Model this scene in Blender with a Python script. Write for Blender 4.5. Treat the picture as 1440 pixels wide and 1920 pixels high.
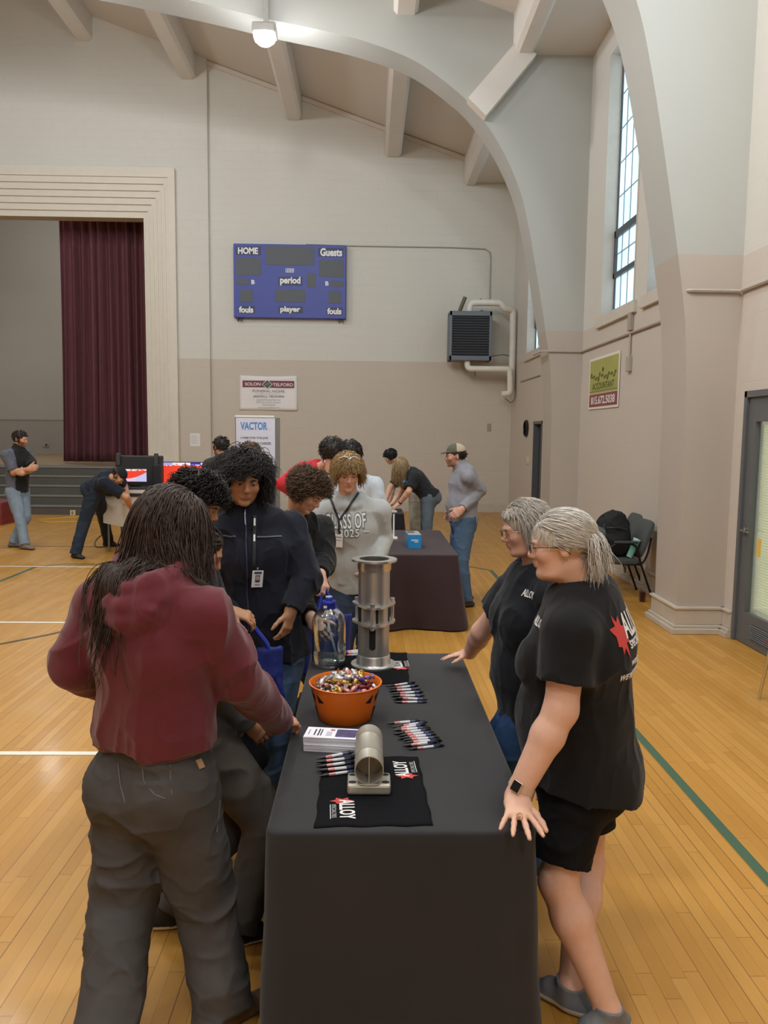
import bpy, bmesh, math, random
import numpy as np
from mathutils import Vector, Matrix
from mathutils.bvhtree import BVHTree

for _o in list(bpy.data.objects):
    bpy.data.objects.remove(_o)
SC = bpy.context.scene
COL = SC.collection
random.seed(7)
RNG = np.random.default_rng(11)

# ---------------------------------------------------------------- camera
FPX, CAMH = 1440.0, 1.9
def _cam_axes(vx=690.0, vy=812.0, roll=0.5):
    r = math.radians(roll)
    fy = np.array([(vx - 720) / FPX, (vy - 960) / FPX, 1.0]); fy /= np.linalg.norm(fy)
    up = np.array([math.sin(r), -math.cos(r), 0.0]); z = up - fy * up.dot(fy); z /= np.linalg.norm(z)
    return np.stack([np.cross(fy, z), fy, z], 1)          # camera (right, down, forward) <- world
CR = _cam_axes()
cam_data = bpy.data.cameras.new('camera')
cam = bpy.data.objects.new('camera', cam_data); COL.objects.link(cam)
cam_data.sensor_fit = 'HORIZONTAL'; cam_data.sensor_width = 36.0; cam_data.lens = 36.0
cam_data.clip_start = 0.05; cam_data.clip_end = 200
_m = Matrix(((CR[0][0], -CR[1][0], -CR[2][0], 0), (CR[0][1], -CR[1][1], -CR[2][1], 0),
             (CR[0][2], -CR[1][2], -CR[2][2], CAMH), (0, 0, 0, 1)))
cam.matrix_world = _m
SC.camera = cam
def at(px, py, Y):                      # the point of the place seen at a photo pixel, Y metres down the hall
    d = CR.T @ np.array([(px - 720) / FPX, (py - 960) / FPX, 1.0]); return np.array([0, 0, CAMH]) + d * Y / d[1]
def atx(px, py, X):
    d = CR.T @ np.array([(px - 720) / FPX, (py - 960) / FPX, 1.0]); return np.array([0, 0, CAMH]) + d * X / d[0]
def atz(px, py, Z=0.0):
    d = CR.T @ np.array([(px - 720) / FPX, (py - 960) / FPX, 1.0]); return np.array([0, 0, CAMH]) + d * (Z - CAMH) / d[2]

# ---------------------------------------------------------------- light
SC.view_settings.view_transform = 'Standard'; SC.view_settings.look = 'None'
SC.view_settings.gamma = 1.0; SC.view_settings.use_curve_mapping = False
SC.view_settings.exposure = 0.0
SC.cycles.use_denoising = True
SC.cycles.max_bounces = 8; SC.cycles.diffuse_bounces = 4; SC.cycles.glossy_bounces = 4
SC.cycles.transmission_bounces = 8; SC.cycles.transparent_max_bounces = 8
SC.cycles.caustics_reflective = False; SC.cycles.caustics_refractive = False
SC.cycles.sample_clamp_indirect = 6.0
world = bpy.data.worlds.new('world'); SC.world = world; world.use_nodes = True
world.node_tree.nodes['Background'].inputs[0].default_value = (0.75, 0.88, 1.0, 1)
world.node_tree.nodes['Background'].inputs[1].default_value = 1.0
LAMP_W = 300.0
LAMPS = [(-1.62, 12.38, 7.85), (-6.2, 12.4, 8.9), (-1.62, 7.05, 7.85), (-6.2, 7.05, 8.9), (-11.0, 9.5, 8.9),
         (-1.62, 1.7, 7.85), (-6.2, 1.7, 8.9), (1.5, 3.6, 7.3), (-3.5, -3.0, 8.2), (1.0, -3.0, 7.5), (-9.5, 22.5, 8.6)]  # the last one is unseen, added to brighten the stage interior
for _i, (_x, _y, _z) in enumerate(LAMPS):
    _l = bpy.data.lights.new('lamp_light', 'POINT'); _l.shadow_soft_size = 0.28
    _l.energy = LAMP_W * (0.35 if _i in (0,) else 1.0); _l.color = (0.95, 0.98, 1.0)
    _lo = bpy.data.objects.new('lamp_light', _l); COL.objects.link(_lo); _lo.location = (_x, _y, _z - 0.35)
# ---------------------------------------------------------------- helpers
def lin(c):
    if isinstance(c, str):
        if len(c) == 4: c = '#' + ''.join(x + x for x in c[1:])
        c = tuple(int(c[i:i + 2], 16) / 255 for i in (1, 3, 5))
    return tuple(((v / 12.92) if v <= 0.04045 else ((v + 0.055) / 1.055) ** 2.4) for v in c)
def tag(o, label=None, cat=None, group=None, kind=None):
    if label: o['label'] = label
    if cat: o['category'] = cat
    if group: o['group'] = group
    if kind: o['kind'] = kind
    return o
def empty(name, loc=(0, 0, 0), rz=0.0, label=None, cat=None, group=None):
    o = bpy.data.objects.new(name, None); COL.objects.link(o); o.location = loc; o.rotation_euler = (0, 0, rz)
    o.empty_display_size = 0.1
    return tag(o, label, cat, group)
def copy_tree(o, parent=None):
    c = o.copy(); COL.objects.link(c); c.parent = parent
    for ch in list(o.children): copy_tree(ch, c)
    return c
class NT:
    def __init__(s, name):
        s.m = bpy.data.materials.new(name); s.m.use_nodes = True; s.t = s.m.node_tree
        s.b = s.t.nodes['Principled BSDF']
    def n(s, typ, **kw):
        nd = s.t.nodes.new(typ)
        for k, v in kw.items(): setattr(nd, k, v)
        return nd
    def l(s, a, b): s.t.links.new(a, b)
    def math(s, op, a, b=None, c=None):
        nd = s.n('ShaderNodeMath', operation=op)
        for i, v in enumerate((a, b, c)):
            if v is None: continue
            if isinstance(v, (int, float)): nd.inputs[i].default_value = v
            else: s.l(v, nd.inputs[i])
        return nd.outputs[0]
    def mix(s, f, a, b, blend='MIX'):
        nd = s.n('ShaderNodeMix', data_type='RGBA', blend_type=blend)
        for i, v in ((0, f), (6, a), (7, b)):
            if isinstance(v, (int, float)): nd.inputs[i].default_value = v
            elif isinstance(v, tuple): nd.inputs[i].default_value = (*v[:3], 1)
            else: s.l(v, nd.inputs[i])
        return nd.outputs[2]
    def noise(s, scale, detail=3.0, vec=None, rough=0.55):
        nd = s.n('ShaderNodeTexNoise'); nd.inputs['Scale'].default_value = scale; nd.inputs['Detail'].default_value = detail
        nd.inputs['Roughness'].default_value = rough
        if vec is not None: s.l(vec, nd.inputs['Vector'])
        return nd.outputs[0]
    def coord(s, which='Object'): return s.n('ShaderNodeTexCoord').outputs[which]
    def mapping(s, vec, scale=(1, 1, 1), rot=(0, 0, 0)):
        nd = s.n('ShaderNodeMapping'); nd.inputs['Scale'].default_value = scale; nd.inputs['Rotation'].default_value = rot
        s.l(vec, nd.inputs['Vector']); return nd.outputs[0]
    def bump(s, h, strength=0.2, dist=0.01):
        nd = s.n('ShaderNodeBump'); nd.inputs['Strength'].default_value = strength; nd.inputs['Distance'].default_value = dist
        s.l(h, nd.inputs['Height']); s.l(nd.outputs[0], s.b.inputs['Normal'])
    def set(s, **kw):
        for k, v in kw.items():
            k = k.replace('_', ' ')
            if isinstance(v, tuple): v = (*v[:3], 1)
            s.b.inputs[k].default_value = v
        return s
_MC = {}
def mat(col, rough=0.6, metal=0.0, var=0.06, scale=20.0, bump=0.0, bscale=None, spec=0.5, emit=None, es=0.0, coat=0.0, stretch=None, name=None):
    key = (str(col), rough, metal, var, scale, bump, bscale, spec, str(emit), es, coat, stretch)
    if key in _MC: return _MC[key]
    t = NT(name or 'surface'); c = lin(col)
    t.set(Roughness=rough, Metallic=metal); t.b.inputs['Specular IOR Level'].default_value = spec
    t.b.inputs['Coat Weight'].default_value = coat
    v = t.coord()
    if stretch: v = t.mapping(v, stretch)
    n = t.noise(scale, 4.0, v)
    lo = tuple(x * (1 - var * 2) for x in c); hi = tuple(min(1, x * (1 + var * 2)) for x in c)
    t.l(t.mix(n, lo, hi), t.b.inputs['Base Color'])
    if bump: t.bump(t.noise(bscale or scale * 4, 3.0, v), bump, 0.005)
    if emit: t.set(Emission_Color=lin(emit)); t.b.inputs['Emission Strength'].default_value = es
    _MC[key] = t.m; return t.m
def attr_mat(rough=0.6, bump=0.0, bscale=60.0, spec=0.4, sss=0.0, var=0.08, scale=30.0, stretch=None, sheen=0.0):
    key = ('attr', rough, bump, bscale, spec, sss, var, scale, stretch, sheen)
    if key in _MC: return _MC[key]
    t = NT('tinted'); t.set(Roughness=rough); t.b.inputs['Specular IOR Level'].default_value = spec
    a = t.n('ShaderNodeAttribute', attribute_name='Col').outputs['Color']
    v = t.coord()
    if stretch: v = t.mapping(v, stretch)
    n = t.noise(scale, 4.0, v)
    k = t.math('MULTIPLY_ADD', n, 4 * var, 1 - 2 * var)
    vm = t.n('ShaderNodeVectorMath', operation='SCALE'); t.l(a, vm.inputs[0]); t.l(k, vm.inputs['Scale'])
    t.l(vm.outputs[0], t.b.inputs['Base Color'])
    if sss:
        t.b.inputs['Subsurface Weight'].default_value = sss; t.b.inputs['Subsurface Radius'].default_value = (0.012, 0.005, 0.003)
        t.b.inputs['Subsurface Scale'].default_value = 1.0
    if sheen: t.b.inputs['Sheen Weight'].default_value = sheen
    if bump: t.bump(t.noise(bscale, 3.0, v), bump, 0.004)
    _MC[key] = t.m; return t.m

def raw_mesh(name, V, F, m=None, parent=None, smooth=True, col=None):
    """V (n,3) array, F (m,4) or (m,3) array or list of faces -> one mesh object"""
    me = bpy.data.meshes.new(name)
    V = np.asarray(V, np.float32)
    if isinstance(F, np.ndarray) and len(F):
        k = F.shape[1]
        me.vertices.add(len(V)); me.vertices.foreach_set('co', V.ravel())
        me.loops.add(F.size); me.loops.foreach_set('vertex_index', F.ravel().astype(np.int32))
        me.polygons.add(len(F)); me.polygons.foreach_set('loop_start', np.arange(0, F.size, k, dtype=np.int32))
        me.polygons.foreach_set('loop_total', np.full(len(F), k, np.int32))
        me.update(calc_edges=True)
    else:
        me.from_pydata([tuple(map(float, v)) for v in V], [], F); me.update()
    me.polygons.foreach_set('use_smooth', np.full(len(me.polygons), bool(smooth)))
    if col is not None:
        a = me.color_attributes.new('Col', 'FLOAT_COLOR', 'POINT')
        c = np.ones((len(V), 4), np.float32); c[:, :3] = col; a.data.foreach_set('color', c.ravel())
    if m: me.materials.append(m)
    o = bpy.data.objects.new(name, me); COL.objects.link(o)
    if parent: o.parent = parent
    return o
class MB:
    """collects shapes into ONE mesh"""
    def __init__(s): s.v = []; s.f = []
    def add(s, V, F):
        b = len(s.v); s.v += [tuple(map(float, p)) for p in V]; s.f += [tuple(int(i) + b for i in f) for f in F]; return s
    def box(s, c, d, R=None, bev=0.0):
        bm = bmesh.new(); bmesh.ops.create_cube(bm, size=1.0)
        for v in bm.verts: v.co = Vector((v.co.x * d[0], v.co.y * d[1], v.co.z * d[2]))
        if bev: bmesh.ops.bevel(bm, geom=bm.edges[:], offset=bev, segments=2, affect='EDGES', profile=0.5)
        return s.bm(bm, c, R)
    def bm(s, bm, c=(0, 0, 0), R=None):
        bm.verts.index_update(); c = Vector(c)
        V = [((R @ v.co) if R else v.co) + c for v in bm.verts]; F = [[v.index for v in f.verts] for f in bm.faces]
        bm.free(); return s.add(V, F)
    def span(s, lo, hi, bev=0.0):
        return s.box([(a + b) / 2 for a, b in zip(lo, hi)], [abs(b - a) for a, b in zip(lo, hi)], None, bev)
    def tube(s, P, r, n=8, cap=True, up=None):
        P = [np.asarray(p, float) for p in P]; N = len(P); rr = r if hasattr(r, '__len__') else [r] * N
        V = []; u = None
        for i in range(N):
            t = P[min(i + 1, N - 1)] - P[max(i - 1, 0)]; t = t / (np.linalg.norm(t) + 1e-9)
            if u is None:
                a = np.array([0, 0, 1.0]) if abs(t[2]) < 0.9 else np.array([1.0, 0, 0]); u = np.cross(t, a)
            u = u - t * u.dot(t); u /= np.linalg.norm(u) + 1e-9; w = np.cross(t, u)
            for k in range(n):
                q = 2 * math.pi * k / n; V.append(P[i] + rr[i] * (math.cos(q) * u + math.sin(q) * w))
        F = [(i * n + k, i * n + (k + 1) % n, (i + 1) * n + (k + 1) % n, (i + 1) * n + k) for i in range(N - 1) for k in range(n)]
        if cap: F += [tuple(range(n))[::-1], tuple((N - 1) * n + k for k in range(n))]
        return s.add(V, F)
    def lathe(s, prof, n=32, c=(0, 0, 0), R=None, close=False):
        V = []; c = np.asarray(c, float)
        for r, z in prof:
            for k in range(n):
                q = 2 * math.pi * k / n; p = np.array([r * math.cos(q), r * math.sin(q), z])
                V.append((np.array(R) @ p if R is not None else p) + c)
        M = len(prof); F = [(i * n + k, i * n + (k + 1) % n, (i + 1) * n + (k + 1) % n, (i + 1) * n + k) for i in range(M - 1) for k in range(n)]
        if close: F += [((M - 1) * n + k, (M - 1) * n + (k + 1) % n, (k + 1) % n, k) for k in range(n)]
        else:
            if prof[0][0] > 1e-5: F.append(tuple(range(n))[::-1])
            if prof[-1][0] > 1e-5: F.append(tuple((M - 1) * n + k for k in range(n)))
        return s.add(V, F)
    def prism(s, pts, off):
        """polygon pts (3-D) extruded by vector off"""
        n = len(pts); off = np.asarray(off, float); V = [np.asarray(p, float) for p in pts] + [np.asarray(p, float) + off for p in pts]
        F = [tuple(range(n))[::-1], tuple(range(n, 2 * n))] + [(i, (i + 1) % n, n + (i + 1) % n, n + i) for i in range(n)]
        return s.add(V, F)
    def build(s, name, m, parent=None, smooth=False, bev=0.0):
        o = raw_mesh(name, np.array(s.v), s.f, m, parent, smooth)
        me = o.data; bm = bmesh.new(); bm.from_mesh(me); bmesh.ops.recalc_face_normals(bm, faces=bm.faces[:]); bm.to_mesh(me); bm.free()
        if smooth:
            me.polygons.foreach_set('use_smooth', np.ones(len(me.polygons), bool))
            try: me.set_sharp_from_angle(angle=math.radians(42))
            except Exception: pass
        if bev:
            b = o.modifiers.new('bevel', 'BEVEL'); b.width = bev; b.segments = 2; b.limit_method = 'ANGLE'
        return o
def struct(o): o['kind'] = 'structure'; return o

# lettering as real meshes ------------------------------------------------
_FONT_CACHE = {}
def letter_mesh(txt, size, bold=0.0, extrude=0.0, align='CENTER', spacing=1.0):
    cu = bpy.data.curves.new('lettering', 'FONT'); cu.body = txt; cu.size = size; cu.align_x = align; cu.align_y = 'CENTER'
    cu.offset = bold; cu.extrude = extrude; cu.space_character = spacing; cu.resolution_u = 3
    o = bpy.data.objects.new('lettering', cu); COL.objects.link(o)
    me = bpy.data.meshes.new_from_object(o.evaluated_get(bpy.context.evaluated_depsgraph_get()))
    bpy.data.objects.remove(o); bpy.data.curves.remove(cu)
    return me
def letters(txt, size, M, m, parent=None, name='lettering', bold=0.0, extrude=0.0006, align='CENTER', sx=1.0, fit=None, target=None, off=0.0015, spacing=1.0):
    """text on the plane of matrix M (x along the line, y up, z out); fit=(w,h) stretches it; target=BVH wraps it on a surface"""
    me = letter_mesh(txt, size, bold, extrude, align, spacing)
    n = len(me.vertices); co = np.zeros(n * 3, np.float32); me.vertices.foreach_get('co', co); co = co.reshape(-1, 3)
    if fit is not None and n:
        lo, hi = co.min(0), co.max(0); ext = np.maximum(hi - lo, 1e-6); mid = (lo + hi) / 2
        co[:, 0] = (co[:, 0] - mid[0]) * fit[0] / ext[0]; co[:, 1] = (co[:, 1] - mid[1]) * fit[1] / ext[1]
    co[:, 0] *= sx
    if target is not None:
        me.vertices.foreach_set('co', co.ravel()); bm = bmesh.new(); bm.from_mesh(me)
        bmesh.ops.triangulate(bm, faces=bm.faces[:])
        for _ in range(2):
            ed = [e for e in bm.edges if e.calc_length() > 0.012]
            if ed: bmesh.ops.subdivide_edges(bm, edges=ed, cuts=1)
        z = M.to_3x3() @ Vector((0, 0, 1)); z.normalize(); bm.verts.ensure_lookup_table()
        for v in bm.verts:
            zz = v.co.z; p = M @ Vector((v.co.x, v.co.y, 0)); h = target.ray_cast(p + z * 0.35, -z)
            v.co = (h[0] if h[0] else p) + z * (off + max(zz, 0))
        bm.to_mesh(me); bm.free()
    else:
        q = np.array(M); co = co @ q[:3, :3].T + q[:3, 3]; me.vertices.foreach_set('co', co.ravel())
    me.materials.clear(); me.materials.append(m); me.update()
    o = bpy.data.objects.new(name, me); COL.objects.link(o)
    if parent: o.parent = parent
    return o
def frame(o, x, z):
    """matrix with origin o, x along the line, z out of the surface"""
    x = Vector(x).normalized(); z = Vector(z).normalized(); y = z.cross(x).normalized(); x = y.cross(z)
    return Matrix(((x.x, y.x, z.x, o[0]), (x.y, y.y, z.y, o[1]), (x.z, y.z, z.z, o[2]), (0, 0, 0, 1)))
# ================================================================ the hall
RW, YF = 3.47, 18.76                     # right wall, far wall
def roof_z(x): return 8.2 if False else (9.12 - 0.335 * x if x < 2.45 else 7.8)
def wall_mat(name, upper, lower, zb, brick=0.0, bw=0.4, bh=0.2, horiz='X'):
    t = NT(name); t.set(Roughness=0.62); t.b.inputs['Specular IOR Level'].default_value = 0.35
    g = t.n('ShaderNodeNewGeometry').outputs['Position']; sp = t.n('ShaderNodeSeparateXYZ'); t.l(g, sp.inputs[0])
    f = t.math('GREATER_THAN', sp.outputs[2], zb)
    n = t.noise(0.8, 5.0, g); n2 = t.noise(9.0, 4.0, g)
    lo = lin(lower); up = lin(upper)
    c = t.mix(f, lo, up)
    c = t.mix(t.math('MULTIPLY', n, 0.16), c, tuple(x * 0.72 for x in lo))
    # worn, chipped paint
    n3 = t.noise(2.1, 9.0, g, 0.72); wear = t.math('MULTIPLY', t.math('GREATER_THAN', n3, 0.70), 0.30)
    c = t.mix(wear, c, lin('#8d8478'))
    t.l(c, t.b.inputs['Base Color'])
    if brick:
        br = t.n('ShaderNodeTexBrick'); br.inputs['Scale'].default_value = 1.0; br.inputs['Mortar Size'].default_value = 0.006
        br.inputs['Brick Width'].default_value = bw; br.inputs['Row Height'].default_value = bh; br.inputs['Mortar Smooth'].default_value = 0.6
        cb = t.n('ShaderNodeCombineXYZ'); t.l(sp.outputs[0 if horiz == 'X' else 1], cb.inputs[0]); t.l(sp.outputs[2], cb.inputs[1])
        t.l(cb.outputs[0], br.inputs['Vector'])
        h = t.math('ADD', t.math('MULTIPLY', br.outputs['Fac'], -1.0), t.math('MULTIPLY', n2, 0.5))
        t.bump(h, brick, 0.012)
    else: t.bump(n2, 0.12, 0.006)
    return t.m
M_FAR = wall_mat('painted block', '#d9d8d0', '#cdc3b6', 3.62, 0.35)
M_RIGHT = wall_mat('painted wall', '#d6d3cb', '#cfc5ba', 3.57, 0.18, 0.6, 0.3, 'Y')
M_PIL = wall_mat('painted plaster', '#b8bab6', '#bab0a6', 3.58)
M_CEIL = wall_mat('painted ceiling', '#dbd3ca', '#dbd3ca', 0)
M_BEAM = mat('#e0dad2', 0.6, var=0.03, scale=4)
M_TRIM = mat('#ddd6c8', 0.5, var=0.03, scale=5, bump=0.05)
M_BASE = mat('#c2b8aa', 0.5, var=0.06, scale=6, bump=0.08)

# floor ------------------------------------------------------------------
def floor_mat():
    t = NT('maple strip floor'); t.set(Roughness=0.3); t.b.inputs['Specular IOR Level'].default_value = .4; t.b.inputs['Coat Weight'].default_value = 0.06; t.b.inputs['Coat Roughness'].default_value = 0.12
    g = t.n('ShaderNodeNewGeometry').outputs['Position']; sp = t.n('ShaderNodeSeparateXYZ'); t.l(g, sp.inputs[0])
    W = 0.057
    u = t.math('DIVIDE', sp.outputs[0], W); row = t.math('FLOOR', u); fu = t.math('FRACT', u)
    wn = t.n('ShaderNodeTexWhiteNoise', noise_dimensions='1D'); t.l(row, wn.inputs['W'])
    y = t.math('ADD', t.math('DIVIDE', sp.outputs[1], 0.85), t.math('MULTIPLY', wn.outputs['Value'], 7.3))
    pl = t.math('FLOOR', y); fy = t.math('FRACT', y)
    cb = t.n('ShaderNodeCombineXYZ'); t.l(row, cb.inputs[0]); t.l(pl, cb.inputs[1])
    w2 = t.n('ShaderNodeTexWhiteNoise', noise_dimensions='2D'); t.l(cb.outputs[0], w2.inputs['Vector'])
    rp = t.n('ShaderNodeValToRGB'); t.l(w2.outputs['Value'], rp.inputs[0])
    e = rp.color_ramp.elements; e[0].position = 0.0; e[0].color = (*lin('#bd893a'), 1); e[1].position = 1.0; e[1].color = (*lin('#cf9c4e'), 1)
    m = e.new(0.5); m.color = (*lin('#c69345'), 1)
    gr = t.noise(1.0, 6.0, t.mapping(g, (60, 2.2, 1)))
    c = t.mix(t.math('MULTIPLY', gr, 0.35), rp.outputs[0], lin('#a06f28'))
    cloud = t.noise(0.7, 3.0, g); c = t.mix(t.math('MULTIPLY', cloud, 0.22), c, lin('#ab7426'))
    ed = t.math('MINIMUM', fu, t.math('SUBTRACT', 1.0, fu)); gap = t.math('LESS_THAN', ed, 0.032)
    dark = t.n('ShaderNodeTexWhiteNoise', noise_dimensions='1D'); t.l(t.math('ADD', t.math('FLOOR', t.math('ADD', u, 0.5)), 31.7), dark.inputs['W'])
    gapk = t.math('MULTIPLY', gap, t.math('MULTIPLY_ADD', t.math('POWER', dark.outputs['Value'], 1.5), 0.68, 0.22))
    ey = t.math('LESS_THAN', fy, 0.004); gapk = t.math('MAXIMUM', gapk, t.math('MULTIPLY', ey, 0.55))
    c = t.mix(gapk, c, lin('#5a3c1c'))
    t.l(c, t.b.inputs['Base Color'])
    t.l(t.math('MULTIPLY_ADD', t.noise(3.0, 4.0, g), 0.22, 0.27), t.b.inputs['Roughness'])
    t.bump(t.math('MULTIPLY', gap, -1.0), 0.15, 0.002)
    return t.m
struct(MB().span((-22, -9, -0.1), (RW + 0.3, 30, 0)).build('floor', floor_mat()))
def ribbon(name, pts, w, m, z=0.0015):
    b = MB()
    for (x0, y0), (x1, y1) in zip(pts[:-1], pts[1:]):
        d = np.array([x1 - x0, y1 - y0]); L = np.linalg.norm(d); d = d / L; n = np.array([-d[1], d[0]]) * w / 2
        p = [np.array([x0, y0]) + n, np.array([x0, y0]) - n, np.array([x1, y1]) - n, np.array([x1, y1]) + n]
        b.add([(q[0], q[1], z) for q in p], [(0, 1, 2, 3)])
    return struct(b.build(name, m))
M_GREEN = mat('#41624d', 0.35, var=0.05); M_WHITEL = mat('#efe9d6', 0.35, var=0.03); M_BLACKL = mat('#4a3a22', 0.35, var=0.05)
ribbon('floor_marking_1', [(1.742, -6), (1.742, 10.6), (1.52, 10.88), (-4.35, 10.88), (-4.6, 10.6), (-4.6, -6)], 0.055, M_GREEN)
ribbon('floor_marking_2', [(-16, 10.65), (-2.2, 10.65)], 0.05, M_WHITEL, 0.0022)
ribbon('floor_marking_3', [(-16, 7.515), (-1.4, 7.515)], 0.05, M_WHITEL, 0.0022)
ribbon('floor_marking_4', [(-16, 4.40), (-1.4, 4.40)], 0.05, M_WHITEL, 0.0022)
ribbon('floor_marking_5', [(-4.6, 5.9), (-3.9, 6.25), (-3.249, 6.729), (-2.936, 7.081), (-2.6, 7.6)], 0.045, M_BLACKL, 0.003)
ribbon('floor_marking_6', [(-16, 12.55), (-3.6, 12.55)], 0.04, M_BLACKL)
ribbon('floor_marking_7', [(-6.6, 11.6), (-5.6, 12.6)], 0.05, M_GREEN, 0.003)

# far wall: stage half stands a little forward, its opening framed in stepped plaster ------------
XO, ZO = -5.33, 6.88                     # edge and head of the stage opening
XE, ZE = -4.53, 7.95                     # outer edge of its frame
XL = -14.5                               # far side of the opening
w = MB()
w.span((-3.78, YF, 0), (RW + 0.3, YF + 0.4, 11.5)); w.span((XE, YF - 0.1, 0), (-3.78, YF + 0.4, 13)); w.span((XL, YF - 0.1, ZE), (XE, YF + 0.4, 13.5))
w.span((-22, YF - 0.1, 0), (XL, YF + 0.4, 14))
struct(w.build('wall_far', M_FAR))
b = MB(); nst = 7
for i in range(nst):
    f0, f1 = i / nst, (i + 1) / nst
    if i == 0: f1 = 0.2
    else: f0, f1 = 0.2 + 0.8 * (i - 1) / (nst - 1), 0.2 + 0.8 * i / (nst - 1)
    xa, xb = XE + (XO - XE) * f0, XE + (XO - XE) * f1; za, zb = ZE + (ZO - ZE) * f0, ZE + (ZO - ZE) * f1
    y0 = YF - 0.2 + 0.045 * i
    b.span((xb, y0, 0.0), (xa, YF + 0.42, za)); b.span((XL - 0.2, y0, zb), (xb, YF + 0.42, za))
    if i: b.span((xb + 0.035, y0 - 0.012, 0.0), (xb, y0, zb)); b.span((XL - 0.2, y0 - 0.012, zb), (xb, y0, zb + 0.035))
b.span((XO - 0.02, YF - 0.22, 0.0), (XE - 0.12, YF + 0.3, 1.25), 0.01)
struct(b.build('trim_stage', M_TRIM))
b = MB(); b.span((-3.76, YF - 0.05, 0), (RW, YF, 0.17)); b.span((-3.76, YF - 0.035, 0.17), (RW, YF, 0.21)); b.span((-3.76, YF - 0.09, 0), (RW, YF, 0.05)); b.span((XE, YF - 0.16, 0), (-3.74, YF - 0.1, 0.2))
struct(b.build('baseboard_far', M_BASE))
# stage: steps, boards, back wall
t = struct(MB().span((-16, 18.86, 0.9), (XO, 27.45, 1.05)).build('floor_stage', mat('#a78b68', 0.45, var=0.08, scale=6, stretch=(8, 1, 1))))
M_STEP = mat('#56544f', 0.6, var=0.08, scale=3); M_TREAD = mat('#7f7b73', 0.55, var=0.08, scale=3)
zs = [0.0, 0.20, 0.41, 0.62, 0.83, 1.03]
for i in range(5):
    y = 17.30 + 0.25 * i
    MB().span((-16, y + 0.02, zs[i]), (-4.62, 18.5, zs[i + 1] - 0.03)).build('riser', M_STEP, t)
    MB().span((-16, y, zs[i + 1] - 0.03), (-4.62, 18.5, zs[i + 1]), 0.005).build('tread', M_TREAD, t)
MB().span((-16, 18.45, 0), (XO, 18.87, 1.05)).build('stage_edge', M_TREAD, t)
M_BACKST = wall_mat('stage wall', '#b5afa5', '#b5afa5', 0, 0.3)
struct(MB().span((-17, 27.5, 0), (-3, 27.8, 10)).build('wall_stage', M_BACKST))
struct(MB().span((-17, 27.42, 1.05), (-3, 27.5, 2.25)).span((-17, 27.40, 2.22), (-3, 27.5, 2.26)).build('trim_2', mat('#a39c92', 0.6, var=0.04)))
struct(MB().span((-5.1, 19.2, 0), (-4.9, 28, 10)).span((-17.2, 19.2, 0), (-17, 28, 10)).build('wall_wings', M_BACKST))
struct(MB().span((-17.2, 18.8, 9.4), (-4.9, 28, 9.6)).build('ceiling_stage', M_BACKST))
# curtain -----------------------------------------------------------------
def curtain():
    n, m = 260, 26; V = []; xs = np.linspace(-7.78, -5.35, n)
    for j in range(m):
        z = 1.09 + (8.2 - 1.09) * j / (m - 1); f = 1 - j / (m - 1)
        ph = np.cumsum(0.5 + 0.5 * np.abs(np.sin(np.arange(n) * 0.11))) * 0.33
        y = 20.0 + (0.075 + 0.035 * f) * np.sin(ph) + 0.04 * np.sin(ph * 0.37 + 1) + 0.02 * f * np.sin(ph * 2.1 + j * .1)
        x = xs + 0.03 * f * np.sin(ph * 0.5 + 2) - 0.10 * f * f * (1 - (xs + 7.78) / 2.43)
        V.append(np.stack([x, y, np.full(n, z)], 1))
    V = np.concatenate(V); i = np.arange(n - 1)
    F = np.concatenate([np.stack([j * n + i, j * n + i + 1, (j + 1) * n + i + 1, (j + 1) * n + i], 1) for j in range(m - 1)])
    o = raw_mesh('stage_curtain', V, F, mat('#6d434a', 0.85, var=0.12, scale=2.5, bump=0.1, bscale=200, spec=0.2, stretch=(6, 6, 1)))
    s = o.modifiers.new('thick', 'SOLIDIFY'); s.thickness = 0.012
    return tag(o, 'tall maroon pleated curtain drawn at the side of the stage opening', 'curtain')
curtain()

# ceiling and arches ----------------------------------------------------------------
b = MB()
P = [(-22, roof_z(-22)), (2.45, roof_z(2.4)), (2.45, 7.8), (RW + 0.3, 7.8)]
b.prism([(x, -9, z) for x, z in P] + [(x, -9, z + 0.3) for x, z in P[::-1]], (0, YF + 9.4, 0))
struct(b.build('ceiling', M_CEIL))
PR = [(3.02, 0), (3.0, 2.2), (2.96, 2.9), (2.86, 3.55), (2.68, 4.5), (2.52, 5.25), (2.36, 5.8), (2.05, 6.42), (1.66, 6.94), (1.28, 7.28), (0.7, 7.66), (0.05, 7.90), (-0.6, 8.06),
      (-1.6, 8.24), (-3.0, 8.52), (-5.0, 8.85), (-8.0, 9.15), (-11.0, 9.25), (-14, 9.15), (-22, 8.6)]
def smooth_curve(P, n=6):
    P = [np.array(p, float) for p in P]; out = []
    for i in range(len(P) - 1):
        p0, p1, p2, p3 = P[max(i - 1, 0)], P[i], P[i + 1], P[min(i + 2, len(P) - 1)]
        for k in range(n):
            t = k / n; out.append(0.5 * ((2 * p1) + (p2 - p0) * t + (2 * p0 - 5 * p1 + 4 * p2 - p3) * t * t + (3 * p1 - p0 - 3 * p2 + p3) * t ** 3))
    return out + [P[-1]]
ARC = [(PR[0][0], PR[0][1])] + [tuple(p) for p in smooth_curve(PR[1:], 5)]
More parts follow.
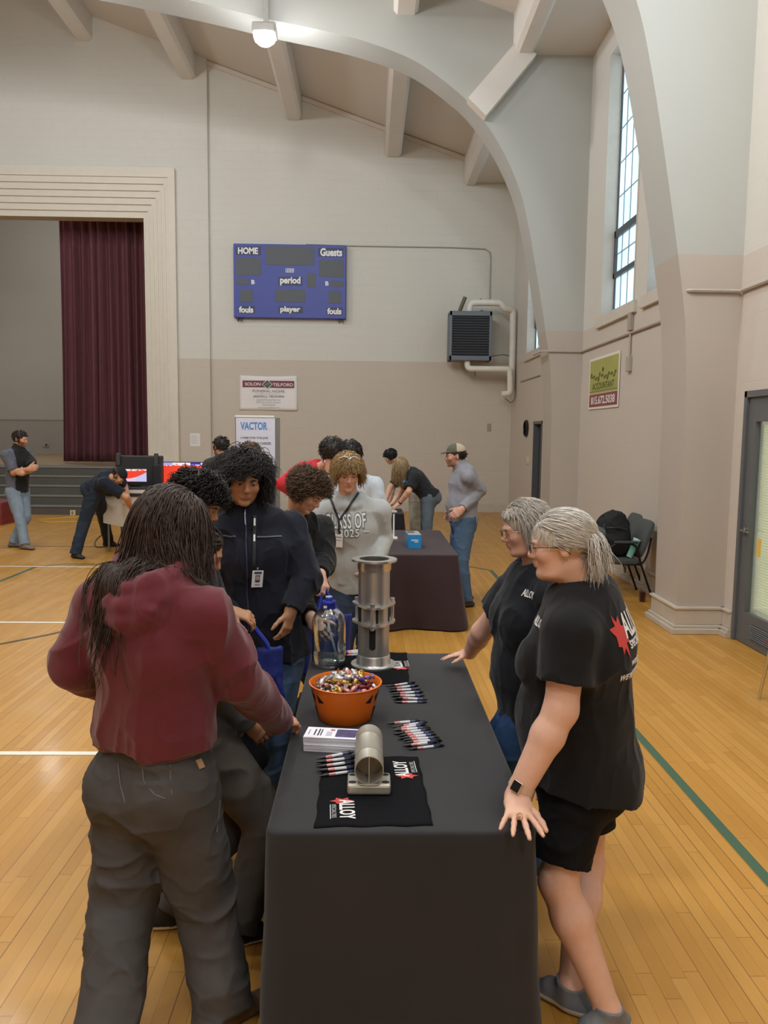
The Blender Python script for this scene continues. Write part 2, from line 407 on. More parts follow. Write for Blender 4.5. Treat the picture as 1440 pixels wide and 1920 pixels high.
for k, y0 in enumerate((1.9, 7.26, 12.6)):
    top = [(-22, 16.6), (RW + 0.1, 7.9), (RW + 0.1, 0)]
    b = MB(); n = len(ARC)
    V = [(x, y0, z) for x, z in ARC] + [(x, y0 + 0.59, z) for x, z in ARC]
    up = [(min(RW + 0.1, x + 0.0) if z > 7.0 else RW + 0.1, max(roof_z(x) + 0.15, z) if z > 7.0 else z) for x, z in ARC]
    V += [(x, y0, z) for x, z in up] + [(x, y0 + 0.59, z) for x, z in up]
    F = []
    for i in range(n - 1):
        F += [(i, i + 1, n + i + 1, n + i), (i, 2 * n + i, 2 * n + i + 1, i + 1), (n + i, n + i + 1, 3 * n + i + 1, 3 * n + i)]
    j = next(i for i in range(n) if ARC[i][1] > 7.0)   # close the web up to the flat ceiling
    for q in (0, 1):
        e = len(V); V.append((RW + 0.1, y0 + 0.59 * q, 8.6)); F.append((2 * n + q * n + j - 1, 2 * n + q * n + j, e))
    b.add(V, F)
    o = struct(b.build('trim_arch_%d' % (k + 1), M_PIL, smooth=True))
# beams along the hall under the roof
for k, x in enumerate((2.36, 0.53, -1.8, -4.22, -6.55, -9.0, -11.4)):
    b = MB(); zt = roof_z(min(x, 2.3)) + 0.1; zb = roof_z(x if x < 2.3 else 2.3) - (0.60 if k else 0.62); hw = 0.19 if k else 0.15
    c = 0.06
    prof = [(x - hw, zt), (x - hw, zb + c), (x - hw + c, zb), (x + hw - c, zb), (x + hw, zb + c), (x + hw, zt)]
    b.prism([(px, -9, pz) for px, pz in prof], (0, YF + 9 - 0.02, 0))
    if k == 0:                                   # sloping haunches from this beam down the face of each arch
        for y0 in (7.26, 12.6):
            pts = [(2.54, 7.72), (2.24, 7.92), (1.50, 7.06), (1.78, 6.80)]
            b.prism([(px, y0 - 0.20, pz) for px, pz in pts], (0, 0.21, 0))
    struct(b.build('trim_beam_%d' % (k + 1), M_BEAM))
struct(MB().prism([(-3.8, YF - 0.05, roof_z(-3.8) - 0.10), (2.4, YF - 0.05, roof_z(2.4) - 0.10), (2.4, YF - 0.05, roof_z(2.4)), (-3.8, YF - 0.05, roof_z(-3.8))], (0, 0.05, 0)).build('trim_3', M_CEIL))

# right wall with tall windows ---------------------------------------------------------
WIN = [(0.0, 1.05), (3.1, 4.15), (5.1, 6.15), (8.30, 9.74), (10.22, 11.66), (13.66, 15.10), (15.62, 17.06)]
WZ0, WZ1 = 3.66, 7.38
D1 = (15.30, 16.10, 2.18); D2 = (6.02, 7.06, 2.32)
b = MB(); ys = sorted([-9] + [v for w_ in WIN for v in w_] + [YF])
for a, c in zip(ys[:-1], ys[1:]):
    isw = any(abs(a - w_[0]) < 1e-6 for w_ in WIN)
    segs = [(2.4, WZ0), (WZ1, 8.2)] if isw else [(2.4, 8.2)]
    for z0, z1 in segs: b.span((RW, a, z0), (RW + 0.32, c, z1))
for a, c, z1 in ((-9, D2[0], 2.4), (D2[1], D1[0], 2.4), (D1[1], YF, 2.4)): b.span((RW, a, 0), (RW + 0.32, c, z1))
b.span((RW, D1[0], D1[2]), (RW + 0.32, D1[1], 2.4)); b.span((RW, D2[0], D2[2]), (RW + 0.32, D2[1], 2.4))
struct(b.build('wall_right', M_RIGHT))
M_FRAME = mat('#4a5258', 0.45, var=0.04); M_SILL = mat('#cfc8bd', 0.55, var=0.05, scale=8)
def pane_mat():
    t = NT('wired frosted glass'); v = t.coord(); sp = t.n('ShaderNodeSeparateXYZ'); t.l(v, sp.inputs[0])
    n = t.noise(1.2, 2.0, v); c = t.mix(n, lin('#aedaf2'), lin('#ddf2fd'))
    t.l(c, t.b.inputs['Emission Color']); t.b.inputs['Emission Strength'].default_value = 1.0
    t.l(c, t.b.inputs['Base Color']); t.set(Roughness=0.25); return t.m
M_PANE = pane_mat(); M_LEAD = mat('#8fa5ad', 0.5, var=0.03)
for k, (y0, y1) in enumerate(WIN[3:] if True else WIN):
    f = MB(); x = RW + 0.17
    f.span((x, y0, WZ0), (x + .05, y0 + .045, WZ1)); f.span((x, y1 - .045, WZ0), (x + .05, y1, WZ1)); f.span((x, y0, WZ0), (x + .05, y1, WZ0 + .05)); f.span((x, y0, WZ1 - .05), (x + .05, y1, WZ1))
    f.span((x - .02, y0, 4.22), (x + .05, y1, 4.29)); f.span((x - .02, y0, 4.80), (x + .05, y1, 4.90)); f.span((x - .02, y0, 4.22), (x + .05, y0 + .07, 4.9)); f.span((x - .02, y1 - .07, 4.22), (x + .05, y1, 4.9))
    fo = struct(f.build('window_%d' % (k + 1), M_FRAME))
    p = MB().span((x + .02, y0 + .04, WZ0 + .04), (x + .035, y1 - .04, WZ1 - .04)).build('pane', M_PANE, fo)
    g = MB()
    for i in range(1, 5): yy = y0 + (y1 - y0) * i / 5; g.span((x + .008, yy - .006, WZ0), (x + .02, yy + .006, WZ1))
    for z in (4.56, 5.38, 5.86, 6.34, 6.82, 7.2): g.span((x + .008, y0, z - .006), (x + .02, y1, z + .006))
    g.build('glazing_bar', M_LEAD, fo)
    s = MB().span((RW - .05, y0 - .12, 3.50), (RW + .18, y1 + .12, WZ0), 0.008).build('window_sill', M_SILL, fo)
    [MB().span((RW - .012, a - .012, WZ0), (RW + .17, a + .012, WZ1)).build('window_jamb', M_SILL, fo) for a in (y1 - .002, y0 + .002)]
for y0, y1 in WIN[:3]: struct(MB().span((RW + .2, y0, WZ0), (RW + .24, y1, WZ1)).build('window_pane', M_PANE))
struct(MB().span((RW + 0.3, -9, 0), (RW + 0.4, 30, 9)).build('wall_outer', mat('#9a948a', 0.7))) if False else None
# skirting along the right wall and round the pilasters
def skirting(name, path):
    b = MB(); P = [np.array(p, float) for p in path]
    for a, c in zip(P[:-1], P[1:]):
        d = c - a; L = np.linalg.norm(d); d /= L; nrm = np.array([-d[1], d[0]])
        for off, z0, z1 in ((0.075, 0, 0.055), (0.05, 0.055, 0.085), (0.03, 0.085, 0.235), (0.045, 0.235, 0.262)):
            e0 = a - d * (off if True else 0); e1 = c + d * off
            q = [a + nrm * 0, e1 * 0 + c, c + nrm * off + d * off * 0.0, a + nrm * off]
            q = [a, c, c + nrm * off + d * (off if (c != P[-1]).any() else 0), a + nrm * off - d * (off if (a != P[0]).any() else 0)]
            b.prism([(p[0], p[1], z0) for p in q], (0, 0, z1 - z0))
    return struct(b.build(name, M_BASE, bev=0.006))
skirting('baseboard_right', [(RW, D2[1]), (RW, 7.26), (3.02, 7.26), (3.02, 7.85), (RW, 7.85), (RW, 12.6), (3.02, 12.6), (3.02, 13.19), (RW, 13.19), (RW, D1[0])])
# doors
def door(name, y0, y1, z1, blinds):
    x = RW; M_DG = mat('#5f6163', 0.45, var=0.04, scale=6)
    fr = MB(); fr.span((x - .015, y0, 0), (x + .14, y0 + .05, z1)); fr.span((x - .015, y1 - .05, 0), (x + .14, y1, z1)); fr.span((x - .015, y0, z1 - .06), (x + .14, y1, z1))
    d = struct(fr.build(name, M_DG, bev=0.003))
    lf = MB(); xa, xb = x + .012, x + .055; a, c = y0 + .055, y1 - .055; zt = z1 - .065
    if blinds:
        g0, g1, h0, h1 = a + .13, c - .13, .30, 2.04
        lf.span((xa, a, .01), (xb, g0, zt)); lf.span((xa, g1, .01), (xb, c, zt)); lf.span((xa, g0, .01), (xb, g1, h0)); lf.span((xa, g0, h1), (xb, g1, zt))
        l = lf.build('door_leaf', M_DG, d)
        MB().span((xb - .012, g0, h0), (xb - .008, g1, h1)).build('pane', clear_mat('door glass', (.95, .97, .95), .10), l)
        bl = MB(); z = h0 + .03
        while z < h1 - .02: bl.box((xb + .03, (g0 + g1) / 2, z), (.024, g1 - g0 - .02, .0015), Matrix.Rotation(math.radians(58), 3, 'Y')); z += .025
        bl.span((xb + .015, g0 + .01, h1 - .03), (xb + .045, g1 - .01, h1)); bl.build('blinds', mat('#e9ecd6', 0.6, var=0.03, emit='#e4e8d2', es=0.30), l)  # slats carry a faint glow of their own to look bright
        MB().span((xb + .06, g0 - .1, h0 - .1), (xb + .07, g1 + .1, h1 + .1)).build('glow_backing', mat('#d9dcc8', 0.8, emit='#d9dcc8', es=0.25), l)  # added panel that glows behind the blinds, no lamp there
        lv = MB(); 
        for i in range(7): lv.box((xa - .004, (g0 + g1) / 2, .09 + i * .019), (.012, .40, .012), Matrix.Rotation(math.radians(35), 3, 'Y'))
        lv.span((xa - .006, (g0 + g1) / 2 - .22, .07), (xa + .002, (g0 + g1) / 2 + .22, .078)); lv.span((xa - .006, (g0 + g1) / 2 - .22, .222), (xa + .002, (g0 + g1) / 2 + .22, .23)); lv.build('louver', M_DG, l)
        hd = MB().lathe([(.0, .0), (.033, 0), (.033, .012), (.014, .016), (.014, .045), (0, .047)], 20, (xa, c - .06, 1.05), [[0, 0, -1], [0, 1, 0], [1, 0, 0]])
        hd.tube([(xa - .04, c - .06, 1.05), (xa - .045, c - .10, 1.05), (xa - .045, c - .19, 1.045)], [.011, .011, .009], 10)
        hd.build('door_handle', mat('#a7a9a8', 0.25, 1.0), l, smooth=True)
    else:
        lf.span((x + .10, a, .01), (x + .14, c, zt)); l = lf.build('door_leaf', mat('#3f464c', 0.45, var=0.05), d)
    return d
def clear_mat(key, tint, gloss, rough=.03):
    if key in _MC: return _MC[key]
    t = NT(key); tr = t.n('ShaderNodeBsdfTransparent'); tr.inputs[0].default_value = (*tint, 1); gl = t.n('ShaderNodeBsdfGlossy'); gl.inputs[0].default_value = (1, 1, 1, 1); gl.inputs[1].default_value = rough
    lw = t.n('ShaderNodeLayerWeight'); lw.inputs[0].default_value = gloss; mx = t.n('ShaderNodeMixShader'); t.l(lw.outputs['Facing'], mx.inputs[0]); t.l(tr.outputs[0], mx.inputs[1]); t.l(gl.outputs[0], mx.inputs[2])
    t.l(mx.outputs[0], t.t.nodes['Material Output'].inputs[0]); _MC[key] = t.m; return t.m
def glass_mat(): return clear_mat('clear glass', (.93, .96, .96), .38)
door('door_1', *D1, False)
door('door_2', *D2, True)
# walls behind the camera and across the hall
struct(MB().span((-22.3, -9, 0), (-22, YF + 0.4, 17)).build('wall_left', M_RIGHT))
struct(MB().span((-22, -9.3, 0), (RW + 0.3, -9, 17)).build('wall_back', M_FAR))
# ================================================================ things on the walls
M_WHITE = mat('#e9e8e6', 0.6, var=0.02); M_INK = mat('#26262a', 0.6, var=0.03)
# ceiling lamp on the arch
t = empty('gym_lamp', LAMPS[0], 0, 'glowing square high-bay lamp fixed under the ceiling arch', 'lamp')
lx, ly, lz = LAMPS[0]
MB().box((0, 0, 0.10), (0.36, 0.30, 0.16), bev=0.03).build('lamp_housing', mat('#b9b9b6', 0.4, 0.6), t)
MB().lathe([(0.0, -0.10), (0.09, -0.09), (0.15, -0.04), (0.17, 0.02)], 24, (0, 0, 0)).build('lamp_lens', mat('#ffffff', 0.3, emit='#fffaf2', es=30.0), t, smooth=True)
MB().span((-.04, 0.14, 0.08), (.04, 0.222, 0.75)).build('lamp_bracket', mat('#b9b9b6', 0.4, 0.6), t)

# scoreboard ------------------------------------------------------------
SX0, SX1, SZ0, SZ1, SY = -3.19, -0.55, 4.585, 6.28, YF - 0.17
t = empty('scoreboard', ((SX0 + SX1) / 2, YF, SZ0), 0, 'blue electronic scoreboard with dark displays and white lettering on the far wall', 'scoreboard')
T0 = np.array([(SX0 + SX1) / 2, YF, SZ0])
def sp(zx, zy): return SX0 + (zx - 192) / 1003 * (SX1 - SX0), SZ1 - (zy - 195 - (zx - 192) * 0.014) / 640 * (SZ1 - SZ0)
M_SBB = mat('#3a47a0', 0.45, var=0.03); M_SBD = mat('#50555c', 0.5, var=0.04); M_SBT = mat('#33395c', 0.5, var=0.03); M_SBW = mat('#eef0f2', 0.5, var=0.01)
def rel(o, t):
    o.parent = t; o.matrix_parent_inverse = Matrix.Translation(-Vector(t.location)) if t.rotation_euler.z == 0 else (Matrix.Translation(t.location) @ Matrix.Rotation(t.rotation_euler.z, 4, 'Z')).inverted(); return o
b = MB().span((SX0, SY, SZ0), (SX1, YF - 0.01, SZ1), 0.012)
rel(b.build('board', M_SBB), t)
for x in (SX0 + .08, SX0 + .16, SX1 - .16, SX1 - .08): rel(MB().span((x - .015, SY + .05, SZ0 - .06), (x + .015, YF - .01, SZ0 + .01)).build('mounting_foot', mat('#3b3f55', 0.5)), t)
for x0, y0, x1, y1 in ((480, 218, 910, 385), (215, 315, 435, 470), (955, 338, 1170, 485), (218, 497, 330, 552), (1052, 515, 1165, 570), (845, 452, 925, 575), (250, 592, 360, 705), (565, 592, 830, 705), (1040, 602, 1150, 715)):
    a, c = sp(x0, y0), sp(x1, y1)
    d = rel(MB().span((a[0], SY - .006, c[1]), (c[0], SY + .01, a[1])).build('display', M_SBD), t)
for x0, y0, x1, y1 in ((212, 218, 437, 297), (945, 232, 1170, 310), (590, 482, 805, 560), (235, 735, 380, 800), (590, 738, 810, 800), (1020, 748, 1165, 815)):
    a, c = sp(x0, y0), sp(x1, y1)
    rel(MB().span((a[0], SY - .003, c[1]), (c[0], SY + .01, a[1])).build('name_plate', M_SBT), t)
for s, cx, cy, w, h in (('HOME', 322, 258, 178, 58), ('Guests', 1062, 270, 196, 70), ('period', 697, 520, 182, 78), ('B', 365, 528, 30, 38), ('B', 1025, 540, 30, 38), ('fouls', 302, 768, 128, 56), ('player', 697, 770, 180, 62), ('fouls', 1092, 782, 128, 56)):
    p = sp(cx, cy); k = (SX1 - SX0) / 1003
    rel(letters(s, 0.3, frame((p[0], SY - .0075, p[1]), (1, 0, 0), (0, -1, 0)), M_SBW, bold=0.012, fit=(w * k, h * k), extrude=0.001), t)
a, c = sp(655, 410), sp(730, 445)
b = MB(); b.span((a[0], SY - .004, a[1] - .012), (c[0], SY, a[1])); b.span((a[0], SY - .004, c[1]), (c[0], SY, c[1] + .012)); b.span((a[0], SY - .004, c[1]), (a[0] + .012, SY, a[1])); b.span((c[0] - .012, SY - .004, c[1]), (c[0], SY, a[1]))
for i in range(4):
    x = a[0] + .03 + i * .038; b.prism([(x, SY - .004, c[1] + .02), (x + .02, SY - .004, c[1] + .02), (x + .034, SY - .004, a[1] - .02), (x + .014, SY - .004, a[1] - .02)], (0, .004, 0))
rel(b.build('maker_badge', M_SBW), t)
# conduit from the board along the wall
b = MB(); z = 6.3; y = YF - .02
b.tube([(-1.5, y, z + .02), (-0.5, y, z), (1.9, y, z), (2.75, y, z - .02), (2.86, y, z - .1), (2.88, y, z - .25), (2.88, y, 5.0)], .014, 6)
tag(b.build('conduit', mat('#a7a39b', 0.5, 0.3), smooth=True), 'thin conduit running from the scoreboard along the far wall to the heater', 'conduit')

# unit heater -----------------------------------------------------------
HY = 18.0
t = empty('unit_heater', (2.35, HY, 3.6), 0, 'dark grey louvred unit heater hung high beside the far corner', 'heater')
M_HT = mat('#6a7078', 0.45, 0.3, var=0.05); M_HD = mat('#262a2e', 0.6)
b = MB(); x0, x1, z0, z1 = 1.86, 2.84, 3.60, 4.72
b.span((x0, HY, z0), (x0 + .06, HY + .5, z1)); b.span((x1 - .06, HY, z0), (x1, HY + .5, z1)); b.span((x0, HY, z1 - .11), (x1, HY + .5, z1)); b.span((x0, HY, z0), (x1, HY + .5, z0 + .11))
rel(b.build('casing', M_HT, bev=0.01), t)
rel(MB().span((x0 + .05, HY + .12, z0 + .1), (x1 - .05, HY + .48, z1 - .1)).build('core', M_HD), t)
for i in range(15):
    z = z0 + .15 + i * .0585
    rel(MB().box(((x0 + x1) / 2, HY + .03, z), (x1 - x0 - .1, .065, .01), Matrix.Rotation(math.radians(-32), 3, 'X')).build('louver', M_HT), t)
for x in (2.1, 2.6): rel(MB().span((x, HY + .2, z1), (x + .06, YF - .01, z1 + .06)).build('bracket', M_HT), t)
M_PIPE = mat('#e4e0d6', 0.55, var=0.06, scale=8, bump=.1)
def bend(P, r=.1, n=5):
    P = [np.array(p, float) for p in P]; out = [P[0]]
    for i in range(1, len(P) - 1):
        a = P[i - 1] - P[i]; c = P[i + 1] - P[i]; la, lc = np.linalg.norm(a), np.linalg.norm(c); q = min(r, la / 2, lc / 2)
        A = P[i] + a / la * q; B = P[i] + c / lc * q
        out += [(1 - s) ** 2 * A + 2 * s * (1 - s) * P[i] + s * s * B for s in np.linspace(0, 1, n)]
    return out + [P[-1]]
t = empty('steam_pipe', (3.2, HY, 2.9), 0, 'white lagged pipes running from the heater to the corner of the hall', 'pipe')
up = [(2.32, HY + .15, 4.70), (2.34, HY + .12, 4.92), (2.52, HY + .12, 4.93), (3.05, HY + .1, 4.93), (3.12, HY + .1, 4.80), (3.35, HY + .2, 4.78), (3.36, HY + .2, 4.0), (3.36, HY + .2, 2.95)]
rel(MB().tube(bend(up, .09), .075, 12).build('supply_pipe', M_PIPE, smooth=True), t)
dn = [(2.30, HY + .15, 3.60), (2.31, HY + .12, 3.42), (2.6, HY + .12, 3.42), (3.30, HY + .1, 3.42), (3.32, HY + .1, 2.86), (3.12, HY + .1, 2.84)]
rel(MB().tube(bend(dn, .09), .07, 12).build('return_pipe', M_PIPE, smooth=True), t)
M_VALVE = mat('#6b5f4c', 0.5, 0.6, var=0.1)
for P_, r_, nm in (([(2.5, HY + .12, 4.93), (2.68, HY + .12, 4.93)], .05, 'valve'), ([(2.58, HY + .12, 4.93), (2.58, HY + .12, 5.02)], .02, 'valve_stem'), ([(2.1, HY + .15, 4.74), (2.22, HY + .1, 5.05)], .045, 'vent_pipe')): rel(MB().tube(P_, r_, 10).build(nm, M_VALVE, smooth=True), t)
for P_, r_, nm in (([(2.58, HY + .12, 3.42), (2.75, HY + .12, 3.42)], .05, 'valve'), ([(2.48, HY + .12, 3.42), (2.48, HY + .12, 3.26)], .02, 'drain_pipe')): rel(MB().tube(P_, r_, 10).build(nm, M_VALVE, smooth=True), t)
rel(MB().tube(bend([(2.84, HY + .3, 3.72), (3.2, HY + .3, 3.78), (3.43, HY + .3, 3.7), (3.45, HY + .2, 3.3), (3.44, HY + .1, 2.75), (3.35, HY + .1, 2.62), (3.2, HY + .1, 2.75)], .15, 6), .012, 6).build('cable', mat('#6a6258', 0.6), smooth=True), t)

# conduits and boxes on the right wall
x = RW - .02; M_CDT = mat('#b3a99e', 0.55)
for P, r_, nm in (([(x, 12.58, 3.25), (x, 9.3, 3.25), (x, 7.9, 3.25)], .018, 'painted conduit along the right wall between the two pilasters'),
        (bend([(x, 7.84, 3.25), (2.98, 7.84, 3.25), (2.94, 7.3, 3.25), (2.98, 7.235, 3.25), (x, 7.235, 3.25), (x, 5.2, 3.25)], .05), .018, 'painted conduit wrapping the nearer pilaster above the grey door'),
        (bend([(x, 12.58, 3.25), (2.82, 12.575, 3.25), (2.80, 12.62, 3.25), (2.80, 13.2, 3.25)], .04), .018, 'painted conduit wrapping the farther pilaster'), ([(x, 17.6, 3.1), (x, 15.6, 3.1)], .014, 'short painted conduit above the clock on the right wall')):
    tag(MB().tube(P, r_, 6).build('wall_conduit', M_CDT, smooth=True), nm, 'conduit')
t = empty('outlet_drop', (RW, 10.25, 2.8), 0, 'painted outlet box on a short conduit beside the green banner', 'outlet')
rel(MB().span((RW - .05, 10.19, 3.28), (RW, 10.31, 3.52), .006).build('junction_box', mat('#a89f95', .55)), t)
rel(MB().tube([(RW - .02, 10.25, 3.3), (RW - .02, 10.25, 2.9)], .016, 6).build('conduit', mat('#b3a99e', .55), smooth=True), t)
rel(MB().span((RW - .05, 10.19, 2.75), (RW, 10.31, 2.95), .006).build('outlet_box', mat('#b3a99e', .55)), t)
tag(MB().span((2.9, YF - .02, 1.98), (2.99, YF, 2.16), .004).build('wall_plate', mat('#9f978c', .5)), 'small grey switch plate alone on the far wall', 'switch')
tag(MB().span((RW - .03, 16.5, 1.28), (RW, 16.66, 1.42), .004).build('light_switch', mat('#d8cfae', .5)), 'cream switch plate on the right wall beside the far door', 'switch')
t = empty('wall_clock', (RW, 16.8, 2.04), 0, 'round black-rimmed clock high beside the far doorway', 'clock')
RX = [[0, 0, -1], [0, 1, 0], [1, 0, 0]]
rel(MB().lathe([(.0, 0), (.18, 0), (.185, .04), (.16, .055), (.155, .03), (0, .03)], 32, (RW, 16.8, 2.04), RX).build('rim', mat('#1c1c1f', .4), smooth=True), t)
rel(MB().lathe([(0, .032), (.153, .032)], 32, (RW, 16.8, 2.04), RX).build('dial', M_WHITE), t)
rel(MB().box((RW - .036, 16.8, 2.09), (.004, .012, .1)).box((RW - .036, 16.76, 2.04), (.004, .09, .012)).build('hand', M_INK), t)
# paper notice
t = empty('paper_notice', (-4.16, YF - .1, 1.54), 0, 'white paper notice taped to the wall beside the stage frame', 'notice')
NX = (-4.28, -4.04)
rel(MB().span((NX[0], YF - .106, 1.54), (NX[1], YF - .1, 1.85)).build('sheet', M_WHITE), t)
b = MB()
for i in range(9): b.span((NX[0] + .03, YF - .108, 1.60 + i * .024), (NX[1] - .03 - .03 * (i % 3), YF - .1055, 1.606 + i * .024))
rel(b.build('print', mat('#b9b4bd', .6)), t)

# funeral-home banner -----------------------------------------------------
t = empty('wall_banner', (-2.4, YF, 2.4), 0, 'white cloth banner with a maroon title bar and green diamond on the far wall', 'banner')
BX0, BX1, BZ0, BZ1 = -3.095, -1.713, 2.42, 3.25
V = []; n = 24
for j in range(13):
    for i in range(n):
        u, v = i / (n - 1), j / 12; V.append((BX0 + (BX1 - BX0) * u, YF - .02 - .012 * math.sin(u * 6) * math.sin(v * 5), BZ1 + (BZ0 - BZ1) * v - .02 * math.sin(math.pi * u) * (1 - v)))
o = raw_mesh('sheet', V, [(j * n + i, (j + 1) * n + i, (j + 1) * n + i + 1, j * n + i + 1) for j in range(12) for i in range(n - 1)], mat('#ece9e9', .7, var=.02)); rel(o, t)
o.modifiers.new('thick', 'SOLIDIFY').thickness = .004
def bp(zx, zy): return BX0 + (zx - 243) / 508 * (BX1 - BX0), BZ1 - (zy - 118) / 310 * (BZ1 - BZ0)
k = (BX1 - BX0) / 508; M_MAR = mat('#7b3a44', .6, var=.03); fy = YF - .038
a, c = bp(270, 165), bp(724, 224); rel(MB().span((a[0], fy, c[1]), (c[0], fy + .006, a[1])).build('title_bar', M_MAR), t)
d = bp(487, 197)
def diamond(r, y, m, nm): rel(MB().prism([(d[0] - r * 1.15, y, d[1]), (d[0], y, d[1] - r), (d[0] + r * 1.15, y, d[1]), (d[0], y, d[1] + r)], (0, .004, 0)).build(nm, m), t)
diamond(42 * k, fy - .002, M_WHITE, 'diamond_edge'); diamond(36 * k, fy - .004, mat('#44604c', .6), 'diamond')
rel(MB().tube([(d[0] - .05, fy - .006, d[1] - .02), (d[0] - .02, fy - .006, d[1] + .02), (d[0] + .0, fy - .006, d[1] - .02), (d[0] + .02, fy - .006, d[1] + .03), (d[0] + .05, fy - .006, d[1])], .004, 5).build('emblem', M_WHITE), t)
for s, cx, cy, w, h, m, bo in (('SOLON', 360, 196, 138, 28, M_WHITE, .02), ('TELFORD', 626, 199, 178, 28, M_WHITE, .02), ('FUNERAL HOME', 498, 256, 282, 22, mat('#8b8f98', .6), 0), ('A Tradition of Caring Since 1941', 498, 282, 220, 9, mat('#a9a9b0', .6), 0),
                            ('JASON J. TELFORD', 500, 306, 275, 20, mat('#70737c', .6), .01), ('Licensed Funeral Director', 500, 333, 215, 12, mat('#93939b', .6), 0), ('301 S Park Street, Streator', 500, 356, 218, 12, mat('#93939b', .6), 0), ('815.672.2320', 500, 379, 110, 11, mat('#93939b', .6), 0), ('www.solontelford.com', 500, 402, 190, 10, mat('#93939b', .6), 0)):
    p = bp(cx, cy); rel(letters(s, .1, frame((p[0], fy - .003, p[1]), (1, 0, 0), (0, -1, 0)), m, bold=bo * .1, fit=(w * k, h * k)), t)

# green accountant banner on the right wall ----------------------------------
t = empty('wall_banner', (RW, 11.4, 2.3), 0, 'olive green and maroon accountant banner on the right wall under the tall window', 'banner')
gy0, gy1, gz0, gz1 = 10.65, 12.10, 2.30, 3.075; gx = RW - .015
rel(MB().span((gx, gy0, gz0), (gx + .006, gy1, gz1)).build('sheet', mat('#e4e0d4', .65, var=.02)), t)
rel(MB().span((gx - .002, gy0 + .05, gz0 + .235), (gx, gy1 - .05, gz1 - .04)).build('green_panel', mat('#a8a85c', .65, var=.06, scale=3)), t)
rel(MB().span((gx - .002, gy0 + .05, gz0 + .035), (gx, gy1 - .05, gz0 + .225)).build('maroon_panel', mat('#8c4b4c', .65, var=.03)), t)
gm = (gy0 + gy1) / 2
for s, z, w, h, m in (('815.672.5038', gz0 + .13, 1.15, .12, M_WHITE), ('ACCOUNTANT', gz0 + .34, 1.05, .10, mat('#5f6236', .6))):
    rel(letters(s, .1, frame((gx - .004, gm, z), (0, -1, 0), (-1, 0, 0)), m, fit=(w, h), bold=.002), t)
P = [(gx - .005, gm + .62 - i * .0207, gz0 + .475 + .045 * math.sin(i * .9) * (1.4 if i % 19 < 4 else .55) + .02 * math.sin(i * .31)) for i in range(60)]
rel(MB().tube(P, .007, 4).build('script_line', mat('#55582f', .6)), t)
rel(MB().lathe([(0, -.004), (.035, 0), (0, .004)], 10, (gx - .006, gm + .02, gz1 - .2), RX).build('emblem', mat('#3e4427', .6)), t)
rel(MB().span((gx - .004, gy0 + .06, gz0 + .262), (gx, gy1 - .06, gz0 + .27)).build('rule', mat('#5f6236', .6)), t)

# ================================================================ tables
def drape(name, x0, x1, y0, y1, z, zb, m, rad=0.05, flare=0.02, amp=0.012, freq=9.0, seed=0, parent=None):
    n = 320; per = []
    cs = [(x1 - rad, y1 - rad, 0), (x0 + rad, y1 - rad, 90), (x0 + rad, y0 + rad, 180), (x1 - rad, y0 + rad, 270)]
    pts = []
    for cx, cy, a0 in cs:
        for k in range(9):
            a = math.radians(a0 + 90 * k / 8); pts.append((cx + rad * math.cos(a), cy + rad * math.sin(a), math.cos(a), math.sin(a)))
    pts = np.array(pts + pts[:1]); L = np.r_[0, np.cumsum(np.linalg.norm(np.diff(pts[:, :2], axis=0), axis=1))]
    s = np.linspace(0, L[-1], n, endpoint=False); x, y, nx, ny = [np.interp(s, L, pts[:, i]) for i in range(4)]
    nn = np.hypot(nx, ny); nx /= nn; ny /= nn
    r = np.random.default_rng(seed); ph = r.uniform(0, 6.28, 6)
    corner = np.exp(-((np.minimum.reduce([np.hypot(x - a, y - c) for a in (x0, x1) for c in (y0, y1)])) / .13) ** 2)
    wv = sum(np.sin(s * freq * f + ph[i]) / (1 + i) for i, f in enumerate((1, 1.73, 2.9)))
    V = []; rows = 26
    for j in range(rows):
        v = j / (rows - 1)
        if j < 4: off = .012 * math.sin(j / 3 * math.pi / 2) - .012; zz = z - .012 * (1 - math.cos(j / 3 * math.pi / 2)); w = 0
        else: q = (j - 3) / (rows - 4); off = 0; zz = z - .012 - (z - .012 - zb) * q; w = q
        d = off + flare * w + amp * (w ** 1.3) * wv + corner * .035 * w * (1 + .5 * np.sin(s * 40 + ph[4])) + .004 * w * np.sin(s * 3 + zz * 14 + ph[5])
        V.append(np.stack([x + nx * d, y + ny * d, np.full(n, zz)], 1))
    i = np.arange(n); F = [np.stack([j * n + i, (j + 1) * n + i, (j + 1) * n + (i + 1) % n, j * n + (i + 1) % n], 1) for j in range(rows - 1)]
    V = np.concatenate(V); F = [tuple(f) for f in np.concatenate(F).tolist()]
    # cloth top as a ring-filled grid so its slight ironing creases catch the light
    prev = list(range(n)); base = len(V); c = np.array([(x0 + x1) / 2, (y0 + y1) / 2]); VV = [V]
    for kk, f in enumerate((.985, .93, .8, .6, .35)):
        ring = np.stack([c[0] + (V[:n, 0] - c[0]) * f, c[1] + (V[:n, 1] - c[1]) * f, np.full(n, z + .0004)], 1); VV.append(ring); b0 = base + kk * n
        F += [(prev[q], prev[(q + 1) % n], b0 + (q + 1) % n, b0 + q) for q in range(n)]; prev = [b0 + q for q in range(n)]
    F.append(tuple(prev)); V = np.concatenate(VV)
    return raw_mesh(name, V, F, m, parent, True)
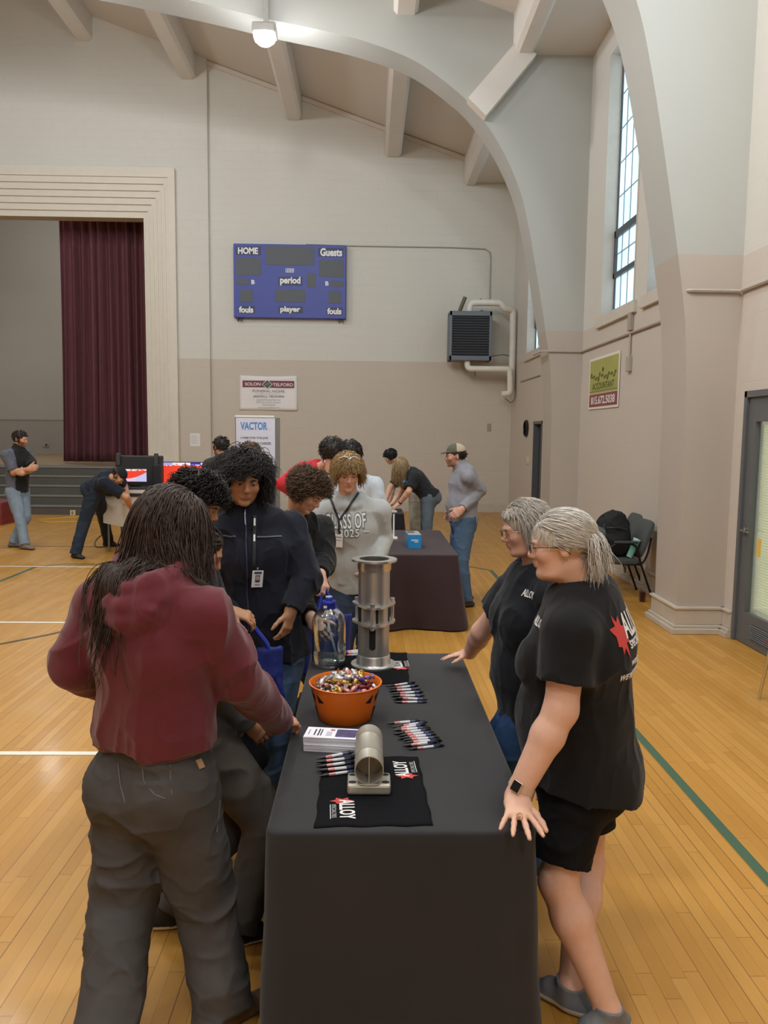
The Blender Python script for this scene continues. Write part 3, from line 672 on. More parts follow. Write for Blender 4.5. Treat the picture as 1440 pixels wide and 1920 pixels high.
def cloth_mat(col, crease=True, sheen=.15):
    t = NT('table cloth'); t.set(Roughness=.8, Base_Color=lin(col)); t.b.inputs['Specular IOR Level'].default_value = .25; t.b.inputs['Sheen Weight'].default_value = sheen
    v = t.coord(); w = t.noise(900, 1, v); n = t.noise(3.5, 4, v)
    sp = t.n('ShaderNodeSeparateXYZ'); t.l(v, sp.inputs[0])
    h = t.math('ADD', t.math('MULTIPLY', w, .12), t.math('MULTIPLY', n, .8))
    if crease:
        for ax, per in ((0, .26), (1, .46), (2, .30)):
            f = t.math('ABSOLUTE', t.math('SUBTRACT', t.math('FRACT', t.math('DIVIDE', sp.outputs[ax], per)), .5)); h = t.math('ADD', h, t.math('MULTIPLY', t.math('LESS_THAN', f, .014), .5))
    t.bump(h, .35, .004); c = lin(col)
    t.l(t.mix(n, tuple(q * .8 for q in c), tuple(q * 1.2 for q in c)), t.b.inputs['Base Color'])
    return t.m
TZ = 0.74
def folding_table(x0, x1, y0, y1, z, label, name='folding_table'):
    t = empty(name, ((x0 + x1) / 2, (y0 + y1) / 2, 0), 0, label, 'table'); c = Vector(t.location)
    MB().box((0, 0, z - .03), (x1 - x0 - .03, y1 - y0 - .03, .04), bev=.008).build('tabletop', mat('#c9c6bd', .5), t)
    for sx in (-1, 1):
        for sy in (-1, 1):
            MB().tube([(sx * ((x1 - x0) / 2 - .1), sy * ((y1 - y0) / 2 - .12), z - .05), (sx * ((x1 - x0) / 2 - .08), sy * ((y1 - y0) / 2 - .1), 0)], .014, 8).build('leg', mat('#6a6a6c', .4, .8), t, smooth=True)
    return t
folding_table(-.285, .505, 2.14, 3.98, TZ - .006, 'folding table under the black cloth in the front')
tag(drape('tablecloth', -.29, .508, 2.135, 3.985, TZ, .012, cloth_mat('#2b2b2d'), .03, .004, .006, 7, 3), 'black tablecloth draped to the floor over the nearest display table', 'tablecloth')
folding_table(.12, .88, 7.3, 9.2, TZ - .006, 'folding table under the dark plum cloth behind the front table')
tag(drape('tablecloth', .115, .885, 7.295, 9.205, TZ, .015, cloth_mat('#37292d', False), .04, .045, .034, 6, 5), 'dark plum tablecloth on the second table beside the man in the cap', 'tablecloth')
folding_table(-.4, .53, 11.1, 11.86, TZ - .006, 'farthest folding table under a black cloth where two women lean')
tag(drape('tablecloth', -.405, .535, 11.095, 11.865, TZ, .02, cloth_mat('#1d1a1e', False), .04, .05, .015, 7, 8), 'black tablecloth on the farthest table where two women lean', 'tablecloth')

# ---- towels with the embroidered mark
M_TOWEL = mat('#17171a', .95, var=.1, scale=60, bump=.5, bscale=500, spec=.1); M_RED = mat('#c8433f', .7, var=.05)
def towel(name, P, label, seed):
    P = [np.array(p) for p in P]; n = 30; V = []; r = np.random.default_rng(seed)
    for j in range(n):
        for i in range(n):
            u, v = i / (n - 1), j / (n - 1); p = (P[0] * (1 - u) + P[1] * u) * (1 - v) + (P[3] * (1 - u) + P[2] * u) * v
            e = .003 * math.sin(u * 17 + v * 3 + seed) * (abs(v - .5) > .45) + .002 * math.sin(v * 23 + seed) * (abs(u - .5) > .45)
            V.append((p[0] + e, p[1] + e, TZ + .0045 + .0012 * math.exp(-((v - .52) / .02) ** 2) + .0006 * math.sin(u * 9 + v * 7)))
    o = raw_mesh(name, V, [(j * n + i, (j + 1) * n + i, (j + 1) * n + i + 1, j * n + i + 1) for j in range(n - 1) for i in range(n - 1)], M_TOWEL)
    m = o.modifiers.new('thick', 'SOLIDIFY'); m.thickness = .004; m.offset = -1
    return tag(o, label, 'towel')
tw = towel('shop_towel', [(-.152, 2.655), (.190, 2.655), (.203, 2.172), (-.146, 2.162)], 'black towel with two red and white emblems under the steel tube fitting', 1)
tw2 = towel('shop_towel', [(-.15, 3.98), (.215, 3.97), (.203, 3.47), (-.16, 3.46)], 'black towel with an emblem under the tall flanged steel tube', 2)
def burst(r, seed, n=11):
    q = np.random.default_rng(seed); return [(math.cos(a) * r * (1 if i % 2 else .55) * q.uniform(.8, 1.15), math.sin(a) * r * (1 if i % 2 else .55) * q.uniform(.8, 1.15)) for i, a in enumerate(np.linspace(0, 2 * math.pi, 2 * n, endpoint=False))]
def flat(pts, M, m, name, parent, th=.0006):
    P = [M @ Vector((x, y, 0)) for x, y in pts]; z = M.to_3x3() @ Vector((0, 0, 1)); return MB().prism(P, z * th).build(name, m, parent)
def emblem(o, x, z, L, parent):
    """embroidered mark: red burst, white word, boxed line under it; o = start of the word, x = writing direction"""
    M = frame(o, x, z); W = Vector(x).normalized(); y = (Vector(z).normalized()).cross(W)
    A = frame(Vector(o) + W * L * .14 + y * .0, x, z)
    flat([(a * L * .16, b * L * .30) for a, b in burst(1, 4, 6)], A, M_RED, 'emblem_burst', parent)
    letters('ALLOY', .05, frame(Vector(o) + W * L * .55 + y * L * .10 + Vector(z) * .0008, x, z), M_WHITE, parent, 'emblem_word', bold=.0012, fit=(L * .9, L * .36))
    letters('SPECIALTIES', .02, frame(Vector(o) + W * L * .62 - y * L * .20 + Vector(z) * .0008, x, z), mat('#a9a9ad', .7), parent, 'emblem_line', fit=(L * .62, L * .10))
    flat([(L * .32, -L * .29), (L * .98, -L * .29), (L * .98, -L * .275), (L * .32, -L * .275)], frame(Vector(o) + Vector(z) * .0008, x, z), M_WHITE, 'emblem_rule', parent)
emblem((-.072, 2.335, TZ + .0065), (.06, -1, 0), (0, 0, 1), .135, tw)
emblem((.142, 2.475, TZ + .0065), (-.06, 1, 0), (0, 0, 1), .135, tw)
emblem((.175, 3.67, TZ + .0065), (-.05, 1, 0), (0, 0, 1), .15, tw2)

# ---- steel tube fitting lying on its slotted plate
M_STEEL = mat('#bcb7aa', .42, .6, var=.05, scale=12, bump=.05, bscale=300, stretch=(1, 1, 8)); M_STEELD = mat('#9a9080', .45, .6, var=.08, scale=20); M_HOLE = mat('#141210', .7)
t = empty('tube_fitting', (.013, 2.40, TZ + .006), 0, 'stainless tube lying on a slotted base plate on the near towel', 'fitting')
b = MB(); b.box((0, 0, .018), (.140, .098, .034), bev=.008); b.build('base_plate', M_STEEL, t, bev=0)
for sx in (-1, 1):
    for yy in (-.026, .028): MB().lathe([(0, .0), (.0085, .0), (.0085, .0008), (0, .0008)], 16, (sx * .053, yy, .0352), [[1.5, 0, 0], [0, 1, 0], [0, 0, 1]]).build('bolt_slot', M_HOLE, t)
RY = [[1, 0, 0], [0, 0, 1], [0, -1, 0]]     # lathe axis along +Y
R_, CZ = .047, .036 + .047
prof = [(R_ - .003, -.047), (R_, -.047), (R_, .02), (R_ + .0006, .022), (R_ + .0006, .028), (R_, .03), (R_, .155), (R_ + .0006, .157), (R_ + .0006, .163), (R_, .165), (R_, .225), (R_ - .003, .225)]
MB().lathe(prof, 64, (0, 0, CZ), RY, close=True).build('tube', M_STEEL, t, smooth=True)
for y in (.025, .16): MB().lathe([(R_ + .0008, y - .003), (R_ + .0012, y), (R_ + .0008, y + .003)], 64, (0, 0, CZ), RY).build('weld_seam', M_STEELD, t, smooth=True)
MB().box((0, .05, CZ), (.003, .19, 2 * R_ - .007)).build('divider', M_STEEL, t); MB().box((0, .10, CZ), (2 * R_ - .007, .1, .003)).build('divider', M_STEELD, t)
MB().lathe([(R_ - .004, .12), (0, .12)], 40, (0, 0, CZ), RY).build('inner_wall', M_STEELD, t)
MB().tube([(-.03, -.047, .037), (-.015, -.049, .036), (.015, -.049, .036), (.03, -.047, .037)], .003, 6).build('weld_seam', M_STEELD, t, smooth=True)

# ---- tall flanged tube
t = empty('flanged_tube', (.037, 3.75, TZ + .006), 0, 'tall brushed steel flanged tube with a middle collar beside the water jug', 'tube')
r = .078
MB().lathe([(r, .004), (r, .535), (r - .004, .535), (r - .004, .004)], 64, close=True).build('tube', mat('#c2c0bb', .36, .85, var=.08, scale=6, bump=.06, bscale=200, stretch=(8, 8, .6)), t, smooth=True)
for z0, s in ((0, 1), (.538, -1)):
    MB().lathe([(r - .004, z0), (.112, z0), (.112, z0 + s * .010), (r + .010, z0 + s * .012), (r + .006, z0 + s * .018), (r + .006, z0 + s * .05), (r + .002, z0 + s * .058), (r - .004, z0 + s * .058)], 64, close=True).build('flange', mat('#d6d6d3', .28, .85, var=.04), t, smooth=True)
for z0 in (.215, .305):
    P = []
    for k in range(72):
        a = 2 * math.pi * k / 72; q = math.cos(3 * (a + math.pi / 2)); P.append((.098 + .019 * max(q, -.6) ** 1 if q > 0 else .098 + .019 * q * .5, a))
    V = [(pr * math.cos(a), pr * math.sin(a), z0 + dz) for dz in (0, .010) for pr, a in P] + [((r + .0005) * math.cos(a), (r + .0005) * math.sin(a), z0 + dz) for dz in (0, .010) for pr, a in P]
    F = []
    for k in range(72):
        k2 = (k + 1) % 72; F += [(k, k2, 72 + k2, 72 + k), (72 + k, 72 + k2, 216 + k2, 216 + k), (k2, k, 144 + k, 144 + k2)]
    raw_mesh('collar', V, F, mat('#d6d6d3', .28, .85, var=.04), t, False)
for k in range(3):
    a = -math.pi / 2 + 2 * math.pi * k / 3 - .08
    MB().tube([(.103 * math.cos(a), .103 * math.sin(a), .20), (.103 * math.cos(a), .103 * math.sin(a), .325)], .009, 12).build('rod', mat('#d6d6d3', .28, .85, var=.04), t, smooth=True)
    MB().tube([(.103 * math.cos(a), .103 * math.sin(a), .315), (.103 * math.cos(a), .103 * math.sin(a), .332)], .013, 6).build('nut', mat('#d6d6d3', .28, .85, var=.04), t)
def patch(a0, a1, z0, z1, rr, rounded=False):
    V = []; F = []; n = 10
    for i in range(n + 1):
        a = a0 + (a1 - a0) * i / n; e = .012 * (1 - math.sqrt(max(0, 1 - (2 * i / n - 1) ** 2))) if rounded else 0
        V += [(rr * math.cos(a), rr * math.sin(a), z0 + e), (rr * math.cos(a), rr * math.sin(a), z1)]
    return V, [(2 * i, 2 * i + 2, 2 * i + 3, 2 * i + 1) for i in range(n)]
for a0, a1, z0, z1, rd in ((-1.86, -1.46, .095, .197, True), (-1.46, -1.30, .228, .302, False), (-.45, -.05, .228, .302, False), (-2.9, -2.5, .228, .302, False)):
    V, F = patch(a0, a1, z0, z1, r + .0012, rd); raw_mesh('slot', V, F, M_HOLE, t, True)

# ---- water jug
t = empty('water_jug', (-.187, 3.76, TZ + .001), 0, 'clear plastic water jug with a blue cap beside the flanged tube', 'jug')
R0 = .0845
outer = [(0, .002), (R0 * .8, .0), (R0 * .95, .006), (R0, .02), (R0, .082), (R0 - .003, .086), (R0, .09), (R0, .205), (R0 * .985, .225), (R0 * .93, .245), (R0 * .82, .263), (R0 * .64, .278), (.040, .286), (.034, .292), (.034, .305)]
inner = [(max(0, x - .0022), z + (.003 if z < .02 else 0)) for x, z in outer]
MB().lathe(outer + inner[::-1], 56).build('bottle', glass_mat(), t, smooth=True)
wt = [(0, .006), (R0 * .8 - .003, .005), (R0 * .95 - .003, .010), (R0 - .0032, .022), (R0 - .0032, .190), (0, .190)]
def water_mat(): return clear_mat('water', (.90, .95, .96), .22)
MB().lathe(wt, 56).build('water', water_mat(), t, smooth=True)
M_CAP = mat('#27339a', .35, var=.04)
MB().lathe([(0, .345), (.018, .345), (.020, .330), (.034, .328), (.037, .322), (.037, .318), (.036, .316), (.036, .290), (.030, .290), (0, .30)][::-1], 40).build('cap', M_CAP, t, smooth=True)
MB().lathe([(0, .352), (.017, .350), (.018, .333), (0, .333)][::-1], 24).build('spout', mat('#b6bcd6', .3), t, smooth=True)
MB().tube([(-.012, 0, .30), (.0, -.01, .20), (.03, -.02, .09), (.055, -.03, .02)], .006, 8).build('straw', mat('#cfd8de', .3), t, smooth=True)
MB().box((-.016, -.0365, .303), (.016, .002, .012)).build('cap_mark', M_WHITE, t)

# ---- candy bowl
t = empty('candy_bowl', (-.083, 3.05, TZ + .001), 0, 'orange plastic bowl with black cut-out shapes full of wrapped candy', 'bowl')
BR, BH = .145, .150
prof = [(0, .0), (.106, 0), (.111, .004), (.123, .05), (.135, .105), (BR - .002, BH - .004), (BR + .004, BH), (BR - .002, BH + .001), (BR - .006, BH - .006), (.131, .105), (.119, .05), (.107, .008), (0, .006)]
MB().lathe(prof, 72).build('shell', mat('#e5711c', .38, var=.04, scale=5), t, smooth=True)
M_BLK = mat('#141110', .5)
def bowl_r(z): return float(np.interp(z, [0, .004, .05, .105, BH], [.106, .111, .123, .135, BR])) + .0008
for ac in (-.30, math.pi + .30):
    for shape in ([(-.30, .135), (.12, .082), (.22, .112)], [(.32, .125), (.62, .095), (.38, .088)], [(-.10, .06), (.15, .066), (.12, .012), (-.04, .02)]):
        s = 1 if ac > 1 else -1
        V = []; F = []; K = 10; P = np.array(shape + shape[:1]); c0 = np.mean(shape, 0)
        ring = [P[i] * (1 - k / K) + P[i + 1] * k / K for i in range(len(shape)) for k in range(K)]
        V = [(bowl_r(z) * math.cos(ac + s * a), bowl_r(z) * math.sin(ac + s * a), z) for a, z in ring]
        ring2 = [c0 + (p - c0) * .5 for p in ring]; V += [(bowl_r(z) * math.cos(ac + s * a), bowl_r(z) * math.sin(ac + s * a), z) for a, z in ring2]
        V.append((bowl_r(c0[1]) * math.cos(ac + s * c0[0]), bowl_r(c0[1]) * math.sin(ac + s * c0[0]), c0[1])); n = len(ring)
        F = [(i, (i + 1) % n, n + (i + 1) % n, n + i) for i in range(n)] + [(n + i, n + (i + 1) % n, 2 * n) for i in range(n)]
        raw_mesh('face_cutout', V, F, M_BLK, t, True)
o = MB().lathe([(0, .02), (.105, .02), (.124, .09), (.126, .115), (0, .128)], 40).build('candy_fill', mat('#7d5a45', .4, var=.3, scale=60), None, smooth=True); o.location = (-.083, 3.05, TZ + .001)
tag(o, 'dense fill of wrapped candy beneath the top layer in the orange bowl', 'candy', kind='stuff')
def candy_mesh(seed):
    q = np.random.default_rng(seed); b = MB(); n = 10; prof = []
    for x, r in ((-.027, .013), (-.022, .010), (-.016, .0045), (-.013, .008), (-.008, .0105), (0, .0112), (.008, .0105), (.013, .008), (.016, .0045), (.022, .010), (.027, .013)): prof.append((r, x))
    b.lathe(prof, n, (0, 0, 0), RX)
    b.v = [(x, y * (1 + .25 * q.standard_normal()) if abs(x) > .02 else y * q.uniform(.9, 1.1), z * (.5 + .3 * q.standard_normal()) if abs(x) > .02 else z * q.uniform(.8, 1.1)) for x, y, z in b.v]
    return b
CK = [('gold', '#c9a45a', .75), ('silver-white', '#d6d2d6', .55), ('maroon', '#6e2a33', .45), ('purple', '#6b5596', .45), ('brown', '#6a4530', .45), ('pink', '#c98a86', .45)]
protos = {}
for i, (nm, cc, me_) in enumerate(CK):
    o = candy_mesh(i).build('wrapped_candy', mat(cc, .28, me_, var=.25, scale=90, bump=.5, bscale=160), None, smooth=True); protos[nm] = o
q = np.random.default_rng(5); first = set(); NC = 0
for ring, (rr, zz, cnt) in enumerate(((.112, .130, 17), (.085, .142, 15), (.055, .151, 11), (.028, .158, 6), (.0, .163, 1), (.098, .150, 12), (.066, .165, 9), (.03, .172, 4))):
    for k in range(cnt):
        nm = ['gold', 'silver-white', 'maroon', 'gold', 'purple', 'silver-white', 'brown', 'pink'][int(q.integers(0, 8))]; p0 = protos[nm]
        if nm in first: o = p0.copy(); COL.objects.link(o)
        else: o = p0; first.add(nm)
        a = 2 * math.pi * (k + q.uniform(-.3, .3)) / cnt + ring; r1 = rr + q.uniform(-.006, .004)
        o.location = (-.083 + r1 * math.cos(a), 3.05 + r1 * math.sin(a), TZ + zz + q.uniform(-.003, .005)); o.rotation_euler = (q.uniform(0, 6), q.uniform(-.6, .6), q.uniform(0, 6)); NC += 1
        tag(o, '%s twist-wrapped candy heaped in the orange bowl' % nm, 'candy', '%s candies in the orange bowl' % nm)

# ---- leaflets
def leaflets(cx, cy, rz, z, h, label, n, show):
    t = empty('leaflet_stack', (cx, cy, z), rz, label, 'leaflets'); b = MB(); q = np.random.default_rng(n)
    for i in range(n):
        d = h / n; b.box((q.uniform(-.0012, .0012), q.uniform(-.0012, .0012), d * (i + .5)), (.205, .098, d * .8), Matrix.Rotation(q.uniform(-.008, .008), 3, 'Z'))
    b.build('sheets', mat('#eceaf2', .6, var=.02), t)
    if show:
        zt = h + .0006; b = MB()
        for x, w, l in ((-.088, .002, .045), (-.066, .005, .055), (-.052, .005, .062), (-.042, .004, .058)): b.box((x, 0, zt), (w, l, .0006))
        b.build('headline', M_INK, t)
        b = MB()
        for i in range(7): b.box((-.022 + i * .0032, -.01, zt), (.0012, .04, .0005))
        b.build('small_print', mat('#a09aa6', .6), t)
        M = frame((-.004, .026, zt), (0, 1, 0), (0, 0, 1)); flat([(a * .009, b_ * .012) for a, b_ in burst(1, 3, 6)], M, M_RED, 'logo', t)
        MB().box((.05, 0, zt), (.075, .07, .0006)).build('photo_print', mat('#4a4770', .4, var=.5, scale=45), t)
    return t
leaflets(-.118, 2.745, -.14, TZ + .001, .026, 'lower stack of white leaflets in front of the orange bowl', 14, False)
leaflets(-.120, 2.750, -.125, TZ + .0275, .026, 'upper stack of white leaflets with a printed cover by the bowl', 14, True)

# ---- pens
def pen_barrel_mat():
    q = NT('flag print'); q.set(Roughness=.3); v = q.coord(); s = q.n('ShaderNodeSeparateXYZ'); q.l(v, s.inputs[0]); x = s.outputs[0]
    st = q.math('LESS_THAN', q.math('FRACT', q.math('ADD', q.math('MULTIPLY', s.outputs[1], 260), q.math('MULTIPLY', x, 22))), .5)
    c = q.mix(q.math('LESS_THAN', x, -.012), lin('#dfe0e4'), q.mix(st, lin('#e2b9b6'), lin('#cf7d7b')))
    dots = q.math('GREATER_THAN', q.noise(900, 0, v), .62)
    c = q.mix(q.math('GREATER_THAN', x, .028), c, q.mix(dots, lin('#26315f'), lin('#9aa3c4')))
    gr = q.math('MULTIPLY', q.math('GREATER_THAN', q.noise(700, 0, v), .6), q.math('MULTIPLY', q.math('GREATER_THAN', x, -.01), q.math('LESS_THAN', x, .026)))
    c = q.mix(q.math('MULTIPLY', gr, .5), c, lin('#7a7a80')); q.l(c, q.b.inputs['Base Color']); return q.m
M_PENB = mat('#131317', .35)
RXP = [[0, 0, 1], [0, 1, 0], [-1, 0, 0]]
pen = empty('ballpoint_pen', (0, 0, 0))
MB().lathe([(.0045, -.036), (.0052, -.02), (.0052, .05), (.0050, .052)], 12, (0, 0, 0), RXP).build('barrel', pen_barrel_mat(), pen, smooth=True)
MB().lathe([(.0008, -.072), (.0022, -.066), (.0040, -.056), (.0056, -.050), (.0056, -.037), (.0046, -.036)], 12, (0, 0, 0), RXP).build('grip', M_PENB, pen, smooth=True)
MB().lathe([(.0053, .050), (.0053, .062), (.0035, .066), (.0030, .072), (0, .073)], 12, (0, 0, 0), RXP).build('plunger', M_PENB, pen, smooth=True)
MB().box((.045, .0, .0068), (.036, .003, .0015)).build('clip', M_PENB, pen)
npen = 0
def place_pen(x, y, z, rz, roll, label, group, tilt=0):
    global npen
    o = pen if npen == 0 else copy_tree(pen); npen += 1
    o.location = (x, y, z); o.rotation_euler = (roll, tilt, rz); tag(o, label, 'pen', group)
q = np.random.default_rng(21)
for i in range(20):      # fan right of the leaflets
    f = i / 19; lay = i % 2
    place_pen(.218 - .055 * f + q.uniform(-.014, .014), 2.735 + .225 * f, TZ + .0058 + .0085 * lay, .26 + .10 * f + q.uniform(-.12, .12), q.uniform(-.9, .9), 'flag-print ballpoint pen in the large fan right of the steel tube fitting', 'pens in the large fan')
for i in range(13):      # fan right of the bowl
    f = i / 12; lay = i % 2
    place_pen(.197 - .045 * f + q.uniform(-.012, .012), 3.215 + .23 * f, TZ + .0058 + .0085 * lay, -.04 + .42 * f + q.uniform(-.10, .10), q.uniform(-.9, .9), 'flag-print ballpoint pen in the fan beside the orange bowl', 'pens beside the bowl')
for i in range(8):       # left of the tube fitting
    f = i / 7; lay = i % 2
    place_pen(-.092 + .005 * f - .022 * f + q.uniform(-.006, .006), 2.505 + .125 * f, TZ + .0105 + .0085 * lay, .26 + .12 * f + q.uniform(-.06, .06), q.uniform(-.9, .9), 'flag-print ballpoint pen in the bunch left of the steel tube fitting', 'pens left of the tube fitting')
for i in range(6):       # between jug and flanged tube
    f = i / 5
    place_pen(-.062 + q.uniform(-.006, .006), 3.90 + .05 * f, TZ + .0105 + .0085 * (i % 2), .1 + .3 * f, q.uniform(-.9, .9), 'flag-print ballpoint pen lying behind the jug and the tall tube', 'pens behind the jug')

# ---- second table: blue box, little stand
t = empty('blue_box', (.475, 7.85, TZ), .06, 'small bright blue box with a silver lid on the second table', 'box')
MB().box((0, 0, .07), (.135, .30, .14), bev=.003).build('carton', mat('#2787c4', .4, var=.03), t)
MB().box((0, 0, .1415), (.128, .29, .003)).build('lid', mat('#c9c9c7', .35, .4, var=.15, scale=12), t)
MB().box((-.02, .04, .144), (.07, .12, .002)).build('lid_print', mat('#55595c', .5, var=.4, scale=30), t)
b = MB(); b.box((0, -.151, .085), (.07, .002, .012)); b.box((.015, -.151, .068), (.04, .002, .01)); b.build('print', mat('#cfe3f2', .5), t)
t = empty('leaflet_holder', (.275, 8.45, TZ), 0, 'small white sign stand with a thin upright on the second table', 'stand')
MB().box((0, 0, .006), (.12, .16, .012)).build('base', mat('#dcdce0', .5, var=.1, scale=40), t)
MB().box((.02, .02, .14), (.018, .012, .26), bev=.003).build('upright', mat('#e4e2e0', .4), t)
t = empty('handout', (.21, 11.3, TZ + .003), .2, 'blue and white handouts piled on the farthest table', 'handouts')
b = MB(); b.box((-.12, 0, .03), (.2, .18, .06), bev=.01); b.build('blue_bundle', mat('#2a3aa8', .5, var=.2), t)
MB().box((.1, .0, .012), (.22, .2, .024)).build('paper_stack', M_WHITE, t)

# ================================================================ left side of the hall
# roll-up sign
t = empty('banner_stand', (-1.50, 10.3, 0), 0, 'grey framed roll-up sign with blue title lettering standing before the far wall', 'sign')
VX0, VX1, VZ = -1.765, -1.175, 2.09
def vp(zx, zy):  # zoom pixels -> sign face
    return VX0 + (zx - 118) / (1060 - 118) * (VX1 - VX0), VZ - (zy - 140) / 1127 * .70
k = (VX1 - VX0) / 942; fy = 10.285
rel(MB().span((VX0, 10.30, .06), (VX1, 10.33, VZ), .004).build('backing', mat('#75766f', .5, var=.05)), t)
a = vp(140, 150); c = vp(965, 1140)
rel(MB().span((a[0], fy, .9), (c[0], fy + .01, a[1])).build('sheet', mat('#d4d4e2', .5, var=.02)), t)
c2 = vp(965, 1180)
rel(MB().span((a[0], fy - .002, c2[1]), (c[0], fy + .008, c[1])).build('blue_band', mat('#5b6bb5', .5)), t)
rel(MB().span((a[0], fy - .003, .62), (c[0], fy + .008, c2[1])).build('photo_print', mat('#3c424d', .5, var=.6, scale=22)), t)
a = vp(118, 100); c = vp(945, 140); rel(MB().span((a[0], fy, c[1]), (c[0], fy + .04, a[1]), .004).build('top_rail', M_WHITE), t)
rel(MB().span((VX0 - .03, 10.2, 0), (VX1 + .03, 10.42, .07), .01).build('base', mat('#8a8a88', .4, .5)), t)
for s, cx, cy, w, h, m, bo in (('VACTOR', 518, 322, 570, 165, mat('#4a86c8', .5), .003), ('COME FOR THE JOB.', 528, 580, 590, 52, mat('#4a4a52', .5), .001), ('STAY FOR THE CAREER.', 540, 690, 700, 52, mat('#4a4a52', .5), .001)):
    p = vp(cx, cy); rel(letters(s, .1, frame((p[0], fy - .002, p[1]), (1, 0, 0), (0, -1, 0)), m, fit=(w * k, h * .70 / 1127), bold=bo), t)
# demo table with cases and screens
DZ, DY = .885, 12.0
t = empty('folding_table', (-3.25, DY + .38, 0), 0, 'white-skirted table carrying a black case beside the bending man', 'table')
rel(MB().span((-4.12, DY, DZ - .03), (-2.5, DY + .76, DZ), .005).build('tabletop', mat('#dcdad4', .5)), t)
b = MB(); b.prism([(-4.11, DY - .01, DZ - .01), (-2.5, DY - .01, DZ - .01), (-2.5, DY - .01, .42), (-3.6, DY - .01, .36), (-4.11, DY - .01, .46)], (0, .008, 0)); b.prism([(-4.12, DY, DZ - .01), (-4.12, DY + .75, DZ - .01), (-4.12, DY + .75, .42), (-4.12, DY, .46)], (.008, 0, 0))
rel(b.build('skirt', mat('#dcdad6', .7, var=.03)), t)
for x in (-4.06, -2.56):
    for y in (DY + .06, DY + .7): rel(MB().tube([(x, y, DZ - .03), (x, y, 0)], .016, 8).build('leg', mat('#7a7a78', .4, .7), smooth=True), t)
M_CASE = mat('#2b2b2d', .55, var=.06, scale=30)
t = empty('equipment_case', (-3.45, DY + .3, DZ), 0, 'open black equipment case with a small lit screen on the white table', 'case')
rel(MB().span((-4.08, DY - .05, DZ + .002), (-3.3, DY + .42, DZ + .14), .012).build('tray', M_CASE), t)
rel(MB().span((-4.05, DY + .42, DZ + .10), (-3.31, DY + .56, 1.50), .02).build('lid', M_CASE), t)
for x in (-3.99, -3.39): rel(MB().span((x - .03, DY + .38, 1.34), (x + .03, DY + .44, 1.54), .006).build('latch', mat('#55565a', .4, .6)), t)
rel(MB().span((-3.44, DY + .36, DZ + .13), (-3.31, DY + .44, 1.36), .01).build('speaker_column', mat('#1d1d20', .6)), t)
sc_x0, sc_x1, sc_z0, sc_z1 = -3.80, -3.44, 1.11, 1.302
sy = DY + .02
rel(MB().span((sc_x0 - .012, sy, sc_z0 - .06), (sc_x1 + .012, sy + .04, sc_z1 + .012), .004).build('monitor', mat('#161618', .4)), t)
rel(MB().span((sc_x0 + .1, sy + .01, DZ + .13), (sc_x1 - .1, sy + .03, sc_z0)).build('monitor_foot', mat('#161618', .4)), t)
def screen_mat(x0, x1, z0, z1, kind):
    q = NT('lit screen'); g = q.coord(); s = q.n('ShaderNodeSeparateXYZ'); q.l(g, s.inputs[0])
    u = q.math('DIVIDE', q.math('SUBTRACT', s.outputs[0], x0), x1 - x0); v = q.math('DIVIDE', q.math('SUBTRACT', s.outputs[2], z0), z1 - z0)
    red = lin('#f0452c'); lil = lin('#c3c6ee'); wh = lin('#f3e8ea')
    n = q.noise(26, 2, g)
    if kind == 0:
        edge = q.math('ADD', q.math('MULTIPLY', q.math('POWER', u, 2.2), .55), .22)
        c = q.mix(q.math('LESS_THAN', v, edge), red, q.mix(q.math('GREATER_THAN', u, .55), lin('#e7c3da'), lil)); top = .86
    else: c = q.mix(q.math('GREATER_THAN', v, 2.0), red, lil); top = .86
    band = q.math('MULTIPLY', q.math('GREATER_THAN', q.math('ADD', v, q.math('MULTIPLY', n, .12)), top + (.135 if kind else .06)), q.math('LESS_THAN', q.math('ADD', q.math('MULTIPLY', u, .25), n), .72))
    c = q.mix(band, c, wh)
    if kind: 
        bl = q.math('MULTIPLY', q.math('GREATER_THAN', v, .955), q.math('MULTIPLY', q.math('GREATER_THAN', u, .42), q.math('LESS_THAN', u, .56))); c = q.mix(bl, c, lin('#2a2ad8'))
        b2 = q.math('MULTIPLY', q.math('GREATER_THAN', v, .94), q.math('LESS_THAN', u, .18)); c = q.mix(b2, c, lin('#a9a4e4'))
    q.l(c, q.b.inputs['Emission Color']); q.b.inputs['Emission Strength'].default_value = 1.0; q.set(Base_Color=(.01, .01, .01), Roughness=.3); return q.m
rel(MB().span((sc_x0, sy - .003, sc_z0), (sc_x1, sy, sc_z1)).build('screen', screen_mat(sc_x0, sc_x1, sc_z0, sc_z1, 0)), t)
rel(MB().span((-4.06, DY - .04, DZ + .14), (-3.98, DY + .1, DZ + .19), .01).build('red_grip', mat('#a8392f', .5)), t)
rel(MB().span((-3.95, DY - .06, DZ + .045), (-3.33, DY - .049, DZ + .10), .004).build('label_plate', mat('#cfcdc9', .5, var=.1, scale=14)), t)
TY = 12.9; p0, p1 = at(298, 867, TY), at(297, 905, TY); TX0, TX1 = p0[0], p0[0] + 1.24; TZ1 = p0[2]; TZ0 = TZ1 - .70
t = empty('television', ((TX0 + TX1) / 2, TY, 0), 0, 'wide television showing a red picture behind the students', 'television')
rel(MB().span((TX0 - .012, TY, TZ0 - .015), (TX1 + .012, TY + .06, TZ1 + .012), .005).build('bezel', mat('#131315', .4)), t)
rel(MB().span((TX0, TY - .003, TZ0), (TX1, TY, TZ1)).build('screen', screen_mat(TX0, TX1, TZ0, TZ1, 1)), t)
b = MB(); b.tube([((TX0 + TX1) / 2, TY + .07, TZ0 + .3), ((TX0 + TX1) / 2, TY + .07, .05)], .03, 10); rel(b.build('stand_post', mat('#1b1b1d', .4, .5), smooth=True), t)
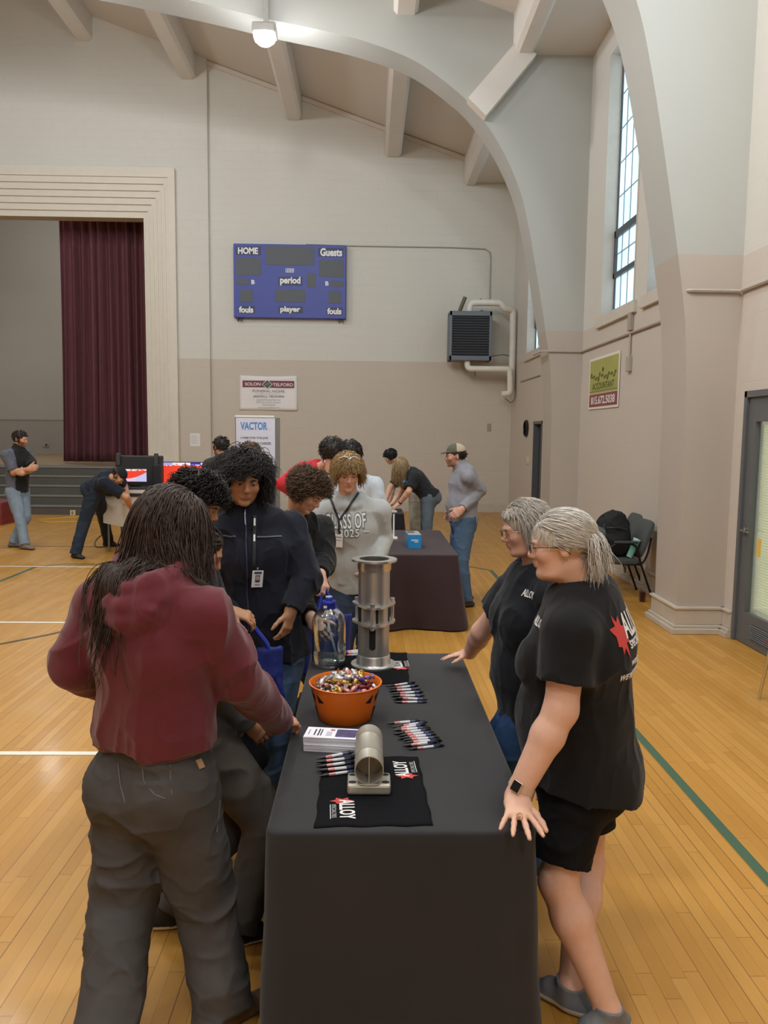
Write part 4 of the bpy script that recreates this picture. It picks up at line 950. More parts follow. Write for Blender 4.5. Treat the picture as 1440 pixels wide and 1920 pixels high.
for s in (-1, 1): rel(MB().tube([((TX0 + TX1) / 2, TY + .07, .06), ((TX0 + TX1) / 2 + s * .45, TY + .07, .015)], .018, 8).build('stand_foot', mat('#1b1b1d', .4, .5), smooth=True), t)
# cords on the floor
def cord(name, pix, r, m, label, z=0.012):
    P = [tuple(atz(x, y, 0)[:2]) for x, y in pix]; P = smooth_curve(P, 6); tag(MB().tube([(x, y, z) for x, y in P], r, 6).build(name, m, smooth=True), label, 'cord')
cord('extension_cord', [(150, 967), (178, 968), (120, 972), (74, 976), (90, 980), (150, 979), (205, 982), (260, 986), (330, 990)], .012, mat('#d9ad3c', .5), 'yellow extension cord looped on the floor before the stage steps')
cord('power_cable', [(212, 1006), (190, 1005), (178, 1018), (182, 1027), (200, 1026)], .008, mat('#3a342c', .5), 'thin black cable on the floor by the bending man')
t = empty('power_strip', tuple(atz(137, 966, 0)), 0, 'cream outlet box standing at the foot of the stage steps', 'outlet')
MB().box((0, 0, .055), (.11, .06, .11), bev=.008).build('box', mat('#d8cba8', .5), t); MB().box((0, -.032, .06), (.05, .006, .07)).build('socket', mat('#8f8366', .5), t)
# maroon padded box at the picture's left
t = empty('padded_box', (-7.85, 15.75, 0), 0, 'maroon padded box on the floor beside the stage steps', 'box')
b = MB(); b.box((0, 0, .30), (1.2, .9, .30), bev=.02); b.box((-.5, 0, .08), (.2, .9, .16)); b.box((.5, 0, .08), (.2, .9, .16)); b.build('pad', mat('#7b2a2c', .5, var=.06), t)
MB().box((0, .1, .08), (.9, .5, .16)).build('recess_shade', mat('#2a1414', .8), t)  # solid dark block standing in for the shade under the pad
t = empty('wall_outlet', (-9.75, 27.4, 1.5), 0, 'small silver outlet plate low on the back wall of the stage', 'outlet')
p = at(86, 834, 27.38); t.location = p; MB().box((0, 0, 0), (.22, .03, .12)).build('plate', mat('#b9b9b5', .4, .5), t); MB().box((.02, -.017, 0), (.08, .01, .06)).build('socket', M_INK, t)

# ================================================================ chairs at the right wall
M_CH = mat('#4d5250', .85, var=.08, scale=80, bump=.15, bscale=400); M_TUBE = mat('#232326', .35, .6)
def arm_chair(loc, rz, label):
    """fabric arm chair facing local +X"""
    t = empty('arm_chair', loc, rz, label, 'chair', 'arm chairs by the right wall'); w = .27
    bm = MB().box((.02, 0, .435), (.47, .48, .075), bev=.03); bm.build('seat', M_CH, t, smooth=True)
    R = Matrix.Rotation(math.radians(-20), 3, 'Y')
    b = MB(); n = 40; pts = []
    for k in range(n):
        a = 2 * math.pi * k / n; ca, sa = math.cos(a), math.sin(a); e = .42
        pts.append((.235 * (abs(ca) ** e) * (1 if ca > 0 else -1), .235 * (abs(sa) ** e) * (1 if sa > 0 else -1)))
    rings = []
    for d, s in ((-.035, .90), (-.028, .97), (0, 1.0), (.022, .97), (.032, .88)):
        rings.append([(d - .04 * (1 - (y / .24) ** 2) * 0, y * s, z * s) for y, z in pts])
    V = [Vector(p) for r_ in rings for p in r_]; V = [tuple(R @ v + Vector((-.30, 0, .69))) for v in V]
    F = [(j * n + k, j * n + (k + 1) % n, (j + 1) * n + (k + 1) % n, (j + 1) * n + k) for j in range(4) for k in range(n)] + [tuple(range(n))[::-1], tuple(range(4 * n, 5 * n))]
    b.add(V, F).build('backrest', M_CH, t, smooth=True)
    for s in (-1, 1):
        MB().tube(bend([(.20, s * w, 0), (.17, s * w, .45), (.13, s * w, .62), (.06, s * w, .655), (-.16, s * w, .645), (-.22, s * w, .42), (-.38, s * w, 0)], .07, 6), .013, 10).build('leg_frame', M_TUBE, t, smooth=True)
        MB().box((-.04, s * w, .67), (.28, .055, .03), bev=.013).build('armrest', mat('#3c403f', .6), t, smooth=True)
        MB().tube(bend([(-.05, s * .22, .40), (-.26, s * .22, .40), (-.32, s * .21, .52), (-.36, s * .2, .72)], .06), .012, 8).build('back_bar', M_TUBE, t, smooth=True)
    MB().tube([(.17, -w, .40), (.17, w, .40)], .011, 8).build('cross_bar', M_TUBE, t, smooth=True); MB().tube([(-.21, -w, .41), (-.21, w, .41)], .011, 8).build('cross_bar', M_TUBE, t, smooth=True)
    return t
c0 = arm_chair((2.97, 9.05, 0), math.pi, 'grey fabric arm chair holding a black backpack by the right wall')
c1 = copy_tree(c0); c1.location = (2.16, 8.3, 0); c1.rotation_euler.z = math.pi; tag(c1, 'grey fabric arm chair behind the ponytailed woman, nearer than the backpack chair', 'chair')
c2 = copy_tree(c0); c2.location = (3.0, 10.0, 0); c2.location = (3.1, 9.75, 0); tag(c2, 'grey fabric arm chair hidden behind the chair with the black backpack', 'chair')
# ================================================================ bodies grown as one continuous surface from a distance field
def vnoise(p, seed=0):
    i = np.floor(p).astype(np.int64); f = (p - i).astype(np.float32); f = f * f * (3 - 2 * f); r = 0
    for dx in (0, 1):
        for dy in (0, 1):
            for dz in (0, 1):
                h = ((i[..., 0] + dx) * 73856093) ^ ((i[..., 1] + dy) * 19349663) ^ ((i[..., 2] + dz) * 83492791) ^ (seed * 2654435)
                h = (h ^ (h >> 13)) * 1274126177 & 0xffffffff; h = (h ^ (h >> 16)) & 0xffff
                w = (f[..., 0] if dx else 1 - f[..., 0]) * (f[..., 1] if dy else 1 - f[..., 1]) * (f[..., 2] if dz else 1 - f[..., 2])
                r = r + w * (h / 32767.5 - 1)
    return r
def nrm(v): v = np.asarray(v, float); return v / (np.linalg.norm(v) + 1e-12)
class Sdf:
    def __init__(s): s.ops = []; s.disp = None; s.planes = []; s.cap = None
    def op(s, fn, c, b, k, mode):
        if s.cap is not None:
            cp, cn = np.asarray(s.cap[0], float), nrm(s.cap[1]); f0 = fn; fn = lambda p: np.maximum(f0(p), (p - cp) @ cn)
        s.ops.append((fn, np.asarray(c, float), float(b), k, mode)); return s
    def cone(s, a, b, ra, rb=None, k=.02, mode='u'):
        a = np.asarray(a, float); b = np.asarray(b, float); rb = ra if rb is None else rb; ba = b - a; L2 = ba.dot(ba) + 1e-12
        def fn(p):
            q = p - a; h = np.clip(q @ ba / L2, 0, 1); return np.linalg.norm(q - h[..., None] * ba, axis=-1) - (ra + (rb - ra) * h)
        return s.op(fn, (a + b) / 2, math.sqrt(L2) / 2 + max(ra, rb), k, mode)
    def ell(s, c, r, R=None, k=.02, mode='u'):
        c = np.asarray(c, float); r = np.asarray(r, float); R = np.eye(3) if R is None else R
        def fn(p):
            q = (p - c) @ R; k0 = np.linalg.norm(q / r, axis=-1); k1 = np.linalg.norm(q / (r * r), axis=-1); return np.where(k1 < 1e-6, -r.min(), k0 * (k0 - 1) / (k1 + 1e-9))
        return s.op(fn, c, r.max(), k, mode)
    def ec(s, a, b, w, ra, rb, k=.03, mode='u', end=1.0):
        """tapered capsule with an oval section: (half width along w, half depth) at each end"""
        a = np.asarray(a, float); b = np.asarray(b, float); ba = b - a; L = np.linalg.norm(ba) + 1e-9; t = ba / L
        w = np.asarray(w, float); w = nrm(w - t * w.dot(t)); d = np.cross(t, w)
        def fn(p):
            q = p - a; l = q @ t; h = np.clip(l / L, 0, 1); lo = l - h * L; x = q @ w; y = q @ d
            W = ra[0] + (rb[0] - ra[0]) * h; D = ra[1] + (rb[1] - ra[1]) * h; E = np.minimum(W, D) * end
            k0 = np.sqrt((x / W) ** 2 + (y / D) ** 2 + (lo / E) ** 2); k1 = np.sqrt((x / W ** 2) ** 2 + (y / D ** 2) ** 2 + (lo / E ** 2) ** 2)
            return np.where(k1 < 1e-6, -E, k0 * (k0 - 1) / (k1 + 1e-9))
        return s.op(fn, (a + b) / 2, L / 2 + max(ra[0], ra[1], rb[0], rb[1]), k, mode)
    def plane(s, p, n, near=None):
        """cut away everything on the side n points to (within radius of near=(c,r) if given)"""
        s.planes.append((np.asarray(p, float), nrm(n), near)); return s
    def eval(s, P, C, br):
        d = np.full(P.shape[:-1], 0.5, np.float32)
        for fn, c, b, k, mode in s.ops:
            m = np.linalg.norm(C - c, axis=-1) - b - br < .07 + k
            if not m.any(): continue
            e = fn(P[m]).astype(np.float32); a = d[m]
            if mode == 'u': h = np.maximum(k - np.abs(a - e), 0) / max(k, 1e-6); r = np.minimum(a, e) - h * h * k * .25
            else: h = np.maximum(k - np.abs(a + e), 0) / max(k, 1e-6); r = np.maximum(a, -e) + h * h * k * .25
            d[m] = r
        for p, n, near in s.planes:
            e = (P - p) @ n
            if near is not None:
                q = np.linalg.norm(P - near[0], axis=-1) - near[1]; d = np.where(q < 0, np.maximum(d, np.minimum(e, -q)), d)
            else: d = np.maximum(d, e)
        if s.disp is not None: d = d + s.disp(P)
        return d
    def mesh(s, h):
        lo = np.min([c - b for _, c, b, _, m in s.ops if m == 'u'], 0) - .03; hi = np.max([c + b for _, c, b, _, m in s.ops if m == 'u'], 0) + .03
        B = 8; nb = np.ceil((hi - lo) / (h * B)).astype(int) + 1
        ii = np.stack(np.meshgrid(*[np.arange(n) for n in nb], indexing='ij'), -1).reshape(-1, 3)
        C = lo + (ii + .5) * B * h; br = B * h * .87
        dc = s.eval(C[:, None, :], C, br)[:, 0]; act = np.abs(dc) < br * 1.35 + .02
        g = np.full((nb[0], B, nb[1], B, nb[2], B), 1., np.float32)
        g[ii[:, 0], :, ii[:, 1], :, ii[:, 2], :] = np.where(act, 1, np.where(dc < 0, -1, 1))[:, None, None, None]
        ia = ii[act]; off = np.stack(np.meshgrid(*[np.arange(B)] * 3, indexing='ij'), -1).reshape(-1, 3) * h
        for q in range(0, len(ia), 1500):
            J = ia[q:q + 1500]; P = (lo + J * B * h)[:, None, :] + off[None]
            g[J[:, 0], :, J[:, 1], :, J[:, 2], :] = s.eval(P, lo + (J + .5) * B * h, br).reshape(-1, B, B, B)
        g = g.reshape(nb * B); s.grid = None
        return snets(g, lo, h)
def snets(g, o, h):
    n = np.array(g.shape); S = g < 0
    c = np.zeros(n - 1, np.uint8)
    cor = [(a, b, d) for a in (0, 1) for b in (0, 1) for d in (0, 1)]
    sl = lambda a, b, d: (slice(a, n[0] - 1 + a), slice(b, n[1] - 1 + b), slice(d, n[2] - 1 + d))
    for q in cor: c += S[sl(*q)]
    ij = np.argwhere((c > 0) & (c < 8)); idx = np.full(n - 1, -1, np.int64); idx[tuple(ij.T)] = np.arange(len(ij))
    val = {q: g[ij[:, 0] + q[0], ij[:, 1] + q[1], ij[:, 2] + q[2]] for q in cor}
    acc = np.zeros((len(ij), 3)); cnt = np.zeros(len(ij))
    for a in cor:
        for ax in range(3):
            if a[ax]: continue
            b = list(a); b[ax] = 1; b = tuple(b); va, vb = val[a], val[b]; m = (va < 0) != (vb < 0)
            t = np.where(m, va / np.where(m, va - vb, 1), 0); p = np.array(a, float) + t[:, None] * (np.array(b) - np.array(a)); acc += np.where(m[:, None], p, 0); cnt += m
    V = (ij + acc / np.maximum(cnt, 1)[:, None]) * h + o
    F = []
    for ax in range(3):
        u, v = (ax + 1) % 3, (ax + 2) % 3
        s0 = [slice(1, -1)] * 3; s0[ax] = slice(0, n[ax] - 1); s1 = list(s0); s1[ax] = slice(1, n[ax])
        A, B_ = S[tuple(s0)], S[tuple(s1)]; e = np.argwhere(A != B_); st = A[tuple(e.T)]
        e[:, u] += 1; e[:, v] += 1; q = []
        for du, dv in ((-1, -1), (0, -1), (0, 0), (-1, 0)):
            k = e.copy(); k[:, u] += du; k[:, v] += dv; q.append(idx[tuple(k.T)])
        q = np.stack(q, 1); q = np.where(st[:, None], q, q[:, ::-1]); F.append(q[(q >= 0).all(1)])
    return V, np.concatenate(F)
def folds(amp, fr, seed, stretch=(1, 1, .55), ridge=True):
    """narrow creases between soft bulges"""
    st = np.array(stretch) * fr
    def fn(P):
        w = P + .045 * vnoise(P * 5.0 + seed, seed + 7)[..., None]
        n = vnoise(w * st + seed * 3.7, seed); m = vnoise(w * st * 2.3 + 9.1, seed + 1)
        return (-amp * ((1 - np.abs(n)) ** 4 * 1.4 + .5 * (1 - np.abs(m)) ** 4 - .45)).astype(np.float32)
    return fn
def rotm(yaw, pitch=0, roll=0):
    """columns right, forward, up; pitch > 0 looks down"""
    y, p, r = (math.radians(v) for v in (yaw, pitch, roll))
    f = np.array([math.cos(y) * math.cos(p), math.sin(y) * math.cos(p), -math.sin(p)]); rt = np.array([math.sin(y), -math.cos(y), 0.0]); up = np.cross(rt, f)
    c, s_ = math.cos(r), math.sin(r); return np.stack([rt * c + up * s_, f, up * c - rt * s_], 1)
SKIN = {'light': '#d9ac95', 'pale': '#d9ab97', 'tan': '#b98766', 'mid': '#c99678', 'ruddy': '#c6957f'}
def lerp(a, b, t): return np.asarray(a, float) * (1 - t) + np.asarray(b, float) * t
def ik(a, b, l1, l2, hint):
    """joint between a and b for bone lengths l1, l2, bent towards hint"""
    a, b = np.asarray(a, float), np.asarray(b, float); d = b - a; L = np.linalg.norm(d); t = d / L; L = min(L, (l1 + l2) * .999)
    x = (l1 * l1 - l2 * l2 + L * L) / (2 * L); y = math.sqrt(max(l1 * l1 - x * x, 0)); hv = np.asarray(hint, float); hv = nrm(hv - t * hv.dot(t)); return a + t * x + hv * y
def hand(S, w, d, n, th, sc=1.0, curl=(.25, .3, .35, .4), spread=.08, thumb=.5, fat=1.0, k=.006, tips=None):
    w = np.asarray(w, float); d = nrm(d); n = nrm(np.asarray(n) - d * np.dot(n, d)); t = np.cross(n, d); t = t * np.sign(np.dot(t, th) or 1)
    f = fat * sc
    S.ec(w - d * .01, w + d * .03 * sc, t, (.024 * f, .018 * f), (.034 * f, .017 * f), k=.02); S.ec(w + d * .03 * sc, w + d * .080 * sc, t, (.034 * f, .016 * f), (.040 * f, .0125 * f), k=.02)
    for i, (o, L, r) in enumerate(((.031, .074, .0086), (.0105, .082, .0088), (-.0105, .076, .0084), (-.030, .060, .0075))):
        p = w + (d * (.084 - .004 * abs(i - 1)) + t * o) * sc; a = spread * (1.5 - i); dd = nrm(d + t * a); cu = curl[i]; ang = 0
        for j, q in enumerate((.46, .30, .24)):
            ang += cu * (1.0 if j else .8); v = dd * math.cos(ang) - n * math.sin(ang); e = p + v * L * q * sc
            S.cone(p, e, r * f * (1 - .08 * j), r * f * (.94 - .1 * j), k=k); p = e
        if tips is not None: tips.append((p + n * math.cos(ang) * .004, r))
    p = w + (d * .022 + t * .026 - n * .004) * sc; v = nrm(d * (1 - thumb * .6) + t * thumb * 1.4 - n * .25)
    for L, r0, r1 in ((.042, .0135, .0105), (.032, .0105, .0092), (.024, .0092, .0075)):
        e = p + v * L * sc; S.cone(p, e, r0 * f, r1 * f, k=.010); p = e; v = nrm(v + d * .28 - n * .06)
def head_sdf(S, c, R, s, jaw=1.0, chin=0.0, nose=1.0, fem=False, lips=1.0):
    """skull, face, nose, lips, lids and ears"""
    X = lambda x, y, z: c + R @ (np.array([x, y, z]) * s)
    E = lambda x, y, z, a, b, d, k=.02, mode='u': S.ell(X(x, y, z), np.array([a, b, d]) * s, R, k * s, mode)
    E(0, -.014, .034, .074, .095, .080); E(0, .026, -.012, .060 + .004 * (jaw - 1), .066, .086, .03)
    E(0, .030, -.064, .049 * jaw, .050, .042, .03); E(0, .073, -.098, .020 * jaw, .017, .015, .022)
    if chin: E(0, .035, -.098, .050 * jaw, .046, .022 * chin, .03)
    for q in (-1, 1):
        E(q * .040, .064, -.026, .022, .022, .020, .025); E(q * .0315, .101, .001, .019, .016, .0125, .014, 's'); E(q * .0315, .0775, .000, .0150, .0135, .0125, .005)
        S.cone(X(q * .012, .090, .019), X(q * .045, .078, .019), .009 * s, .008 * s, .014 * s)
        E(q * .0745, -.012, -.006, .009, .019, .031, .008); E(q * .083, -.004, -.004, .006, .009, .016, .006, 's'); E(q * .0105, .095, -.036, .0075 * nose, .009, .0068, .008)
    S.cone(X(0, .087, .010), X(0, .105 * (1 + .02 * nose), -.026), .0068 * s, .0100 * s * nose, .012 * s); E(0, .107, -.031, .0105 * nose, .0100, .0090, .008)
    S.cone(X(-.019, .086, -.0575), X(0, .0955, -.0545), .005 * s, .0068 * s * lips, .008 * s); S.cone(X(.019, .086, -.0575), X(0, .0955, -.0545), .005 * s, .0068 * s * lips, .008 * s)
    S.cone(X(-.015, .087, -.0655), X(.015, .087, -.0655), .0072 * s * lips, .0072 * s * lips, .008 * s); E(0, .092, -.0665, .012, .0075, .0062, .006)
    S.cone(X(-.024, .088, -.0608), X(0, .1035, -.0605), .0013 * s, .0013 * s, .002 * s, 's'); S.cone(X(.024, .088, -.0608), X(0, .1035, -.0605), .0013 * s, .0013 * s, .002 * s, 's')
def face_col(V, c, R, s, base, lipcol='#b0675f', beard=None, blush=.25, near=.14):
    q = ((V - c) @ R) / s; col = np.tile(np.array(lin(base)), (len(V), 1))
    def mixin(w, hexc): 
        w = np.clip(w, 0, 1)[:, None]; col[:] = col * (1 - w) + np.array(lin(hexc)) * w
    on = (np.linalg.norm(q, axis=1) < near) & (q[:, 1] > 0)
    mixin(on * blush * np.exp(-(((np.abs(q[:, 0]) - .042) / .02) ** 2 + ((q[:, 2] + .03) / .022) ** 2)), '#b85f4e'); mixin(on * blush * np.exp(-((q[:, 0] / .014) ** 2 + ((q[:, 2] + .03) / .016) ** 2)) * (q[:, 1] > .09), '#b85f4e')
    mixin(on * (q[:, 1] > .078) * np.exp(-(((q[:, 0]) / .021) ** 4 + ((q[:, 2] + .060) / .0105) ** 4)) * .85, lipcol)
    if beard:
        m = (q[:, 2] < -.018 - .25 * np.maximum(q[:, 1] - .03, 0) ) & (q[:, 1] > -.02) & ~((np.abs(q[:, 0]) < .020) & (np.abs(q[:, 2] + .060) < .009)) & ~((q[:, 2] > -.040) & (np.abs(q[:, 0]) < .055) & (q[:, 1] > .055))
        mixin(on * m * (beard[1] * (.75 + .25 * vnoise(q * 300))), beard[0])
    return col
def tubes(P, rad, n=3, flat_=1.0):
    """P (N,S,3) polylines, rad (N,S) -> one mesh of tapered strands"""
    N, S_, _ = P.shape; T = np.gradient(P, axis=1); T /= np.linalg.norm(T, axis=-1, keepdims=True) + 1e-9
    a = np.where(np.abs(T[:, :1, 2:3]) < .9, np.array([0, 0, 1.0]), np.array([1.0, 0, 0])); a = np.broadcast_to(a, T.shape)
    U = np.cross(T, a); U /= np.linalg.norm(U, axis=-1, keepdims=True) + 1e-9; W = np.cross(T, U)
    q = 2 * np.pi * np.arange(n) / n
    V = P[:, :, None] + rad[:, :, None, None] * (np.cos(q)[:, None] * U[:, :, None] + flat_ * np.sin(q)[:, None] * W[:, :, None])
    i = np.arange(N)[:, None, None] * S_ * n + np.arange(S_ - 1)[None, :, None] * n; k = np.arange(n)
    F = np.stack([i + k, i + (k + 1) % n, i + n + (k + 1) % n, i + n + k], -1).reshape(-1, 4)
    return V.reshape(-1, 3), F
def grow(c, R, s, n, mask, length, steps=10, lift=.5, grav=.35, rad=.0035, curl=0.0, cfreq=5.0, jit=.12, seed=1, layers=(.004, .02), crown=(0, -.045, .11), capsules=(), flow=None, taper=.25, lvar=.3, wave=0.0, clip=None):
    """strands from the scalp: they leave the crown, fall, lie on the head and on the given capsules"""
    r = np.random.default_rng(seed); er = np.array([.077, .098, .083]); ec_ = np.array([0, -.014, .034])
    D = r.standard_normal((n * 6, 3)); D /= np.linalg.norm(D, axis=1, keepdims=True); root = ec_ + D * er; D = D[mask(root)][:n]; root = ec_ + D * er; n = len(root)
    lay = r.uniform(layers[0], layers[1], (n, 1)); nn = D / er; nn /= np.linalg.norm(nn, axis=1, keepdims=True)
    t = root - np.array(crown); t -= nn * (t * nn).sum(1, keepdims=True); t /= np.linalg.norm(t, axis=1, keepdims=True) + 1e-6
    d = t + nn * lift + r.standard_normal((n, 3)) * jit * 2; d /= np.linalg.norm(d, axis=1, keepdims=True)
    L = length(root) if callable(length) else np.full(n, length); L = L * (1 - lvar * r.random(n)); dl = (L / (steps - 1))[:, None]
    g = R.T @ np.array([0, 0, -1.0]); p = root.copy() - nn * .004; out = [p.copy()]
    caps = [(R.T @ (np.asarray(a) - c) / s, R.T @ (np.asarray(b) - c) / s, rr / s) for a, b, rr in capsules]
    for k in range(steps - 1):
        a = g if flow is None else flow(p, k / (steps - 1)); d = d + a * grav + r.standard_normal((n, 3)) * jit; d /= np.linalg.norm(d, axis=1, keepdims=True); p = p + d * dl
        for _ in range(2):
            for cc, rr in ((ec_, er), (np.array([0, .024, -.020]), np.array([.062, .066, .088]))):
                q = (p - cc) / (rr + lay); m = np.linalg.norm(q, axis=1, keepdims=True); p = np.where(m < 1, cc + q / np.maximum(m, 1e-6) * (rr + lay), p)
            for ca, cb, cr in caps:
                ba = cb - ca; h = np.clip(((p - ca) @ ba) / (ba @ ba + 1e-9), 0, 1)[:, None]; q = p - ca - h * ba; m = np.linalg.norm(q, axis=1, keepdims=True); p = np.where(m < cr + lay * .6, ca + h * ba + q / np.maximum(m, 1e-6) * (cr + lay * .6), p)
        out.append(p.copy())
    P = np.stack(out, 1); f = np.linspace(0, 1, steps)[None, :, None]; dead = None
    if clip is not None:
        bad = np.maximum.accumulate(clip(P[..., 0], P[..., 1], P[..., 2]), axis=1); dead = bad; idx_ = np.where(bad.any(1), bad.argmax(1) - 1, steps - 1).clip(0); ar_ = np.arange(steps)[None]; P = P[np.arange(n)[:, None], np.minimum(ar_, idx_[:, None])]; P = P + (ar_ - np.minimum(ar_, idx_[:, None]))[..., None] * 1e-5
    if curl or wave:
        T = np.gradient(P, axis=1); T /= np.linalg.norm(T, axis=-1, keepdims=True) + 1e-9; U = np.cross(T, np.array([.3, .5, .8])); U /= np.linalg.norm(U, axis=-1, keepdims=True) + 1e-9; W = np.cross(T, U)
        ph = r.uniform(0, 6.28, (n, 1, 1)); w = 2 * np.pi * cfreq * f + ph
        P = P + (curl or wave) * np.minimum(f * 3, 1) * (np.cos(w) * U + (np.sin(w) * W if curl else 0))
    rr = rad * (.7 + .6 * r.random((n, 1))) * (1 - (1 - taper) * np.linspace(0, 1, steps)[None] ** 1.5); rr[:, -1] *= .4
    if dead is not None: rr = np.where(dead, 1e-5, rr)
    return (P * s) @ R.T + c, rr * s
def hair_mat(col, var=.35, rough=.42):
    key = ('hair', col, var, rough)
    if key in _MC: return _MC[key]
    t = NT('hair'); t.set(Roughness=rough); t.b.inputs['Specular IOR Level'].default_value = .35; v = t.coord(); n = t.noise(45, 4, v); c = lin(col)
    rp = t.mix(n, tuple(x * (1 - var) for x in c), tuple(min(1, x * (1 + var)) for x in c)); t.l(rp, t.b.inputs['Base Color']); _MC[key] = t.m; return t.m
def merge(parts):
    V = []; F = []; b = 0
    for v, f in parts: V.append(v); F.append(f + b); b += len(v)
    return np.concatenate(V), np.concatenate(F)
def cap_mesh(c, R, s, grow_=.008, cut=None, h=.006, amp=.004, seed=1, drop=0.0):
    """the mass of hair that lies on the skull, open over the face"""
    S = Sdf(); X = lambda x, y, z: c + R @ (np.array([x, y, z]) * s)
    S.ell(X(0, -.014, .034), (np.array([.074, .095, .080]) + grow_) * s, R, .01)
    if drop: S.ell(X(0, -.035, .034 - drop * .6), np.array([.072 + grow_, .076 + grow_, .07 + drop * .5]) * s, R, .03)
    y0, z0, z1 = cut or (.045, .050, -.02)
    S.ell(X(0, .125, z0 - .085), np.array([.085, .125 - y0 + .0, .085]) * s, R, .012 * s, 's'); S.ell(X(0, .10, -.07), np.array([.10, .095, .09]) * s, R, .015 * s, 's')
    for q in (-1, 1): S.ell(X(q * .085, -.008, -.010), np.array([.022, .024, .034]) * s, R, .01 * s, 's')
    S.ell(X(0, 0, -.15), np.array([.14, .16, .10 + z1]) * s, R, .02 * s, 's')
    S.disp = folds(amp, 55, seed, (1, 1, .3)); return S.mesh(h)
def face_zone(zl, zr=None, y=.048, w=.064):
    zr = zl if zr is None else zr
    return lambda X, Y, Z: (Y > y) & (np.abs(X) < w) & (Z < np.where(X > 0, zr, zl)) & (Z > -.14)
PEOPLE = {}
def person(name, label, pelvis, neck, head, yaw, h=1.72, fem=False, tyaw=None, hd=(0, 10, 0), arms=None, legs=None, skin='light', g=1.0, belly=0, bust=0, seat=0,
           top=None, pants=None, shoes=None, res=.007, jaw=1.0, chin=0, nose=1.0, lipcol='#b0675f', beard=None, headscale=1.0, armfat=1.0, legfat=1.0, sw=1.0, seed=1, group=None, cat='person'):
    """arms/legs: dict L/R -> explicit joints.  Returns the root and what later builders need."""
    pelvis, neck, hc = (np.asarray(v, float) for v in (pelvis, neck, head)); tyaw = yaw if tyaw is None else tyaw
    u = nrm(neck - pelvis); rp = np.array([math.sin(math.radians(yaw)), -math.cos(math.radians(yaw)), 0]); rt = np.array([math.sin(math.radians(tyaw)), -math.cos(math.radians(tyaw)), 0])
    rt = nrm(rt - u * rt.dot(u) * .6); fp = np.array([math.cos(math.radians(yaw)), math.sin(math.radians(yaw)), 0]); ft = nrm(np.cross(u, rt))
    root = empty('person', (pelvis[0], pelvis[1], 0), 0, label, cat, group); inv = np.array([pelvis[0], pelvis[1], 0])
    s = h / 1.75 * headscale * (.97 if fem else 1.0); R = rotm(*hd); sw = (.104 if fem else .115) * h * sw
    J = {'root': root, 'hc': hc, 'R': R, 's': s, 'u': u, 'rt': rt, 'ft': ft, 'neck': neck, 'pelvis': pelvis}
    waist = pelvis + u * .115 * h; chest = lerp(pelvis, neck, .70) ; top_ = neck - u * .035 * h
    for q, sd in (('L', -1), ('R', 1)):
        J['sh' + q] = neck - u * .052 * h + rt * sd * sw * (1 + .05 * (g - 1)); J['hip' + q] = pelvis + rp * sd * .050 * h * (1 + .3 * (g - 1)) - np.array([0, 0, .015 * h])
    arms = arms or {}; legs = legs or {}
    for q, sd in (('L', -1), ('R', 1)):
        a = dict(arms.get(q, {})); sh = J['sh' + q]
        wr = np.asarray(a.get('wr', sh + np.array([0, 0, -.30 * h]) + rt * sd * .03 * h + ft * .03 * h), float)
        el = a.get('el'); el = ik(sh, wr, .168 * h, .148 * h, a.get('hint', -ft + rt * sd * .6)) if el is None else np.asarray(el, float)
        J['el' + q], J['wr' + q] = el, wr; J['arm' + q] = a
        l = dict(legs.get(q, {})); hp = J['hip' + q]; an = np.asarray(l.get('an', np.array([*(pelvis + rp * sd * .055 * h)[:2], .085])), float)
        kn = l.get('kn'); kn = ik(hp, an, .245 * h, .225 * h, fp + rp * sd * .1) if kn is None else np.asarray(kn, float)
        J['kn' + q], J['an' + q] = kn, an; J['fy' + q] = l.get('yaw', yaw + sd * -8)
    top = dict({'col': '#222', 'sleeve': 'short', 'ease': .014, 'hem': -.02, 'amp': .006, 'fr': 10}, **(top or {})); pants = dict({'col': '#334', 'len': 'full', 'ease': .014, 'hemr': .02, 'amp': .005}, **(pants or {}))
    ar = np.array([.031, .027, .0265, .0185]) * h * armfat * (.94 if fem else 1.0); lr = np.array([.056, .036, .036, .024]) * h * legfat
    W = [(.095 * (1.06 if fem else 1), .068), (.082 * (.96 if fem else 1), .062), (.088 * (.95 if fem else 1), .066), (.072, .050)]
    W = [(a * h * g, b * h * g) for a, b in W]
    def torso(S, e, hem=0.0, fl=0.0):
        S.ec(pelvis - u * hem * h, waist, rp, (W[0][0] + e + fl, W[0][1] + e + fl), (W[1][0] + e, W[1][1] + e), .05); S.ec(waist, chest, lerp(rp, rt, .6), (W[1][0] + e, W[1][1] + e), (W[2][0] + e, W[2][1] + e), .05)
        S.ec(chest, top_, rt, (W[2][0] + e, W[2][1] + e), (W[3][0] + e, W[3][1] + e), .05)
        for q in 'LR': S.cone(lerp(neck - u * .02 * h, J['sh' + q], .25), J['sh' + q], .030 * h + e, ar[0] + e * .8, .05)
        if belly: S.ell(pelvis + u * .09 * h + fp * (.022 + .012 * belly) * h * g, np.array([.078, .052 + .016 * belly, .090]) * h * g + e, np.stack([rp, fp, [0, 0, 1]], 1), .06)
        if bust: 
            for sd in (-1, 1): S.ell(chest - u * .035 * h + ft * .052 * h * g + rt * sd * .043 * h * g, np.array([.042, .040, .042]) * h * bust + e * .6, None, .06)
        if seat: 
            for sd in (-1, 1): S.ell(pelvis - fp * .038 * h + rp * sd * .045 * h - u * .02 * h, np.array([.058, .050, .062]) * h * seat + e * .6, None, .05)
    # ---- the body itself
    S = Sdf(); torso(S, -.020)
